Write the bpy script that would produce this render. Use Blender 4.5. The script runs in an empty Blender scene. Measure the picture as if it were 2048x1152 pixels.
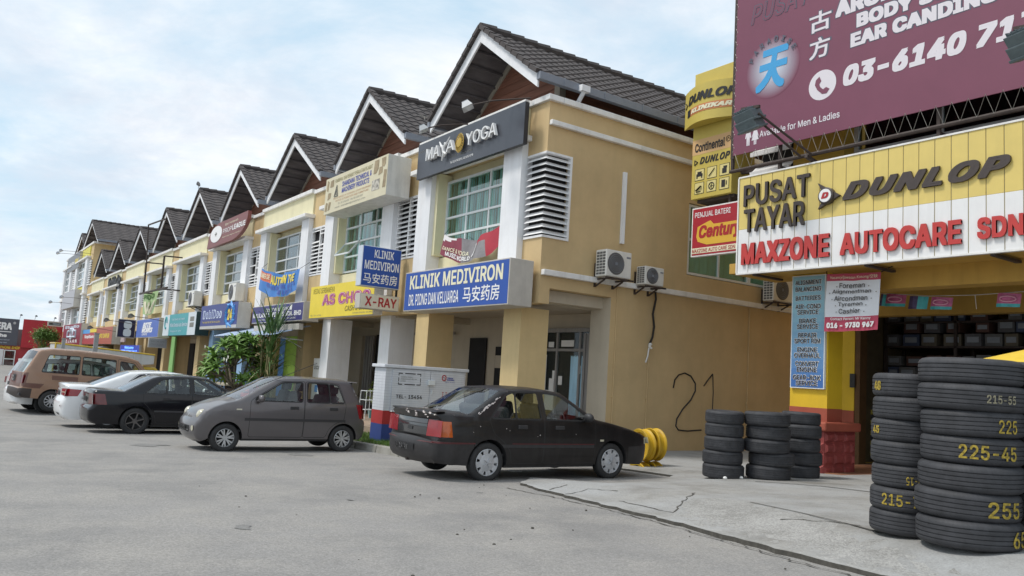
import bpy, bmesh, math, random
import numpy as np
from mathutils import Vector, Matrix
from mathutils.geometry import delaunay_2d_cdt, tessellate_polygon
random.seed(7); RNG = np.random.RandomState(7)
SC = bpy.context.scene; COL = SC.collection
R_ = math.radians; PI = math.pi

# ------------------------------------------------------------------ camera
F, PIT, ROL, YAW, EYE = 1603.9, .1114, .06228, .60697, 1.5
_f = np.array([-math.cos(YAW), math.sin(YAW), 0]); _r = np.array([math.sin(YAW), math.cos(YAW), 0]); _u = np.array([0, 0, 1.])
FW = _f*math.cos(PIT)+_u*math.sin(PIT); _u2 = _u*math.cos(PIT)-_f*math.sin(PIT)
RT = _r*math.cos(ROL)+_u2*math.sin(ROL); UP = _u2*math.cos(ROL)-_r*math.sin(ROL)
CAM = np.array([0, 0, EYE])
cd = bpy.data.cameras.new('camera'); cam = bpy.data.objects.new('camera', cd); COL.objects.link(cam)
cd.sensor_width = 36; cd.lens = F*36/2048; cd.clip_end = 3000; cd.clip_start = .05
cam.matrix_world = Matrix(((RT[0], UP[0], -FW[0], 0), (RT[1], UP[1], -FW[1], 0), (RT[2], UP[2], -FW[2], EYE), (0, 0, 0, 1)))
SC.camera = cam
def ray(x, y): return RT*(x-1024)/F - UP*(y-576)/F + FW
def at(x, y, axis, v):
    """survey helper: where the line of sight meets a known plane of the street"""
    d = ray(x, y); i = 'XYZ'.index(axis); t = (v-CAM[i])/d[i]
    return CAM+t*d

# ------------------------------------------------------------------ world, sun, exposure
SUN_EL, SUN_AZ = R_(58), R_(205)
w = bpy.data.worlds.new('World'); SC.world = w; w.use_nodes = True
nt = w.node_tree; N = nt.nodes; L = nt.links; N.clear()
out = N.new('ShaderNodeOutputWorld'); bg = N.new('ShaderNodeBackground'); L.new(bg.outputs[0], out.inputs[0])
sky = N.new('ShaderNodeTexSky'); sky.sky_type = 'NISHITA'; sky.sun_disc = False
sky.sun_elevation = SUN_EL; sky.sun_rotation = SUN_AZ; sky.dust_density = 2.0
tc = N.new('ShaderNodeTexCoord'); sep = N.new('ShaderNodeSeparateXYZ'); L.new(tc.outputs['Generated'], sep.inputs[0])
def wm(op, a, b=None):
    m = N.new('ShaderNodeMath'); m.operation = op
    for i, v in enumerate((a, b)):
        if v is None: continue
        if isinstance(v, (int, float)): m.inputs[i].default_value = v
        else: L.new(v, m.inputs[i])
    return m.outputs[0]
zz = wm('ADD', wm('MAXIMUM', sep.outputs[2], 0.0), .22)
cmb = N.new('ShaderNodeCombineXYZ'); L.new(wm('DIVIDE', sep.outputs[0], zz), cmb.inputs[0]); L.new(wm('DIVIDE', sep.outputs[1], zz), cmb.inputs[1])
def wnoise(scale, det, dist, off):
    mp = N.new('ShaderNodeMapping'); mp.inputs['Location'].default_value = off; L.new(cmb.outputs[0], mp.inputs[0])
    n = N.new('ShaderNodeTexNoise'); n.inputs['Scale'].default_value = scale; n.inputs['Detail'].default_value = det
    n.inputs['Roughness'].default_value = .62
    n.inputs['Distortion'].default_value = dist; L.new(mp.outputs[0], n.inputs['Vector']); return n.outputs[0]
def wramp(v, stops):
    r = N.new('ShaderNodeValToRGB'); r.color_ramp.interpolation = 'B_SPLINE' if len(stops) > 2 else 'LINEAR'
    while len(r.color_ramp.elements) < len(stops): r.color_ramp.elements.new(.5)
    for e, (p, c) in zip(r.color_ramp.elements, stops): e.position = p; e.color = (*c, 1)
    L.new(v, r.inputs[0]); return r.outputs[0]
def wmix(f, a, b):
    m = N.new('ShaderNodeMix'); m.data_type = 'RGBA'
    if isinstance(f, (int, float)): m.inputs[0].default_value = f
    else: L.new(f, m.inputs[0])
    for i, v in ((6, a), (7, b)):
        if isinstance(v, tuple): m.inputs[i].default_value = (*v, 1)
        else: L.new(v, m.inputs[i])
    return m.outputs[2]
sk = N.new('ShaderNodeVectorMath'); sk.operation = 'SCALE'; L.new(sky.outputs[0], sk.inputs[0]); sk.inputs['Scale'].default_value = .12
blue = wmix(.8, sk.outputs[0], (.54, .71, .83))
cl = wramp(wnoise(1.25, 7, .35, (3.1, 1.4, 0)), [(.36, (0, 0, 0)), (.60, (1, 1, 1))])
cl2 = wramp(wnoise(2.3, 6, .2, (7.3, 2.2, 3)), [(.38, (.72, .755, .815)), (.58, (.93, .935, .94))])
cl3 = wramp(wnoise(.8, 5, .1, (1.2, 9.1, 5)), [(.42, (.83, .855, .895)), (.54, (1.0, 1.0, 1.0))])
cm = N.new('ShaderNodeMix'); cm.data_type = 'RGBA'; cm.blend_type = 'MULTIPLY'; cm.inputs[0].default_value = .8
L.new(cl2, cm.inputs[6]); L.new(cl3, cm.inputs[7])
fin = wmix(wm('MULTIPLY', cl, .95), blue, cm.outputs[2])
L.new(fin, bg.inputs[0]); bg.inputs[1].default_value = 1.0
sd = bpy.data.lights.new('sun', 'SUN'); sd.energy = 1.9; sd.angle = R_(12); sd.color = (1, .95, .88)
so = bpy.data.objects.new('sun', sd); COL.objects.link(so)
_sv = Vector((math.sin(SUN_AZ)*math.cos(SUN_EL), math.cos(SUN_AZ)*math.cos(SUN_EL), math.sin(SUN_EL)))
so.rotation_euler = _sv.to_track_quat('Z', 'Y').to_euler(); so.location = (0, -20, 40)
SC.view_settings.view_transform = 'Standard'; SC.view_settings.look = 'None'; SC.view_settings.exposure = 0.3; SC.view_settings.gamma = 1
SC.cycles.max_bounces = 8; SC.cycles.transparent_max_bounces = 12

# ------------------------------------------------------------------ materials
MATS = {}
def mat(name, col=(.5, .5, .5), rough=.6, var=.12, scale=6., metal=0., bump=0., bscale=40., coat=0., emit=None, streak=0., spec=.5, aniso=(1, 1, 1), dirt=None, dirt_amt=.0):
    if name in MATS: return MATS[name]
    m = bpy.data.materials.new(name); m.use_nodes = True; MATS[name] = m
    n, l = m.node_tree.nodes, m.node_tree.links; b = n['Principled BSDF']
    b.inputs['Roughness'].default_value = rough; b.inputs['Metallic'].default_value = metal
    b.inputs['Specular IOR Level'].default_value = spec
    b.inputs['Coat Weight'].default_value = coat; b.inputs['Coat Roughness'].default_value = .06
    b.inputs['Base Color'].default_value = (*col, 1)
    t = n.new('ShaderNodeNewGeometry'); src = t.outputs['Position']
    if var > 0:
        mp = n.new('ShaderNodeMapping'); mp.inputs['Scale'].default_value = aniso; l.new(src, mp.inputs[0])
        ns = n.new('ShaderNodeTexNoise'); ns.inputs['Scale'].default_value = scale; ns.inputs['Detail'].default_value = 7; ns.inputs['Roughness'].default_value = .65
        l.new(mp.outputs[0], ns.inputs['Vector'])
        r = n.new('ShaderNodeMapRange'); r.inputs[1].default_value = .3; r.inputs[2].default_value = .7; r.inputs[3].default_value = 1-var; r.inputs[4].default_value = 1+var
        l.new(ns.outputs[0], r.inputs[0])
        vm = n.new('ShaderNodeVectorMath'); vm.operation = 'SCALE'; vm.inputs[0].default_value = col; l.new(r.outputs[0], vm.inputs['Scale'])
        c = vm.outputs[0]
        if streak > 0:
            mp2 = n.new('ShaderNodeMapping'); mp2.inputs['Scale'].default_value = (3, 3, .22); l.new(src, mp2.inputs[0])
            n2 = n.new('ShaderNodeTexNoise'); n2.inputs['Scale'].default_value = 1.6; n2.inputs['Detail'].default_value = 8; n2.inputs['Roughness'].default_value = .7
            l.new(mp2.outputs[0], n2.inputs['Vector'])
            r2 = n.new('ShaderNodeMapRange'); r2.inputs[1].default_value = .48; r2.inputs[2].default_value = .75; r2.inputs[3].default_value = 0; r2.inputs[4].default_value = streak
            l.new(n2.outputs[0], r2.inputs[0])
            mx = n.new('ShaderNodeMix'); mx.data_type = 'RGBA'; l.new(r2.outputs[0], mx.inputs[0]); l.new(c, mx.inputs[6])
            d = dirt or tuple(x*.35 for x in col); mx.inputs[7].default_value = (*d, 1); c = mx.outputs[2]
        l.new(c, b.inputs['Base Color'])
    if bump > 0:
        nb = n.new('ShaderNodeTexNoise'); nb.inputs['Scale'].default_value = bscale; nb.inputs['Detail'].default_value = 5; l.new(src, nb.inputs['Vector'])
        bp = n.new('ShaderNodeBump'); bp.inputs['Strength'].default_value = bump; bp.inputs['Distance'].default_value = .01
        l.new(nb.outputs[0], bp.inputs['Height']); l.new(bp.outputs[0], b.inputs['Normal'])
    if emit:
        b.inputs['Emission Color'].default_value = (*emit[0], 1); b.inputs['Emission Strength'].default_value = emit[1]
    return m
def glass(name, tint=(.5, .6, .58), clear=.55, rough=.02, refl=.0):
    """window glass: a clear tinted part plus a mirror part that grows at grazing angles"""
    if name in MATS: return MATS[name]
    m = bpy.data.materials.new(name); m.use_nodes = True; MATS[name] = m
    n, l = m.node_tree.nodes, m.node_tree.links; n.clear()
    o = n.new('ShaderNodeOutputMaterial'); tr = n.new('ShaderNodeBsdfTransparent'); tr.inputs[0].default_value = (*[x*clear for x in tint], 1)
    g = n.new('ShaderNodeBsdfGlossy'); g.inputs['Roughness'].default_value = rough; g.inputs[0].default_value = (.95, .97, 1, 1)
    lw = n.new('ShaderNodeLayerWeight'); lw.inputs[0].default_value = .5; pw = n.new('ShaderNodeMath'); pw.operation = 'POWER'; pw.inputs[1].default_value = 4.5; l.new(lw.outputs['Facing'], pw.inputs[0])
    fr = n.new('ShaderNodeMath'); fr.operation = 'MULTIPLY_ADD'; fr.inputs[1].default_value = .95; fr.inputs[2].default_value = .045; l.new(pw.outputs[0], fr.inputs[0])
    ad = n.new('ShaderNodeMath'); ad.operation = 'ADD'; ad.use_clamp = True; ad.inputs[1].default_value = refl; l.new(fr.outputs[0], ad.inputs[0])
    mx = n.new('ShaderNodeMixShader'); l.new(ad.outputs[0], mx.inputs[0]); l.new(tr.outputs[0], mx.inputs[1]); l.new(g.outputs[0], mx.inputs[2]); l.new(mx.outputs[0], o.inputs[0])
    return m
def ground_mat(name, cols, scales, bump, stones=0., rough=.9):
    """cols: list of (colour); noise layers mixed at several scales, plus fine aggregate"""
    m = bpy.data.materials.new(name); m.use_nodes = True; MATS[name] = m
    n, l = m.node_tree.nodes, m.node_tree.links; b = n['Principled BSDF']; b.inputs['Roughness'].default_value = rough; b.inputs['Specular IOR Level'].default_value = .3
    g = n.new('ShaderNodeNewGeometry'); src = g.outputs['Position']
    def noise(s, d=6, r=.6):
        t = n.new('ShaderNodeTexNoise'); t.inputs['Scale'].default_value = s; t.inputs['Detail'].default_value = d; t.inputs['Roughness'].default_value = r; l.new(src, t.inputs['Vector']); return t.outputs[0]
    def rng(v, a, b_, c, d):
        t = n.new('ShaderNodeMapRange'); t.inputs[1].default_value = a; t.inputs[2].default_value = b_; t.inputs[3].default_value = c; t.inputs[4].default_value = d; l.new(v, t.inputs[0]); return t.outputs[0]
    c = None
    for i, col in enumerate(cols):
        if c is None:
            rgb = n.new('ShaderNodeRGB'); rgb.outputs[0].default_value = (*col, 1); c = rgb.outputs[0]; continue
        mx = n.new('ShaderNodeMix'); mx.data_type = 'RGBA'; l.new(rng(noise(scales[i-1], 8, .68), .42, .62, 0, 1), mx.inputs[0]); l.new(c, mx.inputs[6]); mx.inputs[7].default_value = (*col, 1); c = mx.outputs[2]
    if stones:
        v = n.new('ShaderNodeTexVoronoi'); v.inputs['Scale'].default_value = 75; l.new(src, v.inputs['Vector'])
        hs = n.new('ShaderNodeSeparateColor'); l.new(v.outputs['Color'], hs.inputs[0])
        sc = n.new('ShaderNodeVectorMath'); sc.operation = 'SCALE'; l.new(c, sc.inputs[0]); l.new(rng(hs.outputs[0], 0, 1, 1-stones, 1+stones), sc.inputs['Scale']); c = sc.outputs[0]
        n3 = noise(160, 3); sc2 = n.new('ShaderNodeVectorMath'); sc2.operation = 'SCALE'; l.new(c, sc2.inputs[0]); l.new(rng(n3, .3, .7, 1-stones*.8, 1+stones*.8), sc2.inputs['Scale']); c = sc2.outputs[0]
    l.new(c, b.inputs['Base Color'])
    bp = n.new('ShaderNodeBump'); bp.inputs['Strength'].default_value = bump; bp.inputs['Distance'].default_value = .012
    ad = n.new('ShaderNodeMath'); ad.operation = 'ADD'; l.new(noise(90, 4), ad.inputs[0]); l.new(noise(9, 5), ad.inputs[1]); l.new(ad.outputs[0], bp.inputs['Height']); l.new(bp.outputs[0], b.inputs['Normal'])
    return m

M = {}
M['tan'] = mat('ochre_render', (.585, .432, .23), .85, .11, .7, bump=.2, bscale=120, streak=.13, dirt=(.33, .26, .15))
M['tanfront'] = mat('ochre_front', (.615, .46, .245), .85, .09, 1.3, bump=.15, bscale=120, streak=.32, dirt=(.28, .21, .12))
M['cream'] = mat('cream_render', (.74, .69, .46), .85, .06, 1.5, streak=.18, dirt=(.45, .40, .28))
M['white'] = mat('white_render', (.80, .81, .83), .8, .05, 2., streak=.22, dirt=(.45, .42, .38))
M['trim'] = mat('white_trim', (.80, .79, .77), .7, .08, 3., streak=.35, dirt=(.38, .34, .28))
M['yellowcol'] = mat('yellow_column', (.68, .52, .27), .8, .06, 2., streak=.1)
M['inner'] = mat('inner_cream', (.53, .47, .37), .85, .06, 1.5, streak=.12)
M['louv'] = mat('louvre_white', (.80, .80, .80), .6, .06, 8., streak=.25, dirt=(.4, .38, .34))
M['tile'] = mat('roof_tile', (.064, .054, .052), .75, .3, 5., bump=.2, bscale=60)
M['soffit'] = mat('roof_soffit', (.12, .112, .118), .85, .35, 2.2, aniso=(2, .6, 2))
M['fascia'] = mat('white_fascia', (.82, .83, .85), .6, .05, 5., streak=.2, dirt=(.4, .4, .4))
M['gutter'] = mat('grey_gutter', (.22, .24, .28), .5, .08, 4.)
M['board'] = mat('brown_board', (.19, .082, .052), .75, .3, 2.5, aniso=(.4, 1, 8))
M['rakep'] = mat('pale_post', (.33, .30, .25), .8, .08, 3.)
M['alu'] = mat('white_aluminium', (.72, .75, .76), .4, .04, 5.)
M['blind'] = mat('green_blind', (.46, .60, .555), .8, .14, 5., aniso=(9, 1, .3))
M['blind2'] = mat('grey_blind', (.46, .50, .50), .8, .28, 4., aniso=(6, 1, .3))
M['winglass'] = glass('window_glass', (.84, .97, .94), .97, .03, .02)
M['darkglass'] = glass('dark_window_glass', (.72, .80, .80), .9, .03, .04)
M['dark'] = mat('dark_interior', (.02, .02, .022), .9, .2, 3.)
M['black'] = mat('black_metal', (.025, .025, .027), .5, .2, 6.)
M['rust'] = mat('rusty_steel', (.05, .035, .03), .7, .35, 12.)
M['boxgrey'] = mat('sign_case_grey', (.52, .49, .44), .6, .08, 4., streak=.25)
M['grille'] = mat('grey_grille', (.30, .29, .28), .6, .2, 5., aniso=(5, 5, .4), streak=.4)
M['paper'] = mat('white_paper', (.8, .8, .78), .8, .05, 8.)
M['ledw'] = mat('white_ink', (.82, .82, .82), .6, 0)
M['cable'] = mat('black_cable', (.015, .013, .012), .6, 0)
M['ac'] = mat('ac_white', (.74, .73, .69), .5, .06, 6., streak=.2)
M['fan'] = mat('fan_grille', (.12, .12, .12), .6, .1, 30.)
M['grass'] = mat('grass_blade', (.085, .16, .025), .8, .4, 9.)
M['kerb'] = ground_mat('kerb_concrete', [(.34, .33, .30), (.24, .23, .20)], [3.], .5)
M['road'] = ground_mat('asphalt', [(.275, .267, .257), (.225, .22, .213), (.30, .288, .27)], [.35, 1.1], .45, .17)
M['apron'] = ground_mat('apron_concrete', [(.32, .314, .298), (.215, .207, .19), (.35, .354, .352)], [1.3, .5], .45, .10)
M['gravel'] = ground_mat('broken_concrete', [(.33, .325, .31), (.265, .26, .245), (.37, .365, .35)], [6., 1.6], .9, .22)
M['pave'] = ground_mat('pavement_tile', [(.36, .27, .20), (.28, .22, .17)], [2.], .2)
M['crack'] = mat('crack_dark', (.075, .07, .06), .95, .3, 20.)
M['redtile'] = ground_mat('red_floor', [(.33, .15, .08), (.26, .13, .08)], [2.], .2)

# ------------------------------------------------------------------ mesh helpers
def rootmat(p):
    while p.parent: p = p.parent
    return p.matrix_basis
class MB:
    def __init__(s): s.v = []; s.f = []; s.mi = []; s.uv = None
    def add(s, vs, fs, mi=0):
        o = len(s.v); s.v += [tuple(map(float, q)) for q in vs]; s.f += [tuple(i+o for i in f) for f in fs]; s.mi += [mi]*len(fs); return s
    def box(s, x0, x1, y0, y1, z0, z1, mi=0):
        if x0 > x1: x0, x1 = x1, x0
        if y0 > y1: y0, y1 = y1, y0
        if z0 > z1: z0, z1 = z1, z0
        v = [(x0, y0, z0), (x1, y0, z0), (x1, y1, z0), (x0, y1, z0), (x0, y0, z1), (x1, y0, z1), (x1, y1, z1), (x0, y1, z1)]
        return s.add(v, [(0, 3, 2, 1), (4, 5, 6, 7), (0, 1, 5, 4), (1, 2, 6, 5), (2, 3, 7, 6), (3, 0, 4, 7)], mi)
    def obox(s, c, ax, ay, az, mi=0):
        c, ax, ay, az = map(lambda q: np.array(q, float), (c, ax, ay, az))
        v = [c+i*ax+j*ay+k*az for k in (-1, 1) for i, j in ((-1, -1), (1, -1), (1, 1), (-1, 1))]
        return s.add(v, [(0, 3, 2, 1), (4, 5, 6, 7), (0, 1, 5, 4), (1, 2, 6, 5), (2, 3, 7, 6), (3, 0, 4, 7)], mi)
    def bar(s, a, b, t=.03, t2=None, mi=0):
        a, b = np.array(a, float), np.array(b, float); d = b-a; ln = np.linalg.norm(d); d = d/ln
        u = np.array([0, 0, 1.]) if abs(d[2]) < .9 else np.array([1., 0, 0])
        x = np.cross(d, u); x /= np.linalg.norm(x); y = np.cross(x, d)
        return s.obox((a+b)/2, x*t/2, y*(t2 or t)/2, d*ln/2, mi)
    def tube(s, pts, r, n=8, mi=0, cap=True, close=False):
        pts = [np.array(p, float) for p in pts]; m = len(pts); rs = r if hasattr(r, '__len__') else [r]*m
        vs = []; prev = None
        for i, p in enumerate(pts):
            if close: d = pts[(i+1) % m]-pts[i-1]
            else: d = pts[min(i+1, m-1)]-pts[max(i-1, 0)]
            d = d/(np.linalg.norm(d)+1e-9)
            if prev is None:
                u = np.array([0, 0, 1.]) if abs(d[2]) < .9 else np.array([1., 0, 0]); x = np.cross(d, u)
            else: x = prev-d*(prev@d)
            x /= np.linalg.norm(x)+1e-9; prev = x; y = np.cross(d, x)
            vs += [p+rs[i]*(math.cos(2*PI*k/n)*x+math.sin(2*PI*k/n)*y) for k in range(n)]
        fs = [(i*n+k, i*n+(k+1) % n, ((i+1) % m)*n+(k+1) % n, ((i+1) % m)*n+k) for i in range(m if close else m-1) for k in range(n)]
        if cap and not close: fs += [tuple(range(n))[::-1], tuple((m-1)*n+k for k in range(n))]
        return s.add(vs, fs, mi)
    def lathe(s, prof, c=(0, 0, 0), n=32, axis='Z', mi=0, close=False):
        vs = []; m = len(prof)
        for r, h in prof:
            for k in range(n):
                a = 2*PI*k/n; q = {'Z': (r*math.cos(a), r*math.sin(a), h), 'Y': (r*math.cos(a), h, r*math.sin(a)), 'X': (h, r*math.cos(a), r*math.sin(a))}[axis]
                vs.append((q[0]+c[0], q[1]+c[1], q[2]+c[2]))
        fs = [(i*n+k, i*n+(k+1) % n, ((i+1) % m)*n+(k+1) % n, ((i+1) % m)*n+k) for i in range(m if close else m-1) for k in range(n)]
        return s.add(vs, fs, mi)
    def prism(s, poly, fn, d, mi=0):
        """2D outline -> fn(u, v, w); w from 0 to d"""
        n = len(poly); vs = [fn(u, v, 0) for u, v in poly]+[fn(u, v, d) for u, v in poly]
        tri = tessellate_polygon([[Vector((u, v, 0)) for u, v in poly]])
        fs = [tuple(t) for t in tri]+[tuple(n+i for i in reversed(t)) for t in tri]+[(i, (i+1) % n, n+(i+1) % n, n+i) for i in range(n)]
        return s.add(vs, fs, mi)
    def build(s, name, mats, parent=None, smooth=False, bevel=0, loc=None, fix=True, auto=None):
        mats = mats if isinstance(mats, (list, tuple)) else [mats]
        V = np.array(s.v, float).reshape(-1, 3)
        if parent is not None:
            if loc != 'local':
                im = np.array(rootmat(parent).inverted()); V = V@im[:3, :3].T+im[:3, 3]
            o_loc = (0, 0, 0)
        else:
            o_loc = (float((V[:, 0].min()+V[:, 0].max())/2), float((V[:, 1].min()+V[:, 1].max())/2), float(V[:, 2].min())) if loc is None else loc
            V = V-np.array(o_loc)
        if loc == 'local' and s.f:
            us = sorted({i for f in s.f for i in f})
            if len(us) < len(V): mp = {k: i for i, k in enumerate(us)}; V = V[us]; s.f = [tuple(mp[i] for i in f) for f in s.f]
        me = bpy.data.meshes.new(name); me.from_pydata(V.tolist(), [], s.f)
        for m in mats: me.materials.append(m)
        if len(mats) > 1: me.polygons.foreach_set('material_index', s.mi)
        if fix:
            bm = bmesh.new(); bm.from_mesh(me); bmesh.ops.recalc_face_normals(bm, faces=bm.faces); bm.to_mesh(me); bm.free()
        if smooth: me.polygons.foreach_set('use_smooth', [True]*len(me.polygons))
        me.update()
        if auto: me.set_sharp_from_angle(angle=R_(auto))
        o = bpy.data.objects.new(name, me); COL.objects.link(o); o.location = o_loc
        if parent is not None: o.parent = parent
        if bevel:
            b = o.modifiers.new('bevel', 'BEVEL'); b.width = bevel; b.segments = 2; b.limit_method = 'ANGLE'
        return o
def thing(name, label, cat, loc=(0, 0, 0), rz=0, group=None):
    o = bpy.data.objects.new(name, None); COL.objects.link(o); o.empty_display_size = .2
    o.location = [float(q) for q in loc]; o.rotation_euler = (0, 0, rz); o.matrix_basis
    return tag(o, label, cat, group)
def tag(o, label, cat, group=None, kind=None):
    if label: o['label'] = label
    if cat: o['category'] = cat
    if group: o['group'] = group
    if kind: o['kind'] = kind
    return o
def struct(o, kind='structure'): o['kind'] = kind; return o

# planes: 'Y' = facing the road (-Y), 'X' = facing +X
def frame(axis, v):
    if axis == 'Y': return lambda u, z, w=0: (u, v-w, z)
    return lambda u, z, w=0: (v+w, u, z)
def rpx(TL, BR, axis, v):
    a, b = at(*TL, axis, v), at(*BR, axis, v); k = 0 if axis == 'Y' else 1
    return a[k], b[k], b[2], a[2]          # u0,u1,z0,z1
try: FONT = bpy.data.fonts.load(bpy.utils.system_resource('DATAFILES', path='fonts')+'/Inter.woff2')
except Exception: FONT = None
_TC = {}
def textmesh(s, bold=0., shear=0., ext=0., space=1.):
    """letters scaled to a unit box; heavier weights are built from shifted layers 0.4 mm apart"""
    key = (s, bold, shear, ext, space)
    if key in _TC: return _TC[key]
    c = bpy.data.curves.new('lettering', 'FONT'); c.body = s; c.size = 1
    if FONT and all(ord(h) < 0x2e80 for h in s): c.font = FONT
    c.shear = shear; c.space_character = space*(1+max(0, bold)*1.2); c.resolution_u = 3
    o = bpy.data.objects.new('lettering', c); COL.objects.link(o)
    bpy.context.view_layer.update()
    cu = o.to_curve(bpy.context.evaluated_depsgraph_get()); loops = []
    for sp in cu.splines:
        q = [p for p in sp.bezier_points]; lp = []
        if len(q) < 2: continue
        for a, b_ in zip(q, q[1:]+q[:1]):
            p0, p1, p2, p3 = (np.array(t[:2]) for t in (a.co, a.handle_right, b_.handle_left, b_.co)); d = np.linalg.norm(p3-p0)
            cr_ = lambda a_, c_: abs(a_[0]*c_[1]-a_[1]*c_[0]); st = cr_(p1-p0, p3-p0)+cr_(p2-p0, p3-p0) < 1e-4*max(d, 1e-3); n = 1 if st else 4
            lp += [(1-t)**3*p0+3*t*(1-t)**2*p1+3*t*t*(1-t)*p2+t**3*p3 for t in np.arange(n)/n]
        loops.append(np.array(lp))
    o.to_curve_clear(); bpy.data.objects.remove(o); bpy.data.curves.remove(c)
    # union of the outlines (letter shapes may overlap): triangulate, keep what has a winding number
    vv, ee = [], []
    for lp in loops: k = len(vv); vv += [Vector(p) for p in lp]; ee += [(k+i, k+(i+1) % len(lp)) for i in range(len(lp))]
    V = np.zeros((0, 3)); Fs = []
    if vv:
        rv, _, rf, *_ = delaunay_2d_cdt(vv, ee, [], 0, 1e-6); P = np.array([tuple(v) for v in rv]); T = np.array([f for f in rf if len(f) == 3]); C = P[T].mean(1); wn = np.zeros(len(C), int)
        for lp in loops:
            lo, hi = lp.min(0), lp.max(0); m = np.where((C[:, 0] <= hi[0]) & (C[:, 1] >= lo[1]) & (C[:, 1] <= hi[1]))[0]
            if not len(m): continue
            x, y = C[m, 0][:, None], C[m, 1][:, None]; x1, y1 = lp[:, 0], lp[:, 1]; x2, y2 = np.roll(x1, -1), np.roll(y1, -1)
            dy = np.where(y2 == y1, 1e-12, y2-y1); xi = x1+(y-y1)*(x2-x1)/dy; up = (y1 <= y) & (y2 > y) & (xi > x); dn = (y1 > y) & (y2 <= y) & (xi > x); wn[m] += up.sum(1)-dn.sum(1)
        T = T[wn != 0]; n = len(P)
        if ext:
            es = {}
            for t in T:
                for a, b_ in ((t[0], t[1]), (t[1], t[2]), (t[2], t[0])): es[(a, b_)] = 1
            V = np.vstack([np.c_[P, np.zeros(n)], np.c_[P, np.ones(n)]]); Fs = [tuple(int(i)+n for i in t) for t in T]+[(int(a), int(b_), int(b_)+n, int(a)+n) for a, b_ in es if (b_, a) not in es]
        else: V = np.c_[P, np.zeros(n)]; Fs = [tuple(int(i) for i in t) for t in T]
    if len(V):
        V[:, 2] -= V[:, 2].min()
        if V[:, 2].max() > 0: V[:, 2] /= V[:, 2].max()
        if bold > .008:
            sh = [(0, 0), (1, 0), (-1, 0), (0, 1), (0, -1), (1, 1), (-1, -1), (1, -1), (-1, 1)]; n = len(V); W = []; FF = []
            for k, (a, b_) in enumerate(sh):
                q = V.copy(); q[:, 0] += a*bold; q[:, 1] += b_*bold*.8; q[:, 2] += k*(.00015 if ext == 0 else .012); W.append(q); FF += [tuple(i+k*n for i in f) for f in Fs]
            V = np.vstack(W); Fs = FF
        V[:, 0] -= V[:, 0].min(); V[:, 1] -= V[:, 1].min(); V[:, :2] /= (V[:, 0].max() or 1, V[:, 1].max() or 1)
    _TC[key] = (V, Fs); return V, Fs
def text(s, axis, v, u0, u1, z0, z1, m, parent, depth=0., bold=0., shear=0., off=.004, space=1., mb=None):
    V, Fs = textmesh(s, bold, shear, .05 if depth else 0, space); fn = frame(axis, v)
    if not len(V): return
    b = mb or MB(); b.add([fn(u0+x*(u1-u0), z0+y*(z1-z0), off+(q*depth if depth else q)) for x, y, q in V], Fs)
    if mb is None: return b.build('lettering', m, parent, fix=False)
def textpx(s, TL, BR, axis, v, m, parent, **k):
    u0, u1, z0, z1 = rpx(TL, BR, axis, v); return text(s, axis, v, u0, u1, z0, z1, m, parent, **k)
def panel(axis, v, u0, u1, z0, z1, m, parent, name='panel', d=.006, off=0.):
    fn = frame(axis, v); b = MB(); b.prism([(u0, z0), (u1, z0), (u1, z1), (u0, z1)], lambda a, c, q: fn(a, c, off+q), d)
    return b.build(name, m, parent)
def sign(name, label, TL, BR, axis, v, depth, face, case=None, group=None, cat='sign', border=.0, bcol=None):
    u0, u1, z0, z1 = rpx(TL, BR, axis, v); fn = frame(axis, v)
    c = fn((u0+u1)/2, z0, -depth/2); r = thing(name, label, cat, c, 0, group)
    b = MB(); p0 = fn(u0, z0, -.004); p1 = fn(u1, z1, -depth); b.box(p0[0], p1[0], p0[1], p1[1], z0, z1)
    b.build('casing', case or M['boxgrey'], r, bevel=.012)
    panel(axis, v, u0+border, u1-border, z0+border, z1-border, face, r, 'face_panel', .004, -.004)
    r['u'] = 0; del r['u']
    return r, (u0, u1, z0, z1)
def sub(rect, a, b, c, d):
    """fraction box inside a rect: a..b across, c..d up"""
    u0, u1, z0, z1 = rect; return u0+a*(u1-u0), u0+b*(u1-u0), z0+c*(z1-z0), z0+d*(z1-z0)

# ------------------------------------------------------------------ ground
def zr(x): return .03*(min(max(x, -25), -1)+10)
def za(x): return min(.45, max(.02, .17+.047*(x+8.3)))
xs = [-700, -300, -160, -110, -80, -60, -50]+list(np.arange(-45, 6, 1.0))+[10, 20, 40, 80, 200, 600]
ys = [-500, -150, -60, -30, -15]+list(np.arange(-10, 13, 1.0))+[14, 18, 30, 60, 120, 400, 900]
b = MB(); vs = [(x, y, zr(x)+(.006*math.sin(x*1.7+y)+.006*math.sin(y*1.3-.6*x) if abs(x) < 40 and abs(y) < 12 else 0)) for y in ys for x in xs]; nx = len(xs)
b.add(vs, [(j*nx+i, j*nx+i+1, (j+1)*nx+i+1, (j+1)*nx+i) for j in range(len(ys)-1) for i in range(nx-1)])
struct(b.build('road', M['road'], smooth=True, loc=(0, 0, 0)))

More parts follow.
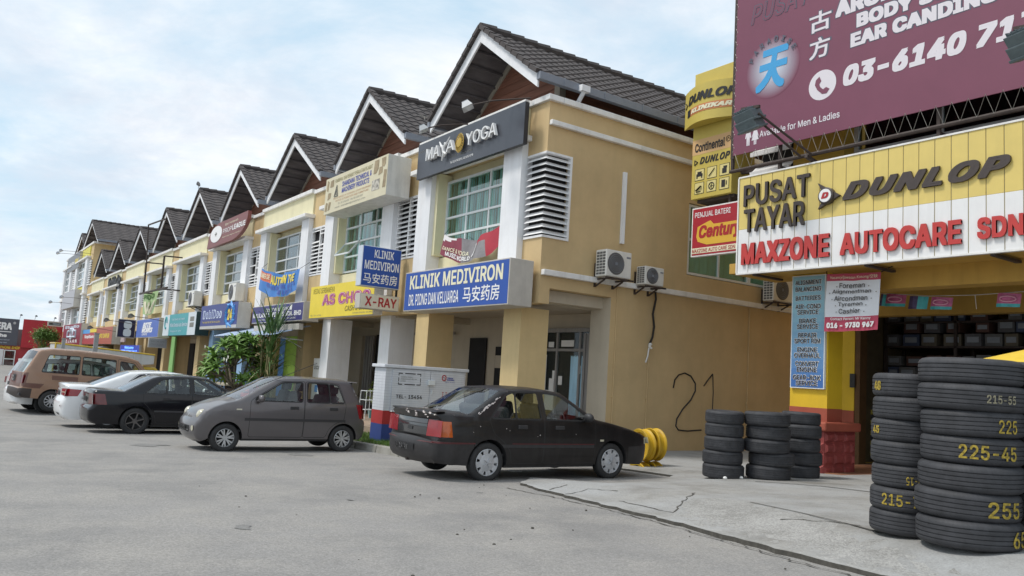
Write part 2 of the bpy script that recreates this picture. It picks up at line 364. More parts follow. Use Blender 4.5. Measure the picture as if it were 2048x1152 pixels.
def pip(P, poly):
    P = np.atleast_2d(P); x, y = P[:, 0], P[:, 1]; q = np.array(poly, float); r = np.zeros(len(P), bool)
    a, c = q, np.roll(q, -1, 0)
    for (x1, y1), (x2, y2) in zip(a, c):
        if y1 == y2: continue
        m = ((y1 > y) != (y2 > y)) & (x < (x2-x1)*(y-y1)/(y2-y1)+x1); r ^= m
    return r
def dseg(P, pts, closed=False):
    P = np.atleast_2d(P); q = np.array(pts, float); a = q if closed else q[:-1]; c = np.roll(q, -1, 0) if closed else q[1:]
    d = np.full(len(P), 1e9)
    for s, e in zip(a, c):
        v = e-s; t = np.clip(((P-s)@v)/(v@v+1e-12), 0, 1); d = np.minimum(d, np.linalg.norm(P-s-t[:, None]*v, axis=1))
    return d
# the raised concrete apron in front of the tyre shop
def gp(x, y, z): q = at(x, y, 'Z', z); return q[0], q[1]
lip = [gp(2060, 1240, .22), gp(1860, 1180, .22), gp(1700, 1140, .2), gp(1530, 1098, .17), gp(1400, 1062, .14), gp(1290, 1035, .11), gp(1180, 1008, .08), gp(1090, 985, .05), gp(1040, 970, .03), gp(1062, 957, .02)]
lip = [(lip[0][0]+5, lip[0][1]-.3)]+lip+[(-9.0, 8.1), (-9.05, 9.4), (-9.6, 10.2), (-12.5, 10.1)]
rough_lip = []
for (x1, y1), (x2, y2) in zip(lip[:-1], lip[1:]):
    n = max(1, int(math.hypot(x2-x1, y2-y1)/.12))
    for k in range(n):
        t = k/n; rough_lip.append((x1+t*(x2-x1)+random.uniform(-.022, .022), y1+t*(y2-y1)+random.uniform(-.03, .03)))
rough_lip.append(lip[-1])
APO = rough_lip+[(-13.6, 10.2), (-13.6, 34), (4, 34)]
def apz(x, y):
    d = dseg([(x, y)], lip)[0]; t = min(1, d/1.1); t = t*t*(3-2*t); r = zr(x)
    top = max(za(x), r+.05); return r+.035+(top-r-.035)*t
pts = list(APO)
gx = np.arange(-13.4, 4, .28); gy = np.arange(5.0, 17, .28)
G = np.array([(x+.1*math.sin(y*5), y) for x in gx for y in gy]); G = G[pip(G, APO)]; G = G[dseg(G, APO, True) > .07]
near = np.array([(x, y) for x in np.arange(-10, 1, .11) for y in np.arange(4.6, 7.6, .11)]); near = near[pip(near, APO)]; dn = dseg(near, lip); near = near[(dn > .05) & (dn < .7)]
G2 = np.array([(x, y) for x in np.arange(-13, 4, 1.5) for y in np.arange(17.5, 34, 2)])
G = np.vstack([G, near, G2])
allp = [Vector(p) for p in pts]+[Vector(p) for p in G]
rv, re, rf, *_ = delaunay_2d_cdt(allp, [(i, (i+1) % len(pts)) for i in range(len(pts))], [], 0, 1e-4)
P2 = np.array([tuple(v) for v in rv]); C2 = np.array([P2[list(f)].mean(0) for f in rf]); ok = pip(C2, APO)
b = MB(); Z = [apz(*p) for p in P2]
# patches of crumbled surface near the lip
gpatch = [gp(1390, 1005, .2), gp(1480, 1003, .25), gp(1640, 1045, .3), gp(1760, 1082, .36), gp(1900, 1120, .4), gp(1800, 1135, .3), gp(1640, 1100, .25), gp(1480, 1062, .2), gp(1345, 1035, .14)]
ing = pip(C2+RNG.uniform(-.16, .16, C2.shape), gpatch)
for f, o, gI in zip(rf, ok, ing):
    if o: b.add([(*P2[i], Z[i]) for i in f], [(0, 1, 2)], 1 if gI else 0)
# crumbling lip edge skirt
m = len(rough_lip)
for (x1, y1), (x2, y2) in zip(rough_lip[:-1], rough_lip[1:]):
    b.add([(x1, y1, apz(x1, y1)), (x2, y2, apz(x2, y2)), (x2, y2, zr(x2)-.05), (x1, y1, zr(x1)-.05)], [(0, 1, 2, 3)], 2)
bm_o = b.build('concrete_apron', [M['apron'], M['gravel'], M['crack']], loc=(0, 0, 0), fix=False)
bm = bmesh.new(); bm.from_mesh(bm_o.data); bmesh.ops.remove_doubles(bm, verts=bm.verts, dist=1e-4); bmesh.ops.recalc_face_normals(bm, faces=bm.faces)
for f in bm.faces:
    if f.material_index < 2 and f.normal.z < 0: f.normal_flip()
    f.smooth = f.material_index < 2
bm.to_mesh(bm_o.data); bm.free(); struct(bm_o)
# cracks and joints that lie in the slab
def strip(mb, pts, wd, jit=0, dz=.004, mi=0):
    q = []
    for (x1, y1), (x2, y2) in zip(pts[:-1], pts[1:]):
        n = max(1, int(math.hypot(x2-x1, y2-y1)/.09))
        q += [(x1+(x2-x1)*k/n+random.uniform(-jit, jit), y1+(y2-y1)*k/n+random.uniform(-jit, jit)) for k in range(n)]
    q.append(pts[-1]); vs = []
    for i, (x, y) in enumerate(q):
        x0, y0 = q[max(i-1, 0)]; x1, y1 = q[min(i+1, len(q)-1)]; dx, dy = x1-x0, y1-y0; l = math.hypot(dx, dy)+1e-9
        ww = wd*(random.uniform(.35, 1.3) if jit else 1); a = -dy/l*ww/2, dx/l*ww/2
        for s in (1, -1): X, Y = x+s*a[0], y+s*a[1]; vs.append((X, Y, (apz(X, Y) if pip([(X, Y)], APO)[0] else zr(X))+dz))
    mb.add(vs, [(2*i, 2*i+1, 2*i+3, 2*i+2) for i in range(len(q)-1)], mi)
b = MB()
strip(b, [gp(1500, 1016, .22), gp(1600, 1036, .27), gp(1760, 1066, .36)], .022, 0, .006)
strip(b, [gp(1510, 962, .2), gp(1640, 974, .22), gp(1765, 988, .27)], .05, 0, .007)
for c in ([(1130, 985), (1180, 980), (1235, 990)], [(1235, 1005), (1300, 1022), (1345, 1035), (1390, 1005)], [(1090, 975), (1135, 968)], [(1560, 1075), (1650, 1090), (1720, 1105)]):
    strip(b, [gp(*q, .12) for q in c], .02, .025)
strip(b, [gp(1012, 978, .02), gp(1120, 1000, .05), gp(1230, 1028, .08), gp(1330, 1052, .11), gp(1460, 1086, .15), gp(1620, 1130, .19), gp(1760, 1165, .21)], .022, .03, .006)
struct(b.build('slab_cracks', M['crack'], loc=(0, 0, 0), fix=False))
# oil spots soaked into the road
b = MB()
for px_, py_, rr, st in ((485, 1057, .10, 2.2), (1150, 950, .5, 1.6), (600, 905, .32, 2.0), (300, 885, .35, 2.), (1010, 905, .05, 3.), (700, 1000, .04, 3), (960, 985, .05, 2)):
    x, y = gp(px_, py_, zr(-8)); z = zr(x); x, y = gp(px_, py_, z); n = 22; a0 = random.uniform(0, 6)
    for ring in range(1):
        P = [(x+rr*st*(.75+.25*math.sin(3*t+a0)+random.uniform(-.12, .12))*math.cos(t)*.7, y+rr*(.75+.25*math.cos(2*t+a0)+random.uniform(-.12, .12))*math.sin(t)) for t in np.linspace(0, 2*PI, n, endpoint=False)]; rz_ = lambda u, v: zr(u)+.006*math.sin(u*1.7+v)+.006*math.sin(v*1.3-.6*u)+.0045; b.add([(u, v, rz_(u, v)) for u, v in P]+[(x, y, rz_(x, y))], [(k, (k+1) % n, n) for k in range(n)])
struct(b.build('oil_spots', ground_mat('oil_stain', [(.20, .197, .19), (.235, .23, .225)], [7.], .4, .15), loc=(0, 0, 0), fix=False))
# litter and stones
b = MB()
for k in range(26):
    x, y = random.uniform(-10, -3), random.uniform(2.5, 6.2); r = random.uniform(.006, .018); b.lathe([(.001, 0), (r, r*.3), (r*.7, r), (.001, r*1.1)], (x, y, zr(x)), 6)
tag(b.build('loose_stones', M['crack'], loc=(0, 0, 0)), 'loose dark stones scattered on the grey road', 'stones', None, 'stuff')
for i, (px_, py_, lab) in enumerate([(1030, 943, 'thin white litter strip on the road behind the grey hatchback'), (103, 1033, 'white litter scrap on the open road at the left')]):
    x, y = gp(px_, py_, .0 if i == 0 else -.3); z = zr(x); x, y = gp(px_, py_, z)
    b = MB(); b.obox((x, y, z+.008), (.07, .09, 0), (-.014, .012, .002), (0, 0, .004)); tag(b.build('litter', M['paper']), lab, 'litter')
for px_, py_ in ((1450, 957), (1482, 958)):
    x, y = gp(px_, py_, .17); b = MB(); b.lathe([(.001, 0), (.035, .01), (.03, .03), (.001, .045)], (x, y, apz(x, y)), 7)
    tag(b.build('litter', M['paper']), ['crumpled white paper at the foot of the leftmost short tyre stack', 'crumpled white paper between the feet of two short tyre stacks'][px_ > 1460], 'litter')

# grass verge, kerb, walkway
VX1 = -12.9
def vz(x): return zr(x)+.14
b = MB(); X = [VX1, -13.5, -14.5, -16, -18, -20, -22, -25, -40, -90]
for a, c in zip(X[:-1], X[1:]): b.add([(a, 7.32, vz(a)), (c, 7.32, vz(c)), (c, 9.15, vz(c)), (a, 9.15, vz(a))], [(0, 1, 2, 3)])
struct(b.build('verge_soil', mat('soil', (.10, .11, .04), .9, .4, 3.), loc=(0, 0, 0), fix=False))
b = MB(); ky = 7.2
kx = [VX1+.1]+list(np.arange(-13.8, -40, -1.0))+[-90]
for a, c in zip(kx[:-1], kx[1:]):
    v = []
    for x in (a-.012, c+.012): v += [(x, ky, zr(x)-.05), (x, ky+.03, zr(x)+.14), (x, ky+.13, zr(x)+.15), (x, ky+.13, zr(x)-.05)]
    b.add(v, [(0, 1, 5, 4), (1, 2, 6, 5), (2, 3, 7, 6), (0, 3, 2, 1), (4, 5, 6, 7)])
b.box(VX1, VX1+.13, ky+.14, 9.6, -.2, zr(VX1)+.15)
struct(b.build('kerb', M['kerb'], loc=(0, 0, 0), bevel=.015))
b = MB()
for k in range(9000):
    x = VX1-.1-abs(random.gauss(0, 4.2)); y = random.uniform(7.36, 9.1)
    if x < -26: continue
    z = vz(x); h = random.uniform(.03, .085); a = random.uniform(0, 2*PI); dx, dy = .007*math.cos(a), .007*math.sin(a); lx, ly = random.gauss(0, .03), random.gauss(0, .03)
    b.add([(x-dx, y-dy, z), (x+dx, y+dy, z), (x+lx, y+ly, z+h)], [(0, 1, 2)])
tag(b.build('grass', M['grass'], loc=(0, 0, 0), fix=False), 'short green grass on the verge beside the utility cabinet', 'grass', None, 'stuff')
b = MB(); b.box(-14.0, -100, 9.15, 13.2, -1.2, .02); b.box(-13.62, -14.0, 10.3, 13.2, -1.2, .02)
struct(b.build('walkway', M['pave'], loc=(0, 0, 0)))

# ------------------------------------------------------------------ shop row
YF, YP, YWIN = 10.14, 9.98, 10.52
XR = [-14.30, -20.55, -27.2, -34.17, -41.44, -49.06, -57.25, -65.65, -74.02, -82.79]
PK = [(-16.23, 10.0), (-22.63, 10.1), (-29.2, 10.05), (-36.1, 10.13), (-43.2, 10.21), (-51.0, 10.25), (-58.9, 10.05), (-67.2, 10.07), (-75.6, 10.06)]
EV = [(-13.73, -18.5), (-19.97, -24.89), (-26.27, -31.9), (-33.06, -38.6), (-40.06, -46.1), (-47.51, -53.9), (-55.4, -62.0), (-63.7, -70.3), (-72.0, -78.6)]
UL = ['end shophouse with the dark yoga sign, tan side wall and blue clinic sign',
      'shophouse under the cream technical products sign with white columns at street level',
      'shophouse with the torn blue banner hanging under its upper window',
      'shophouse with the maroon curved property sign on its parapet',
      'shophouse above the teal shop sign, with an air conditioner beside its window',
      'shophouse with the thin empty steel sign frame before its window',
      'shophouse with an opened window, above the dark eyeglasses sign',
      'shophouse with small dark letters on its parapet, far down the row',
      'shophouse that joins the taller three storey corner block']
def roof_slope(mb, xr_, zr_, xe, ze, y0, y1, cols, rows, th=.05, mi=0):
    """pantile slope: courses step down, waves run down the slope"""
    n = cols; per = 5
    for r in range(rows):
        vs = []
        for e, t in enumerate((r/rows, (r+1)/rows+.012)):
            x = xr_+(xe-xr_)*t; z = zr_+(ze-zr_)*t
            for k in range(n*per+1):
                ph = (k % per)/per; h = .036*(math.sin(PI*min(1, ph*1.35)) if ph < .74 else 0); y = y0+(y1-y0)*k/(n*per)
                vs.append((x, y, z+h+(.0 if e == 0 else .038)))
        m = n*per+1
        fs = [(k, k+1, m+k+1, m+k) for k in range(m-1)]
        o = len(vs); vs += [(vs[m+k][0], vs[m+k][1], vs[m+k][2]-.05) for k in range(m)]
        fs += [(m+k, m+k+1, o+k+1, o+k) for k in range(m-1)]
        mb.add(vs, fs, mi)
def gable(root, xc, zt, xe1, xe2, ze, y0, y1, ywall, zb, det=1., gut=True, inx=1.9):
    """pitched roof whose ridge runs back from the street; open gable with soffit and boarded wall"""
    rf = MB(); ln = y1-y0; cols = max(6, int(ln/.33*det)); rows = 11
    for xe in (xe1, xe2): roof_slope(rf, xc, zt, xe, ze+.02, y0-.04, y1, cols, rows)
    roof = rf.build('roof', M['tile'], root, fix=False)
    rc = MB()
    for k in range(int(ln/.42)): a = y0-.08+k*.42; rc.tube([(xc, a, zt+.05), (xc, a+.45, zt+.065)], [.10, .125], 8)
    for xe, s in ((xe1, 1), (xe2, -1)):              # verge tiles along the front edge
        for k in range(10): t = k/10; t2 = t+.115; rc.bar((xc+(xe-xc)*t, y0-.04, zt+(ze-zt)*t+.045), (xc+(xe-xc)*t2, y0-.04, zt+(ze-zt)*t2+.075), .16, .10)
    rc.build('ridge_tiles', M['tile'], roof)
    so_ = MB()
    for xe in (xe1, xe2):
        so_.add([(xc, y0, zt-.13), (xe, y0, ze-.10), (xe, y1, ze-.10), (xc, y1, zt-.13)], [(0, 1, 2, 3)])
        for k in range(1, 7):
            t = k/7; x = xc+(xe-xc)*t; z = zt-.16+(ze-zt+.03)*t; so_.box(x-.03, x+.03, y0+.02, ywall, z-.05, z)
    so_.build('soffit', M['soffit'], roof)
    fb = MB()
    for xe in (xe1, xe2): fb.prism([(xc, zt-.02), (xe, ze), (xe, ze-.30), (xc, zt-.34)], lambda u, v, q: (u, y0-.03+q, v), .045)
    fb.build('bargeboard', M['fascia'], roof)
    if gut:
        g = MB()
        for xe, s in ((xe1, 1), (xe2, -1)):
            g.box(xe, xe+s*.13, y0-.06, y1, ze-.15, ze+.02)
            for k in range(int(ln/1.2)): g.box(xe+s*.131, xe+s*.142, y0+.6+k*1.2, y0+.64+k*1.2, ze-.15, ze+.035)
        g.build('gutter', M['gutter'], roof, bevel=.02)
    sl = (zt-ze)/abs(xe1-xc); x1, x2 = xc+inx, xc-inx
    bw = MB(); bw.prism([(x2+.2, zb), (x1-.2, zb), (x1-.2, zt-.2-sl*(inx-.2)), (xc, zt-.2), (x2+.2, zt-.2-sl*(inx-.2))], lambda u, v, q: (u, ywall+q, v), .1)
    for k in range(int((zt-zb)/.21)):
        z = zb+.1+k*.21; hw = min(inx-.22, (zt-.25-z)/sl)
        if hw > .1: bw.box(xc-hw, xc+hw, ywall-.012, ywall+.01, z, z+.18)
    bw.build('gable_wall', M['board'], root)
    ps = MB()
    for s in (1, -1):
        ps.box(xc+s*inx, xc+s*(inx-.2), ywall-.06, ywall+.12, zb-.4, zt-.2-sl*inx+.05)
        ps.prism([(xc, zt-.16), (xc+s*inx, zt-.16-sl*inx), (xc+s*inx, zt-.34-sl*inx), (xc, zt-.36)], lambda u, v, q: (u, ywall-.05+q, v), .04)
    ps.build('gable_posts', M['rakep'], root)
    sw = MB()
    for s in (1, -1): sw.box(xc+s*(inx-.2), xc+s*(inx-.05), ywall+.13, y1, zb, zt-.15-sl*(inx+.05))
    sw.build('attic_wall', M['board'], root)
def window(root, x0, x1, z0, z1, y, cols, zs, blind, gl='winglass', t=.05, open_=None, axis='Y'):
    """frame with bars; pane and blind hang on it"""
    fn = frame(axis, y); f = MB()
    def bx(a, c, d, e, w0, w1, mb=f):
        p, q = fn(a, d, w0), fn(c, e, w1); mb.box(p[0], q[0], p[1], q[1], p[2], q[2])
    bx(x0, x0+t, z0, z1, 0, .07); bx(x1-t, x1, z0, z1, 0, .07); bx(x0+t, x1-t, z0, z0+t, 0, .07); bx(x0+t, x1-t, z1-t, z1, 0, .07)
    for k in range(1, cols):
        x = x0+(x1-x0)*k/cols; bx(x-t*.45, x+t*.45, z0+t, z1-t, .003, .06)
    for q in zs: z = z0+(z1-z0)*q; bx(x0+t, x1-t, z-t*.5, z+t*.5, .001, .064)
    fr = f.build('window', M['alu'], root)
    p = MB(); bx(x0+.01, x1-.01, z0+.01, z1-.01, .018, .026, p); p.build('pane', M[gl], fr)
    if blind:
        p = MB(); n = max(3, int((x1-x0)/.11))
        for k in range(n):
            a = x0+.02+(x1-x0-.04)*k/n; c = a+(x1-x0-.04)/n*.96; v = [fn(a, z0+.02, -.12), fn(c, z0+.02, -.09+.02*math.sin(k*2.1)), fn(c, z1-.02, -.09+.02*math.sin(k*2.1)), fn(a, z1-.02, -.12)]
            p.add(v, [(0, 1, 2, 3)])
        p.build('blind', M[blind], fr, fix=False)
    if open_:
        for k, zq in open_:
            a = x0+(x1-x0)*k/cols; c = x0+(x1-x0)*(k+1)/cols; za_, zb_ = z0+(z1-z0)*zq[0], z0+(z1-z0)*zq[1]; p = MB(); d = .32
            P = lambda u, q: fn(u, zb_+(za_-zb_)*q+.03*q, .07+d*q)
            for (u1, q1), (u2, q2) in (((a, 0), (c, 0)), ((a, 1), (c, 1)), ((a, 0), (a, 1)), ((c, 0), (c, 1))): p.bar(P(u1, q1), P(u2, q2), .045)
            s_ = p.build('open_sash', M['alu'], fr); p = MB(); p.add([P(a, 0), P(c, 0), P(c, 1), P(a, 1)], [(0, 1, 2, 3)]); p.build('pane', M[gl], s_, fix=False)
    return fr
def louvre(root, x0, x1, z0, z1, y, cols=2, n=12, missing=(), axis='Y'):
    f = MB()
    for k in range(cols+1): x = x0+(x1-x0)*k/cols; f.box(x-.035, x+.035, y-.03, y+.06, z0, z1)
    f.box(x0, x1, y-.032, y+.062, z0-.06, z0); f.box(x0, x1, y-.032, y+.062, z1, z1+.06)
    for c in range(cols):
        a = x0+(x1-x0)*c/cols+.035; e = x0+(x1-x0)*(c+1)/cols-.035
        for k in range(n):
            if (c, k) in missing: continue
            z = z0+(z1-z0)*(k+.5)/n; h = (z1-z0)/n*.62
            f.prism([(0, -h*.55), (.10, h*.5), (.10, h*.62), (0, -h*.3)], lambda u, v, q: (a+q, y-.02+u-.03, z+v), e-a)
    f.build('louvre', M['louv'], root)
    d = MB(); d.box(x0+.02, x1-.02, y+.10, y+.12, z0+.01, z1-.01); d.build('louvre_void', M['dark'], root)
MISS = {1: [(1, 8), (1, 9), (0, 9), (0, 10)], 2: [(0, 7), (0, 8), (1, 6), (0, 4), (0, 5), (1, 3), (1, 4)], 4: [(1, 5), (1, 6), (0, 9), (0, 10)], 3: [(0, 2), (0, 3), (1, 6)], 5: [(1, 1), (1, 2)]}
COLC = ['yellowcol', 'white', 'tanfront', 'lightblue', 'tanfront', 'tanfront', 'tanfront', 'tanfront', 'tanfront']
M['lightblue'] = mat('light_blue_paint', (.30, .48, .72), .7, .08, 3.); M['lime'] = mat('lime_paint', (.36, .58, .10), .7, .08, 3.)
M['green'] = mat('green_paint', (.24, .48, .16), .7, .08, 3.); M['bluepanel'] = mat('blue_panel', (.10, .26, .55), .6, .1, 3.)
SHOPS = []
for n in range(9):
    xr, xn = XR[n], XR[n+1]; dz = -.04*n; P = xr-xn; pw = .72
    root = thing('shophouse', UL[n], 'shophouse', ((xr+xn)/2, YF, -.1), 0, 'shophouses in the terrace row'); SHOPS.append(root)
    xpl = xr-P*.77; xr_end = -13.59 if n == 0 else xr
    zl0, zl1 = 4.6, 6.35+dz*.7
    wl = MB()
    sx0, sx1 = xn, xpl                                  # louvre strip
    wl.box(sx0, sx1, YF, YF+.3, 3.05, zl0); wl.box(sx0, sx1, YF, YF+.3, zl1, 7.6)
    wl.box(sx1, xr, YF+.002, YF+.3, 3.05, 4.05)
    wl.box(sx1, xr, YF+.05, YF+.38, 6.8+dz, 7.58)
    wl.box(xn, xr, YWIN+.3, 29.9, 3.2, 7.5, 0); wl.box(xn, xr, 12.75, 29.9, -1.0, 3.2, 1); wl.box(xn, xr, YF+.3, 12.75, 3.18, 3.25, 1)
    wl.box(xn-.1, xn+.1, YF+.2, 12.8, 3.0, 3.17, 1)
    wl.build('wall', [M['tanfront'], M['inner']], root)
    wb = MB(); wb.box(xpl+pw, xr-pw, YWIN-.02, YWIN+.05, 3.9, 4.55); wb.box(xpl+pw, xr-pw, YF+.22, YF+.3, 4.05, 4.52)
    wb.box(xpl+pw, xr-pw, YWIN+.03, YWIN+.12, 6.55+dz, 6.85+dz)
    wb.box(xpl+pw-.1, xpl+pw+.13, YF-.02, YWIN+.02, 4.552, 6.75+dz); wb.box(xr-pw-.13, xr-pw+.1, YF-.02, YWIN+.02, 4.552, 6.75+dz)
    wb.box(xpl-.12, xr+.0, YF-.06, YF+.04, 6.92+dz, 7.6)
    wb.build('window_surround', M['cream'], root)
    zb = 4.1 if n == 0 else 3.6
    for a, c in ((xpl, xpl+pw), (xr-pw, xr)):
        q = MB(); q.box(a, c, YP, YF+.30, zb, 6.76+dz); q.build('pier', M['white'], root)
    q = MB(); q.box(xpl-.12, xr+.12, YP-.22, YF+.2, 6.77+dz, 6.90+dz); q.build('window_ledge', M['trim'], root, bevel=.015)
    q = MB(); q.box(xpl-.14, xr, YF-.16, YF+.32, 7.60, 7.74); q.box(xn, xpl-.14, YF-.08, YF+.32, 7.56, 7.69)
    if n == 0: q.box(xr, -13.50, YF-.08, YF+.32, 7.56, 7.69)
    q.build('coping', M['trim'], root, bevel=.012)
    wx0, wx1 = xpl+pw+.135, xr-pw-.135
    window(root, wx0, wx1, 4.57, 6.56+dz, YWIN-.06, 3, (.27, .5, .76), 'blind' if n < 2 else 'blind2', 'winglass' if n < 2 else 'darkglass', .055 if n < 3 else .07,
           open_={1: [(0, (.27, .5))], 6: [(1, (.27, .5)), (0, (.27, .5))]}.get(n))
    louvre(root, sx0+.02, sx1-.01, zl0+.06, zl1-.06, YF+.02, 2, 12, MISS.get(n, ()))
    cw = .66 if n else .68
    for cx in (xr+.03 if n == 0 else xr-.05, xpl+cw+.03):
        q = MB(); q.box(cx-cw, cx, YF+.06, YF+.82, -.9, 3.06); q.build('column', M[COLC[n]], root)
    gable(root, PK[n][0], PK[n][1], EV[n][0], EV[n][1], 8.14+.01*n, 9.9, 29.6 if n else 29.9, 11.05, 7.4, 1. if n < 4 else .6, True, 1.85 if n < 2 else (EV[n][0]-EV[n][1])/2*.76)
    if n >= 2:                                          # plain shopfront set back under the walkway
        q = MB(); fcol = {2: 'inner', 3: 'bluepanel', 4: 'dark', 5: 'inner', 6: 'bluepanel', 7: 'inner', 8: 'inner'}[n]
        q.box(xn+.5, xr-.5, 12.6, 12.74, 0, 2.7); q.build('shutter', M[fcol], root)
        q = MB(); q.box(xn+P*.3, xn+P*.62, 12.54, 12.6, 0, 2.4); q.build('door', M['dark'], root)
    else:
        pass
S0 = SHOPS[0]
# end wall of the first unit
q = MB()
q.box(-14.30, -13.59, YF+.001, YF+.28, 3.12, zl0 if False else 4.56); q.box(-14.30, -13.59, YF+.001, YF+.28, 6.42, 7.56)
q.box(-13.86, -13.59, YF+.28, 10.82, 3.46, 4.56); q.box(-13.86, -13.59, YF+.28, 10.82, 6.42, 7.56)
q.box(-13.86, -13.59, 10.82, 12.2, 3.46, 7.56); q.box(-13.86, -13.59, 12.2, 14.62, -.6, 7.56)
q.box(-13.86, -13.59, 14.62, 29.9, -.6, 4.28); q.box(-13.86, -13.59, 14.62, 29.9, 6.08, 7.56); q.box(-13.86, -13.59, 19.4, 29.9, 4.28, 6.08)
q.build('side_wall', M['tan'], S0)
q = MB(); q.box(-14.28, -13.861, 12.2, 12.75, -.3, 3.46); q.box(-13.861, -13.60, 12.19, 12.199, -.3, 3.45); q.box(-14.3, -13.862, 10.43, 12.74, 3.20, 3.455)
q.build('wall_end', M['inner'], S0)
q = MB(); q.box(-14.28, -13.87, 10.9, 29.8, 3.46, 7.5); q.build('inner_wall', M['dark'], S0)
q = MB(); q.box(-13.88, -13.50, YF+.33, 29.9, 7.56, 7.69); q.box(-13.59, -13.49, 10.16, 29.9, 7.02, 7.13); q.box(-13.59, -13.47, 10.16, 29.9, 3.72, 3.84)
q.build('moulding', M['trim'], S0, bevel=.012)
# corner louvre: slats turn the corner
q = MB(); z0, z1 = 4.60, 6.38; nn = 13
for k in range(nn):
    z = z0+(z1-z0)*(k+.5)/nn; h = .052
    q.add([(-14.24, YF-.05, z-h), (-13.56, YF-.05, z-h), (-13.56, 10.79, z-h), (-14.24, YF+.06, z+h), (-13.68, YF+.06, z+h), (-13.68, 10.79, z+h)], [(0, 1, 4, 3), (1, 2, 5, 4)])
q.box(-14.26, -13.57, YF-.03, YF+.1, 4.54, 4.59); q.box(-14.26, -13.57, YF-.03, YF+.1, 6.385, 6.43); q.box(-13.69, -13.56, YF+.1, 10.84, 4.54, 4.59); q.box(-13.69, -13.56, YF+.1, 10.84, 6.385, 6.43); q.box(-13.67, -13.56, 10.79, 10.84, 4.59, 6.385)
q.build('louvre', M['louv'], S0, fix=False)
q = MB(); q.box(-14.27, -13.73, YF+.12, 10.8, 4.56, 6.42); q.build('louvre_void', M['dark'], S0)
for k, (a, c) in enumerate(((14.64, 17.0), (17.0, 19.38))):
    window(S0, a, c, 4.3, 6.06, -13.68, 2, (.5,), 'blind', 'winglass', .06, axis='X')
# conduit, pipes and cable on the end wall
q = MB(); q.box(-13.585, -13.53, 12.36, 12.46, 4.72, 6.4); q.build('conduit', M['white'], S0)
for y, z1, z0 in ((12.36, 3.7, .05), (13.42, 2.3, .05), (17.02, 3.7, .4)):
    pp = MB(); pp.tube([(-13.57, y, z0), (-13.57, y, z1)], .014, 6)
    for z in (.5, 1.2, 1.9): pp.box(-13.59, -13.55, y-.03, y+.03, z, z+.03)
    pp.build('pipe', M['tan'], S0)
q = MB(); q.tube([(-13.52, 13.50, 3.85), (-13.5, 13.52, 3.55), (-13.54, 13.48, 3.2), (-13.52, 13.52, 2.9), (-13.54, 13.50, 2.65), (-13.56, 13.42, 2.45)], .026, 7, cap=True); q.build('cable', M['cable'], S0, True)
q = MB()
for k in range(9): q.lathe([(.001, -.03), (.04, 0), (.001, .035)], (-13.54+random.uniform(-.02, .02), 13.42+random.uniform(-.05, .05), 2.44+random.uniform(-.06, .06)), 6)
q.tube([(-13.56, 13.42, 2.4), (-13.55, 13.38, 2.2), (-13.57, 13.34, 2.05)], .018, 6); q.build('tape_wrap', M['paper'], S0)
# painted 21
def wallpx(x, y): p = at(x, y, 'X', -13.575); return (-13.584, p[1], p[2])
q = MB()
q.tube([wallpx(*p) for p in ((1347, 776), (1350, 760), (1358, 750), (1370, 746), (1382, 752), (1391, 767), (1391, 782), (1382, 800), (1366, 818), (1354, 838), (1352, 852), (1357, 860), (1375, 862), (1403, 860))], .019, 5)
q.tube([wallpx(*p) for p in ((1408, 772), (1418, 758), (1426, 748))], .017, 5); q.tube([wallpx(*p) for p in ((1426, 748), (1427, 785), (1425, 825))], .013, 5)
q.build('painted_number', M['cable'], S0)
q = MB(); q.tube([(-13.55, 11.05, 8.0), (-13.6, 11.05, 7.95), (-13.9, 11.1, 7.72)], .05, 8); q.box(-13.6, -13.48, 10.93, 11.17, 7.98, 8.12); q.build('downpipe', M['white'], S0)
# clinic shopfront under the first unit
def shoprect(mb, x0, y0, x1, y1, Y, d=.05, mi=0):
    u0, u1, z0, z1 = rpx((x0, y0), (x1, y1), 'Y', Y); mb.box(u0, u1, Y-d, Y, z0, z1, mi)
YS = 12.72
q = MB(); zt = 2.72
q.box(-16.9, -14.30, YS-.10, YS+.0, zt, zt+.10); q.box(-16.9, -16.82, YS-.1, YS, 0, zt); q.box(-14.42, -14.32, YS-.1, YS, 0, zt)
for x in (-16.05, -15.15): q.box(x-.03, x+.03, YS-.08, YS-.01, 0, zt)
q.box(-16.82, -14.42, YS-.079, YS-.011, 2.24, 2.31)
df = q.build('shop_door_frame', M['grille'], S0)
q = MB(); q.box(-16.82, -14.42, YS-.05, YS-.04, .02, zt); q.build('pane', glass('door_glass', (.95, 1, 1), 1., .03, -.03), df)
q = MB(); q.box(-16.82, -14.9, YS-.02, YS-.012, .02, zt); q.build('door_void', M['dark'], S0)
q = MB()
for k in range(9): a = -15.52+k*.06; q.add([(a, YS-.036, .05), (a+.06, YS-.022, .05), (a+.05, YS-.022, 2.1), (a+.0, YS-.036, 2.15)], [(0, 1, 2, 3)])
q.build('curtain', mat('pale_blue_curtain', (.55, .74, .92), .8, .2, 6., aniso=(8, 8, .3)), S0, fix=False)
for a, c, d, e in ((-16.5, -16.1, .75, 1.25), (-16.32, -16.12, 1.25, 1.55), (-16.6, -16.47, 1.0, 2.15), (-16.7, -16.5, 2.34, 2.48), (-16.42, -16.2, 2.34, 2.48), (-15.9, -15.4, 2.36, 2.52), (-16.2, -16.08, 1.55, 1.75), (-15.95, -15.8, 1.4, 1.62), (-15.2, -15.1, 1.7, 1.9)): q = MB(); q.box(a, c, YS-.060, YS-.052, d, e); q.build('notice', M['paper'], S0)

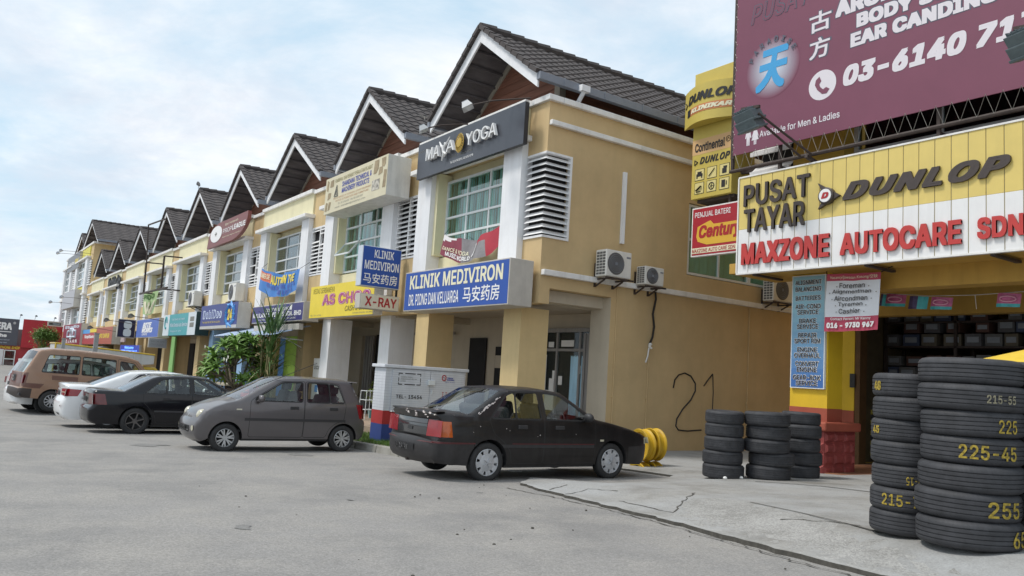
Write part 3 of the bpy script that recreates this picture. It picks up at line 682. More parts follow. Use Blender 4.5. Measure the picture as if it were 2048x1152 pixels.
q = MB()
for k in range(6): a = -14.92+k*.085; q.box(a, a+.08, YS-.16+.02*(k % 2), YS-.12+.02*(k % 2), .02, 2.68)
q.build('folding_grille', M['grille'], S0)
q = MB(); q.box(-18.9, -17.0, YS-.03, YS+.0, .9, 2.35); q.build('shop_window', M['dark'], S0); q = MB(); q.box(-20.3, -19.4, YS-.03, YS, 0, 2.6); q.build('doorway', M['dark'], S0)
q = MB(); q.box(-18.1, -17.98, YS-.06, YS-.031, .2, 2.5); q.box(-17.5, -17.0, YS-.06, YS-.04, 1.0, 1.5); q.box(-18.85, -18.2, YS-.06, YS-.04, 1.75, 2.1); q.build('shop_posts', M['inner'], S0)
q = MB()
for k in range(5): a = -17.0+k*.09; q.box(a, a+.08, YS-.16+.02*(k % 2), YS-.11+.02*(k % 2), 0, 2.55)
q.build('folding_grille', M['grille'], S0)
q = MB()
for x in (-18.55, -17.6):
    for z in (2.75, 2.86): q.box(x-.07, x+.07, 12.73, 12.748, z, z+.08)
q.build('vent_blocks', M['dark'], S0)
q = MB(); q.box(-18.0, -17.0, YS-.034, YS-.031, 1.25, 1.75); q.build('poster', mat('dull_poster', (.30, .28, .27), .7, .7, 7.), S0)
S1 = SHOPS[1]
pxx = lambda x: at(x, 760, 'Y', 12.7)[0]
for a, c, zt_ in ((682, 716, 2.62), (746, 760, 2.75), (800, 812, 2.75)): q = MB(); q.box(pxx(a), pxx(c), 12.7, 12.74, 0, zt_); q.build('doorway', M['dark'], S1)
q = MB(); a, c = pxx(730), pxx(746)
for k in range(6): q.box(a+(c-a)*k/6, a+(c-a)*(k+.85)/6, 12.58+.02*(k % 2), 12.64+.02*(k % 2), 0, 2.7)
q.build('folding_grille', M['grille'], S1)
q = MB(); q.box(-23.5, -21.0, 12.5, 12.6, 2.7, 2.78); q.build('grille_head', M['grille'], S1)
# bay 3/4/5 colour accents seen between the plants and cars
q = MB(); q.box(at(566, 740, 'Y', 11.2)[0], at(604, 740, 'Y', 11.2)[0], 11.2, 11.3, -.9, 2.6); q.build('painted_panel', M['lime'], SHOPS[2])
q = MB(); q.box(-47.2, -46.3, 10.1, 10.19, -.9, 3.05); q.build('painted_panel', M['green'], SHOPS[4])
# corner block, three storeys, at the far end
tw = thing('corner_block', 'three storey corner block with yellow panels at the far end of the row', 'building', (-93, YF, -.5))
q = MB(); q.box(-103.3, -82.8, YF, 30, -1.2, 11.5)
q.build('wall', M['tanfront'], tw)
q = MB()
for x0, x1 in ((-92.2, -84.4), (-102.6, -96.3)):
    for z0, z1 in ((4.4, 6.5), (7.7, 10.1)):
        pass
q.box(-103.5, -82.6, YF-.12, YF+.2, 11.5, 11.68); q.box(-82.9, -82.6, YF+.2, 30, 11.5, 11.68)
for z in (6.75, 10.25): q.box(-92.6, -83.9, YF-.4, YF, z, z+.16); q.box(-103.3, -95.6, YF-.4, YF, z-.0, z+.16)
q.build('window_ledge', M['trim'], tw)
for x in (-92.3, -85.4, -102.9, -97.0): q = MB(); q.box(x, x+1.3, YF-.3, YF, 3.4, 10.25); q.build('pier', M['white'], tw)
q = MB(); q.box(-91, -85.4, YF-.1, YF, 6.95, 7.65); q.box(-91.5, -84.6, YF-.1, YF, 10.45, 11.4); q.build('yellow_panel', mat('yellow_panel', (.68, .62, .12), .7, .08, 2.), tw)
for x0, x1 in ((-90.9, -85.5), (-101.5, -97.1)):
    for z0, z1 in ((4.0, 6.6), (7.75, 10.15)): window(tw, x0, x1, z0, z1, YF-.05, 3, (.3, .62), None, 'darkglass', .12)
for x0, x1 in ((-95.7, -92.6), (-84.2, -82.9)):
    for z0, z1 in ((3.9, 6.4), (7.6, 10.0)):
        q = MB()
        for k in range(11): z = z0+(z1-z0)*k/11; q.box(x0, x1, YF-.12, YF-.02, z, z+.13)
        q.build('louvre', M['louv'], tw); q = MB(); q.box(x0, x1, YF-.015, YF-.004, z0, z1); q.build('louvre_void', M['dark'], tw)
gable(tw, -86.6, 14.1, -81.4, -91.8, 11.75, 10.2, 40, 12.0, 11.5, .4, True, 3.8)
gable(tw, -97.0, 14.0, -92.4, -101.6, 11.75, 10.6, 30, 12.0, 11.5, .4, True, 3.4)

# ------------------------------------------------------------------ signs along the row
def flat(n, c, r=.45): return mat(n, c, r, .06, 3.)
WI, BK = M['ledw'], mat('black_ink', (.02, .02, .022), .5, 0)
RI = mat('red_ink', (.42, .025, .03), .5, 0); YI = mat('yellow_ink', (.80, .62, .06), .5, 0); GI = mat('grey_ink', (.20, .20, .18), .6, 0)
CRI = mat('cream_ink', (.80, .76, .55), .5, 0); BI = mat('blue_ink', (.06, .08, .38), .5, 0); MG = mat('magenta_ink', (.42, .03, .22), .5, 0)
BLUE = flat('sign_blue', (.015, .075, .36))
YS_ = 9.4
r, q = sign('clinic_sign', 'wide blue clinic sign box with cream KLINIK MEDIVIRON lettering under the torn banner', (812, 546), (1015, 609), 'Y', YS_, .62, BLUE, border=.03)
text('KLINIK MEDIVIRON', 'Y', YS_, *sub(q, .06, .95, .545, .90), CRI, r, bold=.022)
text('DR. PIONG DAN KELUARGA', 'Y', YS_, *sub(q, .06, .575, .13, .42), WI, r, bold=.012)
text('马安药房', 'Y', YS_, *sub(q, .615, .93, .12, .47), WI, r, bold=.012)
XS = -19.74
def psign(name, label, TL, BR, xv, thick, face, **k): return sign(name, label, TL, BR, 'X', xv, thick, face, **k)
r, q = psign('hanging_sign', 'blue projecting KLINIK MEDIVIRON sign box above the white X-RAY box', (727, 489), (798, 580), XS, .32, BLUE, case=mat('sign_case_pale', (.55, .60, .68), .5, .06, 4.), border=.02)
text('KLINIK', 'X', XS, *sub(q, .30, .80, .72, .92), WI, r, bold=.015); text('MEDIVIRON', 'X', XS, *sub(q, .07, .95, .42, .64), WI, r, bold=.015); text('马安药房', 'X', XS, *sub(q, .06, .93, .08, .33), WI, r, bold=.012)
r, q2 = psign('hanging_sign', 'white projecting X-RAY sign box with red letters below the blue one', (721, 585), (797, 624), XS, .32, flat('sign_ivory', (.72, .68, .56)), border=.02)
text('X-RAY', 'X', XS, *sub(q2, .13, .93, .2, .82), RI, r, bold=.02)
b = MB()
for z in (4.7, 3.9, 3.3): b.bar((XS-.16, 9.85, z), (XS-.16, YP, z), .05); 
b.bar((XS-.16, 9.95, 3.1), (XS-.16, 9.95, 4.9), .05)
tag(b.build('sign_bracket', M['black']), 'black steel bracket holding the projecting clinic signs to the pier', 'bracket')
r, q = sign('shop_sign', 'bright yellow AS CHO grocery sign with purple outlined letters', (623, 575), (744.8, 628), 'Y', YS_, .30, flat('sign_yellow', (.80, .62, .03)), case=M['trim'])
u0, u1, z0, z1 = q; q = (u0, -19.2, z0, z1)
text('KEDAI SERBANEKA', 'Y', YS_, *sub(q, .04, .34, .76, .93), mat('olive_ink', (.20, .17, .03), .6, 0), r, bold=.005, shear=.25)
text('AS CHOO', 'Y', YS_, *sub(q, .18, .80, .36, .72), MG, r, bold=.05, off=.004)
text('AS CHOO', 'Y', YS_, *sub(q, .184, .796, .372, .708), CRI, r, bold=.012, off=.007); text('AS CHOO', 'Y', YS_, *sub(q, .188, .792, .384, .696), MG, r, bold=-.012, off=.010)
text('CASH & CARRY', 'Y', YS_, *sub(q, .50, .82, .14, .30), mat('olive_ink', (.20, .17, .03), .6, 0), r, bold=.01, shear=.25)
text('SUNGAI BULOH, SELANGOR', 'Y', YS_, *sub(q, .60, .86, .04, .09), GI, r); text('TEL 03-6156', 'Y', YS_, *sub(q, .02, .18, .05, .10), GI, r)
r, q = sign('shop_sign', 'dark blue MAULA pets shop sign behind the tall sugar cane', (506, 614), (604.5, 641), 'Y', YS_, .55, flat('sign_navy', (.035, .03, .17)), border=.03)
text('PUSAT PERUNDANI', 'Y', YS_, *sub(q, .30, .75, .60, .80), WI, r, bold=.02); text('MAULANA CABINETS SDN. BHD', 'Y', YS_, *sub(q, .0+.03, .97, .30, .56), WI, r, bold=.025)
text('PEMBEKAL KABINET DAPUR & ALMARI', 'Y', YS_, *sub(q, .12, .88, .13, .22), WI, r); panel('Y', YS_, *sub(q, .76, .80, .62, .9), WI, r, 'emblem')
b = MB(); u0, u1, z0, z1 = q; b.box(u0+.2, u1-.4, 9.45, 9.6, z0-.28, z0-.08); tag(b.build('signboard', M['boxgrey']), 'thin pale board strapped below the dark blue pets sign', 'board')
r, q = sign('shop_sign', 'blue DobiDoo laundry sign with a yellow 24 in a swirl', (404, 613), (472, 655), 'Y', YS_, .55, flat('sign_laundry', (.03, .045, .22)), border=.0)
panel('Y', YS_, *sub(q, 0, 1, 0, .12), flat('sign_base_grey', (.5, .49, .47)), r, 'base_strip', off=.001)
DB = mat('pale_ink', (.62, .70, .80), .5, 0)
text('DobiDoo', 'Y', YS_, *sub(q, .07, .60, .42, .80), DB, r, bold=.045, space=1.12); text('DobiDoo', 'Y', YS_, *sub(q, .09, .58, .46, .76), BI, r, space=1.16, off=.009)
text('The Clean Dry Self Service Laundry', 'Y', YS_, *sub(q, .07, .58, .22, .33), YI, r)
b = MB()
u0, u1, z0, z1 = q; uc, zc = u0+.82*(u1-u0), z0+.52*(z1-z0); SW = mat('swirl_blue', (.10, .34, .72), .5, 0)
for k in range(26):
    a0 = 2*PI*k/26; rr = .52+.10*(k % 3); b.tube([(uc+.52*math.cos(a0), YS_-.006, zc+.40*math.sin(a0)), (uc+rr*1.1*math.cos(a0+.3), YS_-.006, zc+rr*.78*math.sin(a0+.3))], [.07, .03], 4)
b.build('swirl', SW, r); text('24', 'Y', YS_, uc-.32, uc+.32, zc-.22, zc+.24, YI, r, bold=.04, off=.012)
r, q = sign('shop_sign', 'teal shop sign with white side bands and a dark green end', (329, 631), (389, 669.5), 'Y', YS_, .62, flat('sign_teal', (.05, .33, .36)), case=mat('dark_green_case', (.015, .05, .06), .5, .1, 3.))
for a, c in ((0, .2), (.78, 1)): panel('Y', YS_, *sub(q, a, c, 0, 1), mat('pale_sign', (.62, .68, .72), .5, .04, 3.), r, 'side_band', off=.001)
text('Tooth Dental Lab Implant', 'Y', YS_, *sub(q, .27, .68, .68, .80), DB, r); text('Klinik Dental Auto Service', 'Y', YS_, *sub(q, .24, .76, .40, .58), DB, r, bold=.01); text('Pergigian 03-6156', 'Y', YS_, *sub(q, .26, .6, .15, .24), DB, r)
for a in (.60, .34): panel('Y', YS_, *sub(q, .84, .95, a, a+.2), GI, r, 'print_block', off=.006)
b = MB(); fn = frame('Y', YS_); u0, u1, z0, z1 = q
b.tube([(u0+.1*(u1-u0)+.22*math.cos(t), YS_-.012, z0+.62*(z1-z0)+.30*math.sin(t)) for t in np.linspace(0, 5.2, 12)], .05, 5); b.build('emblem', mat('teal_ink', (.05, .33, .36), .5, 0), r)
text('GIGI SIHAT', 'Y', YS_, *sub(q, .03, .17, .12, .2), GI, r)
r, q = sign('shop_sign', 'mid blue BITE sign with slanted white letters beside the teal sign', (275, 640), (314.5, 674.5), 'Y', YS_, .62, flat('sign_midblue', (.07, .14, .48)), border=.03)
text('BITE', 'Y', YS_, *sub(q, .30, .70, .52, .80), WI, r, bold=.05, shear=.35); text('WORKS', 'Y', YS_, *sub(q, .28, .76, .26, .52), WI, r, bold=.05, shear=.35); text('CAFE', 'Y', YS_, *sub(q, .3, .55, .12, .24), WI, r, bold=.02, shear=.3)
# projecting signs further down
def pproj(name, label, TL, BR, Yfar, thick, face, **k):
    xv = at(BR[0], (TL[1]+BR[1])/2, 'Y', Yfar)[0]; return psign(name, label, TL, BR, xv, thick, face, **k)+(xv,)
r, q, xv = pproj('hanging_sign', 'dark navy projecting sign with two white rounded lenses, one above the other', (237, 637), (269, 677), 9.6, .3, flat('sign_dark_navy', (.015, .016, .06)), border=.04)
u0, u1, z0, z1 = q; b = MB()
for zc in (.70, .28):
    P = [(u0+(u1-u0)*(.55+.22*math.copysign(abs(math.cos(t))**.6, math.cos(t))), z0+(z1-z0)*(zc+.20*math.copysign(abs(math.sin(t))**.6, math.sin(t)))) for t in np.linspace(0, 2*PI, 22, endpoint=False)]
    b.prism(P, lambda u, v, q_: (xv+.006+q_, u, v), .006)
b.bar((xv+.01, u0+.6*(u1-u0), z0+.45*(z1-z0)), (xv+.01, u0+.6*(u1-u0), z0+.53*(z1-z0)), .12, .02); b.build('lens_emblem', DB, r)
r, q, xv = pproj('hanging_sign', 'small grey projecting sign below the mid blue and teal signs', (298, 675), (333, 697), 9.6, .12, flat('sign_dullgrey', (.30, .31, .34)), border=.03)
text('SALON SPA', 'X', xv, *sub(q, .12, .85, .55, .75), GI, r); text('FIRST FLOOR', 'X', xv, *sub(q, .12, .8, .25, .42), GI, r)
r, q = sign('led_sign', 'lit blue Welcome display board below the dark eyeglasses sign', (241, 690), (277, 706), 'Y', 9.7, .15, mat('led_blue', (.01, .02, .12), .4, 0, emit=((.01, .03, .30), .8)))
LE = mat('led_glow', (.1, .3, .9), .4, 0, emit=((.15, .35, 1), 1.6)); text('Welcome', 'Y', 9.7, *sub(q, .25, .72, .5, .85), LE, r, bold=.02); text('OPEN TODAY 10-9', 'Y', 9.7, *sub(q, .08, .9, .12, .35), LE, r, bold=.02)
b = MB(); u0, u1, z0, z1 = q; b.box(u0+.1, u0+1.5, 9.65, 9.75, z1+.2, z1+.75); tag(b.build('signboard', mat('pinkish_board', (.42, .33, .33), .6, .3, 4.)), 'pale pinkish board above the lit blue display', 'board')
for TL, BR, c, s1, lab, ink in [((192, 656), (222, 688), (.42, .10, .06), 'DEPO DAPUR', 'orange red shop sign with a grey end, right of the camera sign', YI), ((166, 660), (190, 688.5), (.45, .06, .07), 'Kopitiam', 'red shop sign with blue and yellow corner stripes', WI)]:
    r, q = sign('shop_sign', lab, TL, BR, 'Y', YS_, .6, flat('sign_red_%d' % TL[0], c)); text(s1, 'Y', YS_, *sub(q, .2, .85, .35, .62), ink, r, bold=.03)
    if ink is WI: panel('Y', YS_, *sub(q, .0, .55, .72, 1), mat('swirl_blue', (.10, .34, .72), .5, 0), r, 'blue_stripe', off=.002); panel('Y', YS_, *sub(q, .55, 1, .78, 1), YI, r, 'yellow_stripe', off=.002)
r, q = sign('camera_sign', 'dark red shop sign with a pale camera outline above EJAAN lettering', (128, 651), (158, 690), 'Y', 9.2, .5, flat('sign_crimson', (.26, .02, .045)))
u0, u1, z0, z1 = q; xx = lambda t: u0+t*(u1-u0); zz_ = lambda t: z0+t*(z1-z0); b = MB()
b.tube([(xx(a), 9.18, zz_(c)) for a, c in ((.32, .38), (.78, .38), (.78, .66), (.66, .68), (.62, .76), (.46, .76), (.43, .68), (.32, .66))], .10, 5, close=True)
b.tube([(xx(.55)+.75*math.cos(t), 9.18, zz_(.51)+.42*math.sin(t)) for t in np.linspace(0, 2*PI, 14, endpoint=False)], .10, 5, close=True); b.build('camera_outline', DB, r)
text('E J A A N', 'Y', 9.2, *sub(q, .25, .85, .1, .26), WI, r, bold=.03); text('Studio', 'Y', 9.2, *sub(q, .1, .9, .8, .95), DB, r, bold=.03)
r, q = sign('signboard', 'blank grey sign box high on the corner block with two lamp arms', (126, 588), (146, 613), 'Y', 9.3, .6, flat('sign_blankgrey', (.42, .42, .45)))
r, q = sign('signboard', 'small dark board with pale rim in front of the far red hoarding', (96, 642), (124, 654), 'X', -96, .3, flat('sign_deep', (.05, .055, .05)), border=.12)
text('ARENA KAFE', 'X', -96, *sub(q, .35, .85, .35, .65), DB, r)
# upper storey signs
YU = 9.62
r, q = sign('yoga_sign', 'long dark grey yoga studio signboard over the end window with raised letters', (838, 291), (1046, 286.5), 'Y', 9.72, .12, flat('sign_charcoal', (.055, .06, .075), .25), case=M['black'])
u0, u1, z0, z1 = q; W_ = mat('raised_white', (.80, .80, .80), .5, 0); G_ = mat('gold_paint', (.50, .33, .05), .4, 0)
ym = 9.72
text('MA', 'Y', ym, *sub(q, .135, .275, .40, .72), W_, r, depth=.09, bold=-.0, shear=.0, off=.03); text('A', 'Y', ym, *sub(q, .345, .425, .42, .72), W_, r, depth=.09, off=.03)
text('YOGA', 'Y', ym, *sub(q, .53, .80, .40, .73), W_, r, depth=.07, off=.03)
b = MB()                                                                      # dancing figure that makes the Y
fy = lambda a, c: (u0+a*(u1-u0), ym-.08, z0+c*(z1-z0))
b.tube([fy(.262, .80), fy(.285, .66), fy(.305, .60)], [.015, .035, .045], 6); b.tube([fy(.365, .83), fy(.335, .68), fy(.305, .60)], [.012, .03, .045], 6)
b.tube([fy(.305, .62), fy(.312, .45), fy(.298, .25)], [.06, .05, .015], 6); b.tube([fy(.312, .47), fy(.335, .40), fy(.32, .34)], [.045, .03, .015], 6); b.lathe([(.001, -.035), (.035, 0), (.001, .035)], fy(.318, .70), 10, 'Y'); b.build('figure_letter', W_, r)
b = MB()
for k in range(16):
    a = 2*PI*k/16; c = np.array(fy(.468, .56)); rr = .15
    b.tube([c+np.array((rr*.9*math.cos(a)+.05*math.cos(t), 0, rr*1.15*math.sin(a)+.07*math.sin(t))) for t in np.linspace(0, 2*PI, 8, endpoint=False)], .010, 4, close=True)
b.lathe([(.001, -.03), (.11, -.025), (.12, 0), (.001, .01)], fy(.468, .56), 16, 'Y'); b.build('sunburst', G_, r)
text('PUSAT LATIHAN YOGA', 'Y', ym, *sub(q, .02, .17, .73, .80), GI, r, off=.003); text('mind • body • soul', 'Y', ym, *sub(q, .36, .57, .26, .34), GI, r); text('Tel. 012 6745 8790 / 012 6747 8795', 'Y', ym, *sub(q, .36, .58, .12, .19), W_, r, bold=.02)
r, q = sign('parapet_sign', 'weathered cream technical products sign box with peeling brown patches', (653.5, 360), (771, 388.5), 'Y', 9.25, .72, flat('sign_oldcream', (.66, .60, .42)), case=mat('sign_case_white', (.62, .61, .58), .6, .08, 4., streak=.4))
yq = 9.25; text('PEMBEKAL DAN PERABOT PERALATAN PEJABAT', 'Y', yq, *sub(q, .17, .78, .80, .90), mat('olive_ink', (.20, .17, .03)), r); text('SHANDANA TECHNICAL &', 'Y', yq, *sub(q, .30, .77, .62, .76), BI, r, bold=.02); text('MACHINERY PRODUCTS', 'Y', yq, *sub(q, .30, .74, .45, .59), BI, r, bold=.02)
OR = mat('faded_orange', (.50, .26, .12), .6, 0)
text('SALE & SERVICE OF TECHNICAL SURVEY EQUIPMENT', 'Y', yq, *sub(q, .16, .78, .335, .385), OR, r); text('OFFICE AUTOMATION AND FURNITURE', 'Y', yq, *sub(q, .2, .74, .255, .305), OR, r); text('TEL : 03-6156 6207   FAX : 03-6156 9207', 'Y', yq, *sub(q, .25, .66, .165, .215), GI, r); text('email : shandana@streamyx.com', 'Y', yq, *sub(q, .2, .70, .07, .125), GI, r)
b = MB(); u0, u1, z0, z1 = q; PQ = lambda a, c: (u0+a*(u1-u0), z0+c*(z1-z0))
for poly in ([(.02, .68), (.05, .62), (.06, .9), (.03, .95)], [(.085, .72), (.145, .72), (.145, .92), (.09, .9)], [(.05, .38), (.1, .42), (.11, .56), (.06, .58)], [(.015, .08), (.05, .08), (.06, .3), (.03, .33)], [(.07, .08), (.1, .1), (.12, .3), (.08, .32)], [(.80, .62), (.84, .62), (.87, .72), (.87, .95), (.81, .95)], [(.92, .75), (.95, .72), (.97, .78), (.97, .95), (.91, .95)], [(.875, .55), (.93, .58), (.93, .74), (.885, .74)], [(.945, .2), (.985, .2), (.99, .62), (.955, .64)]): b = MB(); b.prism([PQ(*p) for p in poly], lambda u, v, w_: (u, yq-.005-w_, v), .002); b.build('peeled_patch', mat('peeled_brown', (.34, .27, .17), .8, .3, 6.), r)
b = MB(); b.prism([PQ(*p) for p in ((.79, .2), (.9, .2), (.9, .46), (.79, .46))], lambda u, v, w_: (u, yq-.005-w_, v), .002); b.build('photo_patch', mat('photo_patch', (.45, .42, .36), .6, .8, 9.), r)
b = MB()
for a_, c_ in (((.17, .42), (.235, .42)), ((.235, .42), (.21, .72)), ((.21, .72), (.17, .42)), ((.19, .47), (.222, .47)), ((.222, .47), (.207, .6)), ((.207, .6), (.19, .47))): b.bar((PQ(*a_)[0], yq-.008, PQ(*a_)[1]), (PQ(*c_)[0], yq-.008, PQ(*c_)[1]), .02)
b.build('triangle_emblem', GI, r)
# maroon curved sign
fn = frame('Y', YU)
u0, u1, z0, z1 = rpx((424, 460), (500, 464), 'Y', YU); uL = u0; zt = at(499, 424, 'Y', YU)[2]; zb_ = at(424, 498, 'Y', YU)[2]
r = thing('parapet_sign', 'maroon property agency sign with a white disc and one curved end', 'sign', ((u0+u1)/2, YU, zb_)); b = MB()
H_ = zt-zb_; poly = [(uL, zb_), (uL+.62*(u1-uL), zb_)]+[(uL+(u1-uL)*(.62+.38*math.sin(t)), zb_+H_*(1-math.cos(t))*.85) for t in np.linspace(.25, PI/2, 8)]+[(u1, zt), (uL+.28*(u1-uL), zt), (uL+.12*(u1-uL), zt-.18*H_), (uL+.04*(u1-uL), zt-.45*H_)]
b.prism(poly, lambda u, v, w_: (u, YU-w_, v), .15); b.build('sign_board', flat('sign_maroon', (.20, .055, .05)), r)
qq = (uL, u1, zb_, zt); yv = YU-.15; b = MB(); P = [(uL+(u1-uL)*(.24+.155*math.cos(t)), zb_+H_*(.53+.36*math.sin(t))) for t in np.linspace(0, 2*PI, 26, endpoint=False)]
b.prism(P, lambda u, v, w_: (u, yv-.003-w_, v), .012); b.build('disc', WI, r); text('+', 'Y', yv-.015, *sub(qq, .21, .27, .44, .62), GI, r, bold=.03)
text('Ejen Hartanah', 'Y', yv, *sub(qq, .46, .78, .74, .86), CRI, r); text('PROP', 'Y', yv, *sub(qq, .42, .64, .44, .64), WI, r); text('LEAGUE', 'Y', yv, *sub(qq, .655, .96, .44, .66), WI, r, bold=.03); text('Real Estate Agency Valuers', 'Y', yv, *sub(qq, .42, .86, .24, .30), CRI, r)
u0, u1, z0, z1 = rpx((219, 557), (241, 573), 'Y', 10.0)
rr = thing('raised_lettering', 'small dark raised letters reading Mobile Pro on a cream parapet far down the row', 'lettering', ((u0+u1)/2, 10.0, z0)); text('Mobile', 'Y', 10.02, u0, u0+(u1-u0)*.66, z0+.1, z1, BK, rr, depth=.08, bold=.03); text('Pro', 'Y', 10.02, u0+(u1-u0)*.72, u1, z0-.15, z1, BK, rr, depth=.08, bold=.03)
r, q = sign('parapet_sign', 'grey parapet sign with white and yellow letters on the corner block', (137, 518), (157, 534), 'Y', 9.8, .25, flat('sign_slate', (.17, .18, .20))); text('KlinikSejahtera', 'Y', 9.8, *sub(q, .08, .6, .3, .6), WI, r, bold=.03); text('Gigi', 'Y', 9.8, *sub(q, .64, .92, .35, .65), YI, r, bold=.03)

# banners
def banner(name, label, corners, Y, sag, m, deco, nx=26, ny=10, cat='banner', fold=1.):
    """cloth hung by its corners: sags and folds, printed by strips of its own mesh"""
    P = [at(*c, 'Y', y_) for c, y_ in zip(corners, Y)]           # TL TR BR BL
    def S(u, v):
        top = P[0]*(1-u)+P[1]*u; bot = P[3]*(1-u)+P[2]*u; p = top*(1-v)+bot*v; s = 4*u*(1-u)
        return p+np.array((0, fold*(-.10*math.sin(u*9+v*2)*s*.5-.05*math.sin(u*21+v)*s), -sag*s*(.7+.3*v)-fold*.03*math.sin(u*15+v*3)*s))
    r = thing(name, label, cat, (P[2]+P[3])/2); b = MB()
    vs = [S(i/nx, j/ny) for j in range(ny+1) for i in range(nx+1)]; fs = [(j*(nx+1)+i, j*(nx+1)+i+1, (j+1)*(nx+1)+i+1, (j+1)*(nx+1)+i) for j in range(ny) for i in range(nx)]
    b.add(vs, fs); 
    for k, f in enumerate(fs):
        i, j = k % nx, k//nx; b.mi[k] = deco(i/nx, j/ny)
    b.build('cloth', m, r, True, fix=False)
    b = MB(); b.tube([P[0], P[0]+np.array((-.25, .3, .25))], .008, 4); b.tube([P[1], P[1]+np.array((.5, .35, .35))], .008, 4); b.build('rope', M['cable'], r)
    return r, S
def clothtext(s, S, u0, u1, v0, v1, m, r, bold=.01, shear=0.):
    V, Fs = textmesh(s, bold, shear); b = MB(); b.add([S(u0+x*(u1-u0), v1+y*(v0-v1))+np.array((0, -.025-q, 0)) for x, y, q in V], Fs); b.build('lettering', m, r, fix=False)
cb = flat('banner_blue', (.03, .17, .50)); cr = mat('banner_orange', (.60, .14, .06), .6, .1, 4.)
r, S = banner('banner', 'blue sagging banner with yellow letters tied under an upper window', [(524, 536), (600, 537), (592, 580), (517, 578)], (9.7, 9.7, 9.6, 9.6), .28, [cb, cr], lambda u, v: 1 if u < .28 and .1 <= v < .42 else 0)
clothtext('SUMMER CARE', S, .03, .27, .14, .38, CRI, r, .02); clothtext('AUTTUMN TVE', S, .33, .92, .12, .48, YI, r, .035); clothtext('03-6156 2 TEL 0 3 1', S, .2, .95, .52, .68, BI, r, .02); clothtext('DOBI LOT 5', S, .5, .9, .74, .92, BI, r, .02)
cm_ = mat('banner_maroon', (.22, .035, .06), .6, .2, 4.); cg = mat('banner_grey', (.22, .21, .22), .6, .2, 6.); cred = mat('banner_red', (.38, .02, .04), .6, .1, 4.); cw_ = mat('banner_white', (.75, .72, .72), .6, .1, 4.)
r, S = banner('banner', 'torn maroon, grey and red banner twisted across the yoga studio window', [(889, 469), (1007, 446), (1012, 480), (880, 508)], (10.0, 10.2, 10.1, 9.9), .34, [cm_, cg, cred, cw_], lambda u, v: 3 if (u < .2 and v < .22-u) else 0 if u < .34 else 2 if u > .72 or (u > .52 and v < .28) else 1)
clothtext('DANCE & YOGA', S, .04, .44, .5, .68, CRI, r, .01, .2); clothtext('MUSIC WORLD', S, .1, .46, .72, .92, WI, r, .02); clothtext(')', S, .48, .56, .2, .8, WI, r, .02, .4)
cgreen = mat('banner_green', (.42, .58, .28), .6, .25, 3., aniso=(4, 1, 1))
r, S = banner('banner', 'pale green torn banner tied to the empty sign frame', [(288, 586), (318, 580), (306, 626), (285, 628)], (9.6, 9.6, 9.7, 9.7), .1, [cgreen], lambda u, v: 0, 14, 8)
clothtext('PROMO', S, .1, .8, .08, .3, mat('dark_green_ink', (.08, .2, .04), .6, 0), r, .04); clothtext('VV', S, .1, .95, .4, .95, CRI, r, .05)
# the thin empty steel sign frame
xf = -52.0
b = MB(); A = at(293, 525, 'Y', 9.2); B_ = at(329, 512, 'Y', 9.2); C_ = at(287, 586, 'Y', 9.2); D_ = at(322, 578, 'Y', 9.2); 
b.bar(A, C_, .09); b.bar(B_, D_, .09); b.bar(C_+np.array((-1.2, 0, 0)), D_+np.array((1.5, 0, 0)), .09)
T1 = at(297, 450, 'Y', 9.2); T2 = at(330, 438, 'Y', 9.2); b.bar(A, T1, .07); b.bar(T1, T2, .07)
for q_ in (A, B_, C_, D_): b.bar(q_, q_+np.array((.3, YF-9.2, 0)), .07)
tag(b.build('steel_gantry', M['rust']), 'thin black empty steel sign frame standing before an upper window', 'frame')

# air conditioners
def aircon(c, w_, h, d, axis, label, group='air conditioners on brackets along the row'):
    """c: bottom centre of the back against the wall; faces 'X' = +X or 'Y' = -Y"""
    rz = PI/2 if axis == 'X' else 0
    r = thing('air_conditioner', label, 'air conditioner', c, rz, group); b = MB(); g = .14
    b.box(-w_/2, w_/2, -g-d, -g, .06, h+.06); b.build('casing', M['ac'], r, bevel=.015, loc='local')
    b = MB(); fx, fr_ = -w_*.12, min(h*.43, w_*.33); b.lathe([(.001, -g-d-.006), (fr_, -g-d-.006), (fr_+.012, -g-d+.01)], (fx, 0, .06+h*.5), 24, 'Y')
    b.build('fan_opening', M['fan'], r, loc='local'); b = MB()
    for k in range(1, 6): b.tube([(fx+fr_*k/6*math.cos(t), -g-d-.016, .06+h*.5+fr_*k/6*math.sin(t)) for t in np.linspace(0, 2*PI, 20, endpoint=False)], .004, 4, close=True)
    b.box(fx-.03, fx+.03, -g-d-.02, -g-d-.012, .06+h*.5-.03, .06+h*.5+.03); b.build('fan_guard', M['gutter'], r, loc='local')
    b = MB()
    for k in range(8):
        for j in range(3): b.box(-w_/2-.006, -w_/2+.001, -g-d+.04+j*(d-.06)/3, -g-d+.02+(j+1)*(d-.06)/3, .10+h*.11*k, .10+h*.11*k+h*.075)
    b.build('side_vents', M['fan'], r, loc='local')
    b = MB(); b.box(w_*.30, w_*.46, -g-d-.004, -g-d, h*.86, h*.93); b.build('badge', M['gutter'], r, loc='local')
    b = MB()
    for s in (-1, 1):
        x = s*w_*.36; b.box(x-.02, x+.02, -g-d-.06, -.01, .0, .035); b.bar((x, -.02, .38), (x, -.02, -.15), .035); b.bar((x, -.04, -.14), (x, -g-d*.6, 0), .03)
    b.box(-w_*.55, w_*.55, -g-d-.06, -g-d-.02, .0, .035)
    b.build('bracket', M['rust'], r, loc='local'); return r
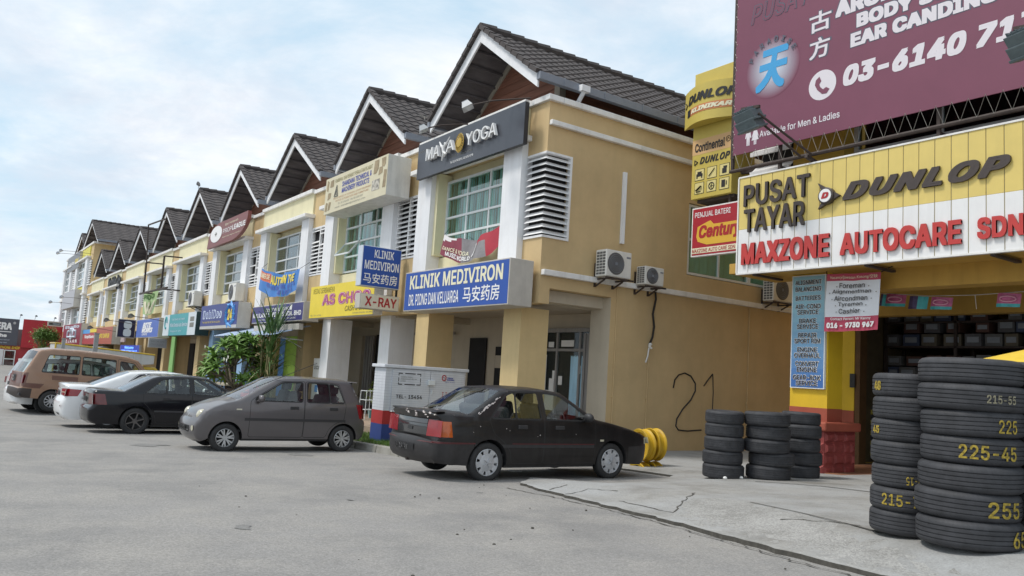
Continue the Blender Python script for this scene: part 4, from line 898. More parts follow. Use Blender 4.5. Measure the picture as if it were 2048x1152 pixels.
def acx(xl, xr, yt, yb, d): a, c, e = at(xl, (yt+yb)/2, 'X', -13.45+d), at(xr, (yt+yb)/2, 'X', -13.45+d), at(xl, yb, 'X', -13.45+d); return (-13.59, (a[1]+c[1])/2, e[2]-.06), c[1]-a[1], at(xl, yt, 'X', -13.45+d)[2]-e[2]
p, w_, h_ = acx(1213, 1263, 497, 551, .36); aircon(p, w_, h_, .36, 'X', 'larger air conditioner under the white conduit on the tan side wall')
p, w_, h_ = acx(1291, 1328, 531, 568, .30); aircon(p, w_, h_, .30, 'X', 'smaller air conditioner right of the conduit, above a hanging black cable')
aircon((-13.59, 17.85, 3.86), .95, .62, .34, 'X', 'air conditioner on the side wall partly hidden by the blue services board')
p = at(480, 602, 'Y', 9.98); aircon((p[0], YF-.02, p[2]-.1), 1.05, .76, .38, 'Y', 'boxy air conditioner above the blue laundry sign')
p = at(397, 612, 'Y', 9.98); aircon((p[0], YF-.02, p[2]-.1), 1.1, .74, .40, 'Y', 'boxy air conditioner left of the laundry sign, above the teal sign')
# flood lamps of the row
def flood(label, base, tip, s=.22, m=None, group=None):
    base, tip = np.array(base, float), np.array(tip, float); r = thing('floodlight', label, 'lamp', base, 0, group); b = MB()
    b.tube([base, base*.4+tip*.6+np.array((0, 0, .05)), tip], .018 if s < .3 else .02, 6); b.build('arm', M['rust'], r)
    d = base-tip; d = np.array((d[0]*.5, d[1]*.5, -abs(np.linalg.norm(d))*.9)); d /= np.linalg.norm(d); x = np.cross(d, (0, 0, 1)); x /= np.linalg.norm(x); y = np.cross(x, d)
    b = MB(); vs = [tip-d*s*.5+x*i*s*.6+y*j*s*.42 for i, j in ((-1, -1), (1, -1), (1, 1), (-1, 1))]+[tip+d*s*.35+x*i*s+y*j*s*.75 for i, j in ((-1, -1), (1, -1), (1, 1), (-1, 1))]
    b.add(vs, [(0, 1, 2, 3), (7, 6, 5, 4), (0, 1, 5, 4), (1, 2, 6, 5), (2, 3, 7, 6), (3, 0, 4, 7)])
    for k in range(4): b.obox(tip-d*s*.42+x*(k-1.5)*s*.3, x*s*.04, y*s*.45, d*s*.22)
    h = b.build('housing', m or mat('lamp_grey', (.42, .44, .46), .45, .1, 6.), r); b = MB(); b.add([tip+d*s*.352+x*i*s*.9+y*j*s*.66 for i, j in ((-1, -1), (1, -1), (1, 1), (-1, 1))], [(0, 1, 2, 3)]); b.build('lens', mat('lamp_lens', (.55, .56, .55), .15, .05, 5.), h); return r
t = at(934, 212, 'Y', 8.9); flood('grey floodlight on an arm above the middle of the yoga signboard', (t[0]+.9, 10.0, 7.72), t, .17)
t = at(846, 258, 'Y', 9.0); flood('grey floodlight at the left end of the yoga signboard, by the gutter', (t[0]+.5, 10.0, 7.72), t, .15)
for (x, y), n_ in zip(((116, 506), (122, 501), (101, 604), (123, 594)), ('lowest of the four, nearest the ground and farthest left', 'topmost lamp arm on the corner block', 'lamp arm left of the blank grey sign box', 'lamp arm just over the blank grey sign box')):
    t = at(x, y, 'Y', 7.6); flood('thin floodlight arm on the corner block, '+n_ if 'low' not in n_ else 'thin floodlight arm second from the top on the corner block parapet', (t[0]+1.2, YF, t[2]-.1), t, .2, M['gutter'], 'lamp arms on the corner block')
for (x, y), n_ in zip(((213, 640), (262, 632), (180, 655)), ('above the orange red sign', 'above the dark eyeglasses sign', 'above the camera sign')):
    t = at(x, y, 'Y', 8.0); flood('thin black lamp arm reaching out '+n_, (t[0]+1.5, YF, t[2]-.3), t, .18, M['black'], 'lamp arms over the far shop signs')
# roof aerial and bird
b = MB(); p = at(848, 255, 'Y', 11.2); b.tube([(p[0], 11.2, 7.5), (p[0], 11.2, p[2]+.35)], .02, 5)
b.bar((p[0]-.5, 11.2, p[2]+.5), (p[0]+.3, 11.2, p[2]+.25), .015); 
for k in range(6): q_ = np.array((p[0]-.45+.13*k, 11.2, p[2]+.48-.04*k)); b.bar(q_-np.array((0, .2, 0)), q_+np.array((0, .2, 0)), .01)
b.box(p[0]-.12, p[0]+.12, 11.1, 11.3, p[2]-.15, p[2]+.02); tag(b.build('aerial', M['boxgrey']), 'television aerial in the valley between the first two gables', 'aerial')
b = MB(); p = np.array((-43.2, 9.75, 10.33)); b.tube([p+np.array((.28, 0, .02)), p+np.array((.1, 0, .12)), p+np.array((-.1, 0, .2)), p+np.array((-.2, 0, .3)), p+np.array((-.32, 0, .3))], [.02, .07, .10, .055, .01], 8); b.bar(p+np.array((0, 0, -.05)), p+np.array((0, 0, .15)), .02)
tag(b.build('bird', M['black']), 'small dark bird perched on the tip of the fifth gable', 'bird')

# ------------------------------------------------------------------ tyre shop
M['yel'] = mat('yellow_paint', (.70, .46, .02), .6, .08, 2., streak=.15, dirt=(.4, .25, .03)); M['ochre'] = mat('shop_ochre', (.50, .30, .06), .75, .1, 2., streak=.2)
M['redp'] = mat('red_oxide_paint', (.36, .085, .05), .7, .12, 3., streak=.15); M['stone'] = mat('red_stone', (.27, .05, .045), .65, .25, 5., bump=.6, bscale=14)
M['signyel'] = mat('sheet_yellow', (.72, .56, .17), .4, .05, 2., streak=.12, dirt=(.42, .34, .14)); M['signwht'] = mat('sheet_white', (.80, .80, .80), .4, .04, 2., streak=.12)
G = thing('tyre_shop', 'yellow and red tyre and car service shop with an open front', 'shop building', (-4, 13.2, .17))
YG = 13.2
q = MB(); q.box(-9.53, -8.74, YG, YG+.46, 1.30, 3.85); q.build('pillar', M['yel'], G)
q = MB(); q.box(-9.535, -8.735, YG-.005, YG+.465, .95, 1.30); q.build('pillar_band', M['redp'], G)
q = MB(); q.box(-9.62, -8.56, YG-.30, YG+.82, .90, 1.06); q.build('pedestal_cap', M['redp'], G, bevel=.03)
# rough stone pedestal
q = MB(); random.seed(3)
q.box(-9.5, -8.64, YG-.22, YG+.74, .05, .90)
rows = [.08, .30, .50, .70, .89]
for a, c in zip(rows[:-1], rows[1:]):
    x = -9.5
    while x < -8.7:
        w_ = random.uniform(.18, .36); x2 = min(x+w_, -8.63); d = random.uniform(.02, .055); q.add([(x+.012, YG-.22, a+.012), (x2-.012, YG-.22, a+.012), (x2-.012, YG-.22, c-.012), (x+.012, YG-.22, c-.012), (x+.05, YG-.22-d, a+.05), (x2-.06, YG-.22-d*.7, a+.04), (x2-.04, YG-.22-d, c-.05), (x+.05, YG-.22-d*.8, c-.06)], [(4, 5, 6, 7), (0, 1, 5, 4), (1, 2, 6, 5), (2, 3, 7, 6), (3, 0, 4, 7)]); x = x2
    y = YG-.22
    while y < YG+.66:
        w_ = random.uniform(.18, .36); y2 = min(y+w_, YG+.73); d = random.uniform(.02, .055); q.add([(-8.64, y+.012, a+.012), (-8.64, y2-.012, a+.012), (-8.64, y2-.012, c-.012), (-8.64, y+.012, c-.012), (-8.64+d, y+.05, a+.05), (-8.64+d*.7, y2-.05, a+.04), (-8.64+d, y2-.04, c-.05), (-8.64+d*.8, y+.05, c-.06)], [(4, 5, 6, 7), (0, 1, 5, 4), (1, 2, 6, 5), (2, 3, 7, 6), (3, 0, 4, 7)]); y = y2
q.build('pedestal', M['stone'], G)
# walkway beam, ceiling, side wall, recessed front wall
yb = 16.2; jx = at(1708, 780, 'Y', yb)[0]; bz = at(1900, 628, 'Y', yb)[2]; jl = at(1688, 780, 'Y', yb)[0]
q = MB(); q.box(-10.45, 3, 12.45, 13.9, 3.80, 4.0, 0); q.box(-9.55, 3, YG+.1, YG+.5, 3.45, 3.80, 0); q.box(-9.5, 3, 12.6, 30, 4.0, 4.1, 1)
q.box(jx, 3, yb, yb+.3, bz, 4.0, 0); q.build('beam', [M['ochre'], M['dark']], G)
q = MB(); q.box(-10.7, jx, yb, yb+.3, 1.25, 4.0); q.build('front_wall', M['yel'], G)
q = MB(); q.box(-10.7, jx, yb-.004, yb+.304, .05, 1.25); q.build('wall_base', M['redp'], G)
q = MB(); q.box(jx-.005, jx+.12, yb+.02, yb+.28, .1, bz); q.build('door_jamb', mat('brown_paint', (.12, .06, .02), .7, .2, 4.), G)
q = MB(); q.box(jl+.15, jl+.27, yb-.03, yb-.005, 1.75, 2.05); q.build('switch_box', M['black'], G)
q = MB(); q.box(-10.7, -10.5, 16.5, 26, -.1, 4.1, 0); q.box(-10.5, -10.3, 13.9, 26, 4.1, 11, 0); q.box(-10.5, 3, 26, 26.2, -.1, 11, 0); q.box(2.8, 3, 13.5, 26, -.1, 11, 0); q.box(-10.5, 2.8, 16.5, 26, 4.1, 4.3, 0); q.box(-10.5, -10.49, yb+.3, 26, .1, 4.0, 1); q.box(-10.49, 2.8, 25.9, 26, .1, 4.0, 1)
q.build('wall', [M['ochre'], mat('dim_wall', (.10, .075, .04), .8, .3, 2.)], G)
q = MB(); q.box(-9.6, 2.8, YG-.2, 26, .0, .17); q.build('floor', M['redtile'], G)
# upper storey behind the hoarding
YU2 = 13.5
lx0, lx1 = at(1508, 300, 'Y', YU2)[0], at(1587, 300, 'Y', YU2)[0]
q = MB(); wx = at(1700, 300, 'Y', YU2)[0]; q.box(lx1, wx, YU2, YU2+.4, 4.1, 10.5); q.box(wx, 3, YU2, YU2+.4, 7.7, 10.5); q.box(wx, 3, YU2+.0, YU2+.4, 4.1, 5.0); q.box(wx-.65, wx, YU2-.2, YU2, 4.1, 10.5); q.build('upper_wall', mat('shop_yellow_wall', (.52, .32, .04), .7, .1, 2.), G)
q = MB()
for k in range(14):
    z = 4.4+k*.42; q.add([(lx0, YU2-.1, z), (lx1, YU2-.1, z), (lx1, YU2+.25, z+.30), (lx0, YU2+.25, z+.30)], [(0, 1, 2, 3)]); q.box(lx0, lx1, YU2-.12, YU2-.08, z-.07, z+.02)
q.build('louvre', M['louv'], G); q = MB(); q.box(lx0+.01, lx1-.001, YU2+.3, YU2+.4, 4.1, 10.2); q.build('louvre_void', M['dark'], G)
window(G, wx, 2.8, 5.0, 7.7, YU2+.2, 7, (.42,), None, 'darkglass', .08); q = MB(); q.box(wx, 2.8, YU2+.5, YU2+.6, 4.5, 8); q.build('window_void', M['dark'], G)
# sign fascia of ribbed sheet
YSG = 12.4
u0, z1 = at(1480, 358, 'Y', YSG)[0], at(1480, 358, 'Y', YSG)[2]; zb_ = at(1462, 548, 'Y', YSG)[2]; zm = at(1466, 462, 'Y', YSG)[2]; u1 = -1.5
r = thing('fascia_sign', 'long yellow and white ribbed fascia sign over the tyre shop with raised letters', 'sign', ((u0+u1)/2, YSG, zb_))
b = MB(); rib = .255; k = 0
while u0+k*rib < u1:
    a, c = u0+k*rib, min(u1, u0+(k+1)*rib); b.box(a+.006, c-.006, YSG, YSG+.05, zm, z1, 0); b.box(a+.006, c-.006, YSG, YSG+.05, zb_, zm-.002, 1); k += 1
b.box(u0, u1, YSG+.008, YSG+.06, zb_+.002, z1-.002, 2); b.build('ribbed_sheet', [M['signyel'], M['signwht'], mat('rib_gap', (.30, .25, .12), .6)], r, bevel=.004)
b = MB(); b.box(u0-.02, u1, YSG-.015, YSG+.065, z1, z1+.03); b.box(u0-.02, u1, YSG-.015, YSG+.065, zb_-.03, zb_); b.box(u0-.03, u0-.002, YSG-.015, YSG+.065, zb_, z1); b.build('edge_trim', M['trim'], r)
for x in (-9.9, -7.6, -5.6, -3.4): b = MB(); b.box(x, x+.08, YSG+.06, YSG+.9, zb_-.06, zb_-.02); b.build('support_bar', M['rust'], r); b = MB(); b.bar((x+.04, YSG+.1, z1-.1), (x+.04, YU2, z1-.4), .05); b.build('support_bar', M['rust'], r)
BR_ = mat('letter_brown', (.06, .045, .04), .45, .1, 5.); RD = mat('letter_red', (.52, .045, .04), .4, .05, 5.)
def gtx(s, TL, BR, m, **k):
    textpx(s, TL, BR, 'Y', YSG, m, r, depth=.04, off=.006, **k)
def gt4(s, xl, ytl, ybl, xr_, m, **k):
    a, c, d = at(xl, ytl, 'Y', YSG), at(xl, ybl, 'Y', YSG), at(xr_, 400, 'Y', YSG); text(s, 'Y', YSG, a[0], d[0], c[2], a[2], m, r, depth=.04, off=.006, **k)
gt4('PUSAT', 1491, 372, 415, 1621, BR_, bold=.018); gt4('TAYAR', 1491, 421, 466, 1612, BR_, bold=.018)
gt4('DUNLOP', 1688, 367, 402, 2024, BR_, bold=.046, shear=.42, space=1.12)
gt4('MAXZONE', 1486, 488, 531, 1662, RD, bold=.035); gt4('AUTOCARE', 1683, 468, 512, 1925, RD, bold=.035); gt4('SDN BHD', 1957, 437, 480, 2170, RD, bold=.035)
b = MB(); aw = [at(*p, 'Y', YSG) for p in ((1640, 368), (1684, 391), (1640, 420), (1653, 394))]
b.prism([(p[0], p[2]) for p in aw], lambda u, v, w_: (u, YSG-.01-w_, v), .06); b.build('arrow_mark', BR_, r)
cc = at(1657, 393, 'Y', YSG); b = MB(); b.lathe([(.001, -.10), (.135, -.10), (.15, -.09), (.15, 0)], (cc[0], YSG, cc[2]), 24, 'Y'); b.build('arrow_disc', BR_, r); b = MB(); b.lathe([(.001, -.112), (.118, -.112), (.118, -.1)], (cc[0], YSG, cc[2]), 24, 'Y'); b.build('arrow_disc', WI, r)
text('D', 'Y', YSG, cc[0]-.07, cc[0]+.075, cc[2]-.055, cc[2]+.055, RI, r, bold=.06, shear=.3, off=.116)
# purple hoarding
YB = 12.45; zb0 = at(1466, 312, 'Y', YB)[2]; u0 = at(1466, 312, 'Y', YB)[0]; u1 = 0.5; z1 = 10.6
r = thing('hoarding', 'big purple spa hoarding laced to a steel frame above the yellow fascia', 'hoarding', ((u0+u1)/2, YB, zb0-.2))
PURP = mat('hoarding_purple', (.185, .052, .092), .5, .06, 1.2)
b = MB(); b.box(u0, u1, YB-.004, YB+.02, zb0, z1); b.build('printed_sheet', PURP, r)
b = MB(); zf = zb0-.30
b.tube([(u0-.1, YB+.06, zf), (u1, YB+.06, zf)], .04, 8); b.tube([(u0-.06, YB+.07, zf), (u0-.06, YB+.07, z1)], .04, 8); b.box(u0-.09, u0-.005, YB+.03, YB+.06, zb0-.05, z1)
for x in (-9.4, -6.4, -3.4): b.tube([(x, YB+.1, zf-.3), (x, YB+.1, z1)], .04, 8); b.bar((x, YB+.1, zf-.1), (x, YU2+.1, zf-.1), .05); b.bar((x, YB+.1, zf-.1), (x-.7, YU2, zf-.25), .04)
b.build('steel_frame', M['rust'], r)
b = MB(); x = u0+.05; lp = [(u0-.08, YB+.05, z1-.1)]; z = z1-.2
while z > zb0+.1: lp += [(u0+.03, YB-.008, z), (u0-.08, YB+.05, z-.12)]; z -= .27
while x < u1: lp += [(x, YB-.008, zb0+.03), (x+.11, YB+.03, zf)]; x += .25
b.tube(lp, .006, 4)
b.build('lacing', mat('lacing_cord', (.5, .47, .42), .7, 0), r)
PW = mat('print_white', (.72, .68, .72), .5, 0); PO = mat('print_shadow', (.09, .10, .14), .5, 0)
def h4(s, xl, ytl, ybl, xr_, m, off=.008, **k):
    a, c, d = at(xl, ytl, 'Y', YB), at(xl, ybl, 'Y', YB), at(xr_, 100, 'Y', YB); text(s, 'Y', YB, a[0], d[0], c[2], a[2], m, r, off=off, **k)
def h4o(s, xl, ytl, ybl, xr_, **k): h4(s, xl-1.5, ytl-1.5, ybl+2, xr_+3, PO, .005, bold=k.get('bold', 0)+.035, shear=k.get('shear', 0)); h4(s, xl, ytl, ybl, xr_, PW, .009, **k)
h4('03-6140 7178', 1687, 134, 174, 2130, PW, bold=.05, shear=.22)
h4o('EAR CANDING', 1702, 68, 96, 1998, bold=.055); h4o('BODY SCRUB', 1714, 28, 56, 2000, bold=.055); h4o('AROMATHERAPY', 1672, 4, 37, 2090, bold=.055)
h4o('古', 1620, 30, 70, 1662, bold=.02); h4o('方', 1620, 82, 122, 1660, bold=.02)
h4('PUSAT', 1504, 14, 52, 1622, PO, bold=.02, shear=.25); h4('PUSAT', 1505, 15, 51, 1620, PURP, .010, bold=-.012, shear=.25)
h4('Available for Men & Ladies', 1520, 262, 275, 1682, PW, bold=.012)
cc = at(1545, 134, 'Y', YB); GLOW = [mat('print_glow_%d' % k, tuple((.185+(.62-.185)*t, .052+(.72-.052)*t, .092+(.82-.092)*t)), .5, 0) for k, t in enumerate(np.linspace(.0, 1, 36))]
b = MB()
for k in range(36): r1, r0 = .62*(1-k/38), .62*(1-(k+1)/38) if k < 35 else .001; b.lathe([(r1, -.0065-.0001*k), (r0, -.0065-.0001*k)], (cc[0], YB, cc[2]), 40, 'Y', k)
b.build('round_print', GLOW, r, fix=False)
h4('天', 1514, 108, 188, 1578, mat('print_blue', (.05, .34, .66), .5, 0), .014, bold=.045, shear=.25)
b = MB()
for k, ch in enumerate('PARADISE'):
    a = R_(152-124*k/7); V, Fs = textmesh(ch, .03); c_, s_ = math.cos(a-PI/2), math.sin(a-PI/2); px_, pz_ = cc[0]+.50*math.cos(a), cc[2]+.50*math.sin(a)
    b.add([(px_+c_*(x-.5)*.085-s_*y*.11, YB-.022-q, pz_+s_*(x-.5)*.085+c_*y*.11) for x, y, q in V], Fs)
b.build('lettering', PO, r, fix=False)
c2 = at(1645, 170, 'Y', YB); b = MB(); b.lathe([(.28, -.007), (.001, -.007)], (c2[0], YB, c2[2]), 32, 'Y'); b.build('phone_disc', PW, r, fix=False)
b = MB(); hp = [(-.13, .12), (-.06, .17), (-.02, .08), (-.06, .03), (-.04, -.03), (.02, -.09), (.08, -.06), (.15, -.11), (.09, -.18), (.0, -.17), (-.10, -.07), (-.15, .03)]
b.prism([(c2[0]+u, c2[2]+v) for u, v in hp], lambda u, v, w_: (u, YB-.009-w_, v), .003); b.build('phone_mark', PURP, r)
for k, x in enumerate((1497, 1511)):
    c3 = at(x, 275-4*k, 'Y', YB); b = MB(); b.lathe([(.035, -.008), (.001, -.008)], (c3[0], YB, c3[2]+.14), 12, 'Y')
    pts_ = [(-.05, .10), (.05, .10), (.075, -.02), (.05, -.02), (.04, .03), (.035, -.17), (.008, -.17), (0, -.03), (-.008, -.17), (-.035, -.17), (-.04, .03), (-.05, -.02), (-.075, -.02)] if k == 0 else [(-.04, .10), (.04, .10), (.08, -.02), (.055, -.02), (.05, .02), (.085, -.09), (.03, -.09), (.03, -.18), (.006, -.18), (.006, -.09), (-.006, -.09), (-.006, -.18), (-.03, -.18), (-.03, -.09), (-.085, -.09), (-.05, .02), (-.055, -.02), (-.08, -.02)]
    b.prism([(c3[0]+u, c3[2]+v) for u, v in pts_], lambda u, v, w_: (u, YB-.006-w_, v), .003); b.build('person_pictogram', PW, r)
DK = mat('lamp_dark', (.10, .13, .14), .45, .2, 8.)
def biglamp(tip, base, label):
    tip, base = np.array(tip), np.array(base); rr = thing('floodlight', label, 'lamp', base, 0, 'floodlights of the hoarding'); b = MB()
    for s in (-.1, .12): b.tube([base+np.array((s, 0, 0)), tip+np.array((.15+s*.6, 0, .0))], .022, 6)
    b.bar(base, base+np.array((0, .5, -.1)), .06); b.bar(tip+np.array((-.15, 0, .16)), tip+np.array((.25, 0, .12)), .05); b.build('arm', M['rust'], rr)
    for k, (o1, o2) in enumerate(((0, 0), (.03, -.14))):
        b = MB(); c = tip+np.array((0, o1*2, o2)); ax = np.array((.20, 0, .03)); ay = np.array((0, .13, .05)); az = np.array((-.02, -.04, .07)); b.obox(c, ax, ay, az); b.obox(c+az*1.1, ax*.75, ay*.7, az*.35)
        for j in range(6): b.obox(c+az*1.2+ax*(j-2.5)*.3, ax*.04, ay*.85, az*.5)
        b.obox(c-az*1.2, ax*1.12, ay*1.12, az*.25); b.build('housing', DK, rr, bevel=.008)
biglamp(at(1496, 232, 'Y', 11.35), at(1612, 312, 'Y', 12.3), 'dark pair of floodlights on an arm at the lower left of the purple hoarding')
biglamp(at(2052, 74, 'Y', 11.35), at(2160, 160, 'Y', 12.3), 'dark floodlight cut by the right edge, in front of the telephone number')
# yellow sign tower
YT = 13.2; u0, u1 = at(1391, 150, 'Y', YT)[0], at(1462, 385, 'Y', YT)[0]; z0, z1 = at(1383, 400, 'Y', YT)[2], at(1391, 150, 'Y', YT)[2]
r = thing('sign_tower', 'tall yellow box sign with tyre lettering and a curved upper shield', 'sign', ((u0+u1)/2, YT+.4, z0)); TY = mat('tower_yellow', (.58, .46, .10), .45, .06, 2.)
b = MB(); b.box(u0, u1, YT, YT+.75, z0, z1); b.build('casing', TY, r, bevel=.01)
b = MB(); b.box(u0+.1, u1, YT+.1, YT+.6, z0-.07, z0); b.build('base_plate', M['rust'], r)
for z in (z0+.5, z1-.5): b = MB(); b.bar((u1-.1, YT+.3, z), (-10.5, YT+.5, z), .08); b.build('bracket', M['rust'], r)
zc0, zc1 = at(1376, 262, 'Y', YT)[2], at(1380, 190, 'Y', YT)[2]; cv = lambda t: (u0-.22+(u1-u0+.44)*t, YT-.05-.30*math.sin(PI*t))
b = MB(); n = 14
vs = [(cv(k/n)[0], cv(k/n)[1], z) for z in (zc0, zc1) for k in range(n+1)]; b.add(vs, [(k, k+1, n+2+k, n+1+k) for k in range(n)]); b.add([(cv(k/n)[0], cv(k/n)[1], zc0) for k in range(n+1)], [tuple(range(n+1))]); b.add([(cv(k/n)[0], cv(k/n)[1], zc1) for k in range(n+1)], [tuple(range(n+1))])
b.build('curved_shield', TY, r, auto=30)
def ctext(s, t0, t1, z0_, z1_, m, off=.012, **k):
    V, Fs = textmesh(s, k.get('bold', .05), k.get('shear', .3)); b = MB(); b.add([(cv(t0+x*(t1-t0))[0], cv(t0+x*(t1-t0))[1]-off-q, z0_+y*(z1_-z0_)) for x, y, q in V], Fs); b.build('lettering', m, r, fix=False)
hs = zc1-zc0; b = MB(); vs = [(cv(t)[0], cv(t)[1]-.006, z) for z in (zc0+.25*hs, zc0+.45*hs) for t in np.linspace(.12, .95, 11)]; b.add(vs, [(k, k+1, 12+k, 11+k) for k in range(10)]); b.build('orange_band', mat('band_orange', (.60, .22, .08), .5, 0), r, fix=False)
b = MB(); vs = [(cv(t)[0], cv(t)[1]-.008, z) for z in (zc0+.25*hs, zc0+.45*hs) for t in np.linspace(.12, .22, 3)]; b.add(vs, [(k, k+1, 4+k, 3+k) for k in range(2)]); b.build('dark_block', BK, r, fix=False)
ctext('DUNLOP', .14, .98, zc0+.56*hs, zc0+.80*hs, BK, bold=.04); ctext('KLINIKAR', .24, .92, zc0+.29*hs, zc0+.41*hs, CRI, bold=.05)
b = MB(); pz = zc0+.62*hs; b.bar((cv(.05)[0], cv(.05)[1]-.01, pz-.07), (cv(.1)[0], cv(.1)[1]-.01, pz), .02); b.bar((cv(.05)[0], cv(.05)[1]-.01, pz+.07), (cv(.1)[0], cv(.1)[1]-.01, pz), .02); b.build('arrow_mark', BK, r)
qq = (u0, u1, z0, z1); panel('Y', YT, *sub(qq, 0, 1, .345, .465), mat('band_peach', (.66, .42, .20), .5, 0), r, 'peach_band', .003)
text('Continental', 'Y', YT, *sub(qq, .07, .82, .365, .435), BK, r, bold=.03, off=.006); b = MB(); cx_, cz_ = u0+.90*(u1-u0), z0+.415*(z1-z0); b.tube([(cx_+.06*math.cos(t), YT-.006, cz_+.06*math.sin(t)) for t in np.linspace(0, 2*PI, 14, endpoint=False)], .007, 4, close=True); b.tube([(cx_-.03, YT-.006, cz_-.03), (cx_, YT-.006, cz_+.03), (cx_+.03, YT-.006, cz_-.01)], .008, 4); b.build('round_emblem', BK, r)
text('DUNLOP', 'Y', YT, *sub(qq, .2, .95, .265, .32), BK, r, bold=.04, space=1.1, shear=.35, off=.004); b = MB(); pz = z0+.285*(z1-z0); b.bar((u0+.08, YT-.006, pz+.06), (u0+.17, YT-.006, pz), .016); b.bar((u0+.08, YT-.006, pz-.06), (u0+.17, YT-.006, pz), .016); b.bar((u0+.08, YT-.006, pz-.06), (u0+.08, YT-.006, pz+.06), .012); b.build('arrow_mark', BK, r)
for i in range(3):
    for j in range(2):
        a, c, d, e = sub(qq, .09+.31*i, .33+.31*i, .035+.105*j, .125+.105*j); b = MB(); b.box(a, c, YT-.004, YT-.001, d, e); b.build('icon_tile', BK, r); b = MB(); b.box(a+.012, c-.012, YT-.007, YT-.003, d+.012, e-.012); b.build('icon_tile', mat('icon_cream', (.72, .62, .26), .5, 0), r)
        mx_, mz = (a+c)/2, (d+e)/2; b = MB(); B = lambda x0, x1, y0, y1: b.box(mx_+x0, mx_+x1, YT-.011, YT-.006, mz+y0, mz+y1)
        if (i, j) == (0, 1): B(-.09, .09, -.04, .02); B(-.06, .06, .02, .07); B(-.085, -.05, -.08, -.04); B(.05, .085, -.08, -.04)
        elif (i, j) == (1, 1): b.bar((mx_-.08, YT-.009, mz-.08), (mx_+.08, YT-.009, mz+.08), .035, .005)
        elif (i, j) == (2, 1): B(-.06, .06, -.08, .03); B(-.03, .07, .03, .08)
        elif (i, j) == (0, 0): b.bar((mx_-.08, YT-.009, mz-.06), (mx_+.07, YT-.009, mz+.04), .09, .005); B(-.09, .05, -.09, -.07)
        elif (i, j) == (1, 0):
            b.tube([(mx_+.075*math.cos(t), YT-.009, mz+.075*math.sin(t)) for t in np.linspace(0, 2*PI, 14, endpoint=False)], .012, 4, close=True)
            for t in range(5): b.bar((mx_, YT-.009, mz), (mx_+.07*math.cos(t*1.257), YT-.009, mz+.07*math.sin(t*1.257)), .016, .006)
        else: B(-.07, .03, -.08, .08); B(.05, .075, -.04, .05)
        b.build('icon', BK, r)
# red battery sign
u0, u1, z0, z1 = rpx((1385, 420), (1480, 500), 'Y', 13.25); z0 = at(1378, 515, 'Y', 13.25)[2]; z1 = at(1384, 418, 'Y', 13.25)[2]; u1 = u0+1.5
r = thing('battery_sign', 'red and yellow battery sign hanging below the yellow sign tower', 'sign', ((u0+u1)/2, 13.3, z0)); qq = (u0, u1, z0, z1)
b = MB(); b.box(u0, u1, 13.25, 13.37, z0, z1); b.build('casing', M['trim'], r); panel('Y', 13.25, u0+.03, u1-.03, z0+.03, z1-.03, flat('sign_red', (.40, .02, .035)), r, 'face_panel')
b = MB(); b.bar((u1-.2, 13.31, (z0+z1)/2), (-10.5, 13.6, (z0+z1)/2), .06); b.build('bracket', M['rust'], r); b = MB(); b.bar((u1-.5, 13.31, z1), (u1-.5, 13.31, z1+.25), .05); b.build('hanger', M['rust'], r)
panel('Y', 13.25, *sub(qq, .02, .98, .06, .17), CRI, r, 'cream_band', .003, .007)
text('PENJUAL BATERI', 'Y', 13.25, *sub(qq, .06, .72, .79, .90), WI, r, bold=.01, off=.008); text('MAXZONE AUTO CARE SDN BHD', 'Y', 13.25, *sub(qq, .03, .96, .075, .15), RI, r, bold=.015, off=.012)
b = MB(); P = [(.10, .40), (.13, .30), (.3, .22), (.95, .22), (.95, .62), (.42, .62), (.36, .70), (.30, .68), (.12, .60)]; b.prism([(u0+a*(u1-u0), z0+c*(z1-z0)) for a, c in P], lambda u, v, w_: (u, 13.243-w_, v), .004); b.build('yellow_ribbon', mat('ribbon_yellow', (.75, .45, .05), .5, 0), r)
text('Century', 'Y', 13.25, *sub(qq, .15, .92, .30, .62), RI, r, bold=.04, shear=.2, off=.014)
# blue service board and vacancy banner
u0, z1 = at(1585, 553, 'Y', YG-.06)[0], at(1585, 553, 'Y', YG-.06)[2]; z0 = at(1580, 775, 'Y', YG-.06)[2]; u1 = at(1650, 660, 'Y', YG-.06)[0]
r = thing('service_board', 'tall narrow blue board listing alignment to gear-box service on the yellow pillar', 'sign', ((u0+u1)/2, YG-.03, z0)); b = MB(); b.box(u0, u1, YG-.06, YG-.005, z0, z1); b.build('board_frame', M['alu'], r)
g0, g1 = np.array((.27, .50, .60)), np.array((.05, .15, .42))
b = MB()
for k in range(12): b.box(u0+.02, u1-.02, YG-.064, YG-.058, z0+.02+(z1-z0-.04)*k/12, z0+.02+(z1-z0-.04)*(k+1)/12, k)
b.build('face_panel', [mat('board_blue_%d' % k, tuple(g1+(g0-g1)*min(1, k/8)), .45, 0) for k in range(12)], r)
qq = (u0, u1, z0, z1); lines = [('ALIGNMENT', .915, .05), ('BALANCING', .855, .06), ('BATTERIES', .775, .07), ('AIR-COND', .70, .07), ('SERVICE', .65, .13), ('BRAKE', .572, .19), ('SERVICE', .522, .13), ('REPAIR', .445, .17), ('SPORT RIM', .395, .06), ('ENGINE', .318, .15), ('OVERHAUL', .268, .06), ('CONVERT', .195, .1), ('ENGINE', .145, .15), ('GEAR-BOX', .075, .04), ('SERVICE', .025, .13)]
for s, v, m_ in lines:
    v0, v1 = v, v+.041
    text(s, 'Y', YG-.064, *sub(qq, m_+.06-.012, .94-m_+.012, v0-.003, v1+.003), WI, r, bold=.045, off=.003); text(s, 'Y', YG-.064, *sub(qq, m_+.06, .94-m_, v0, v1), BK, r, bold=.012, off=.011)
YV = 12.95; cs = [(1654, 548), (1762, 544), (1755, 659), (1648, 663)]; P = [at(*c, 'Y', YV) for c in cs]
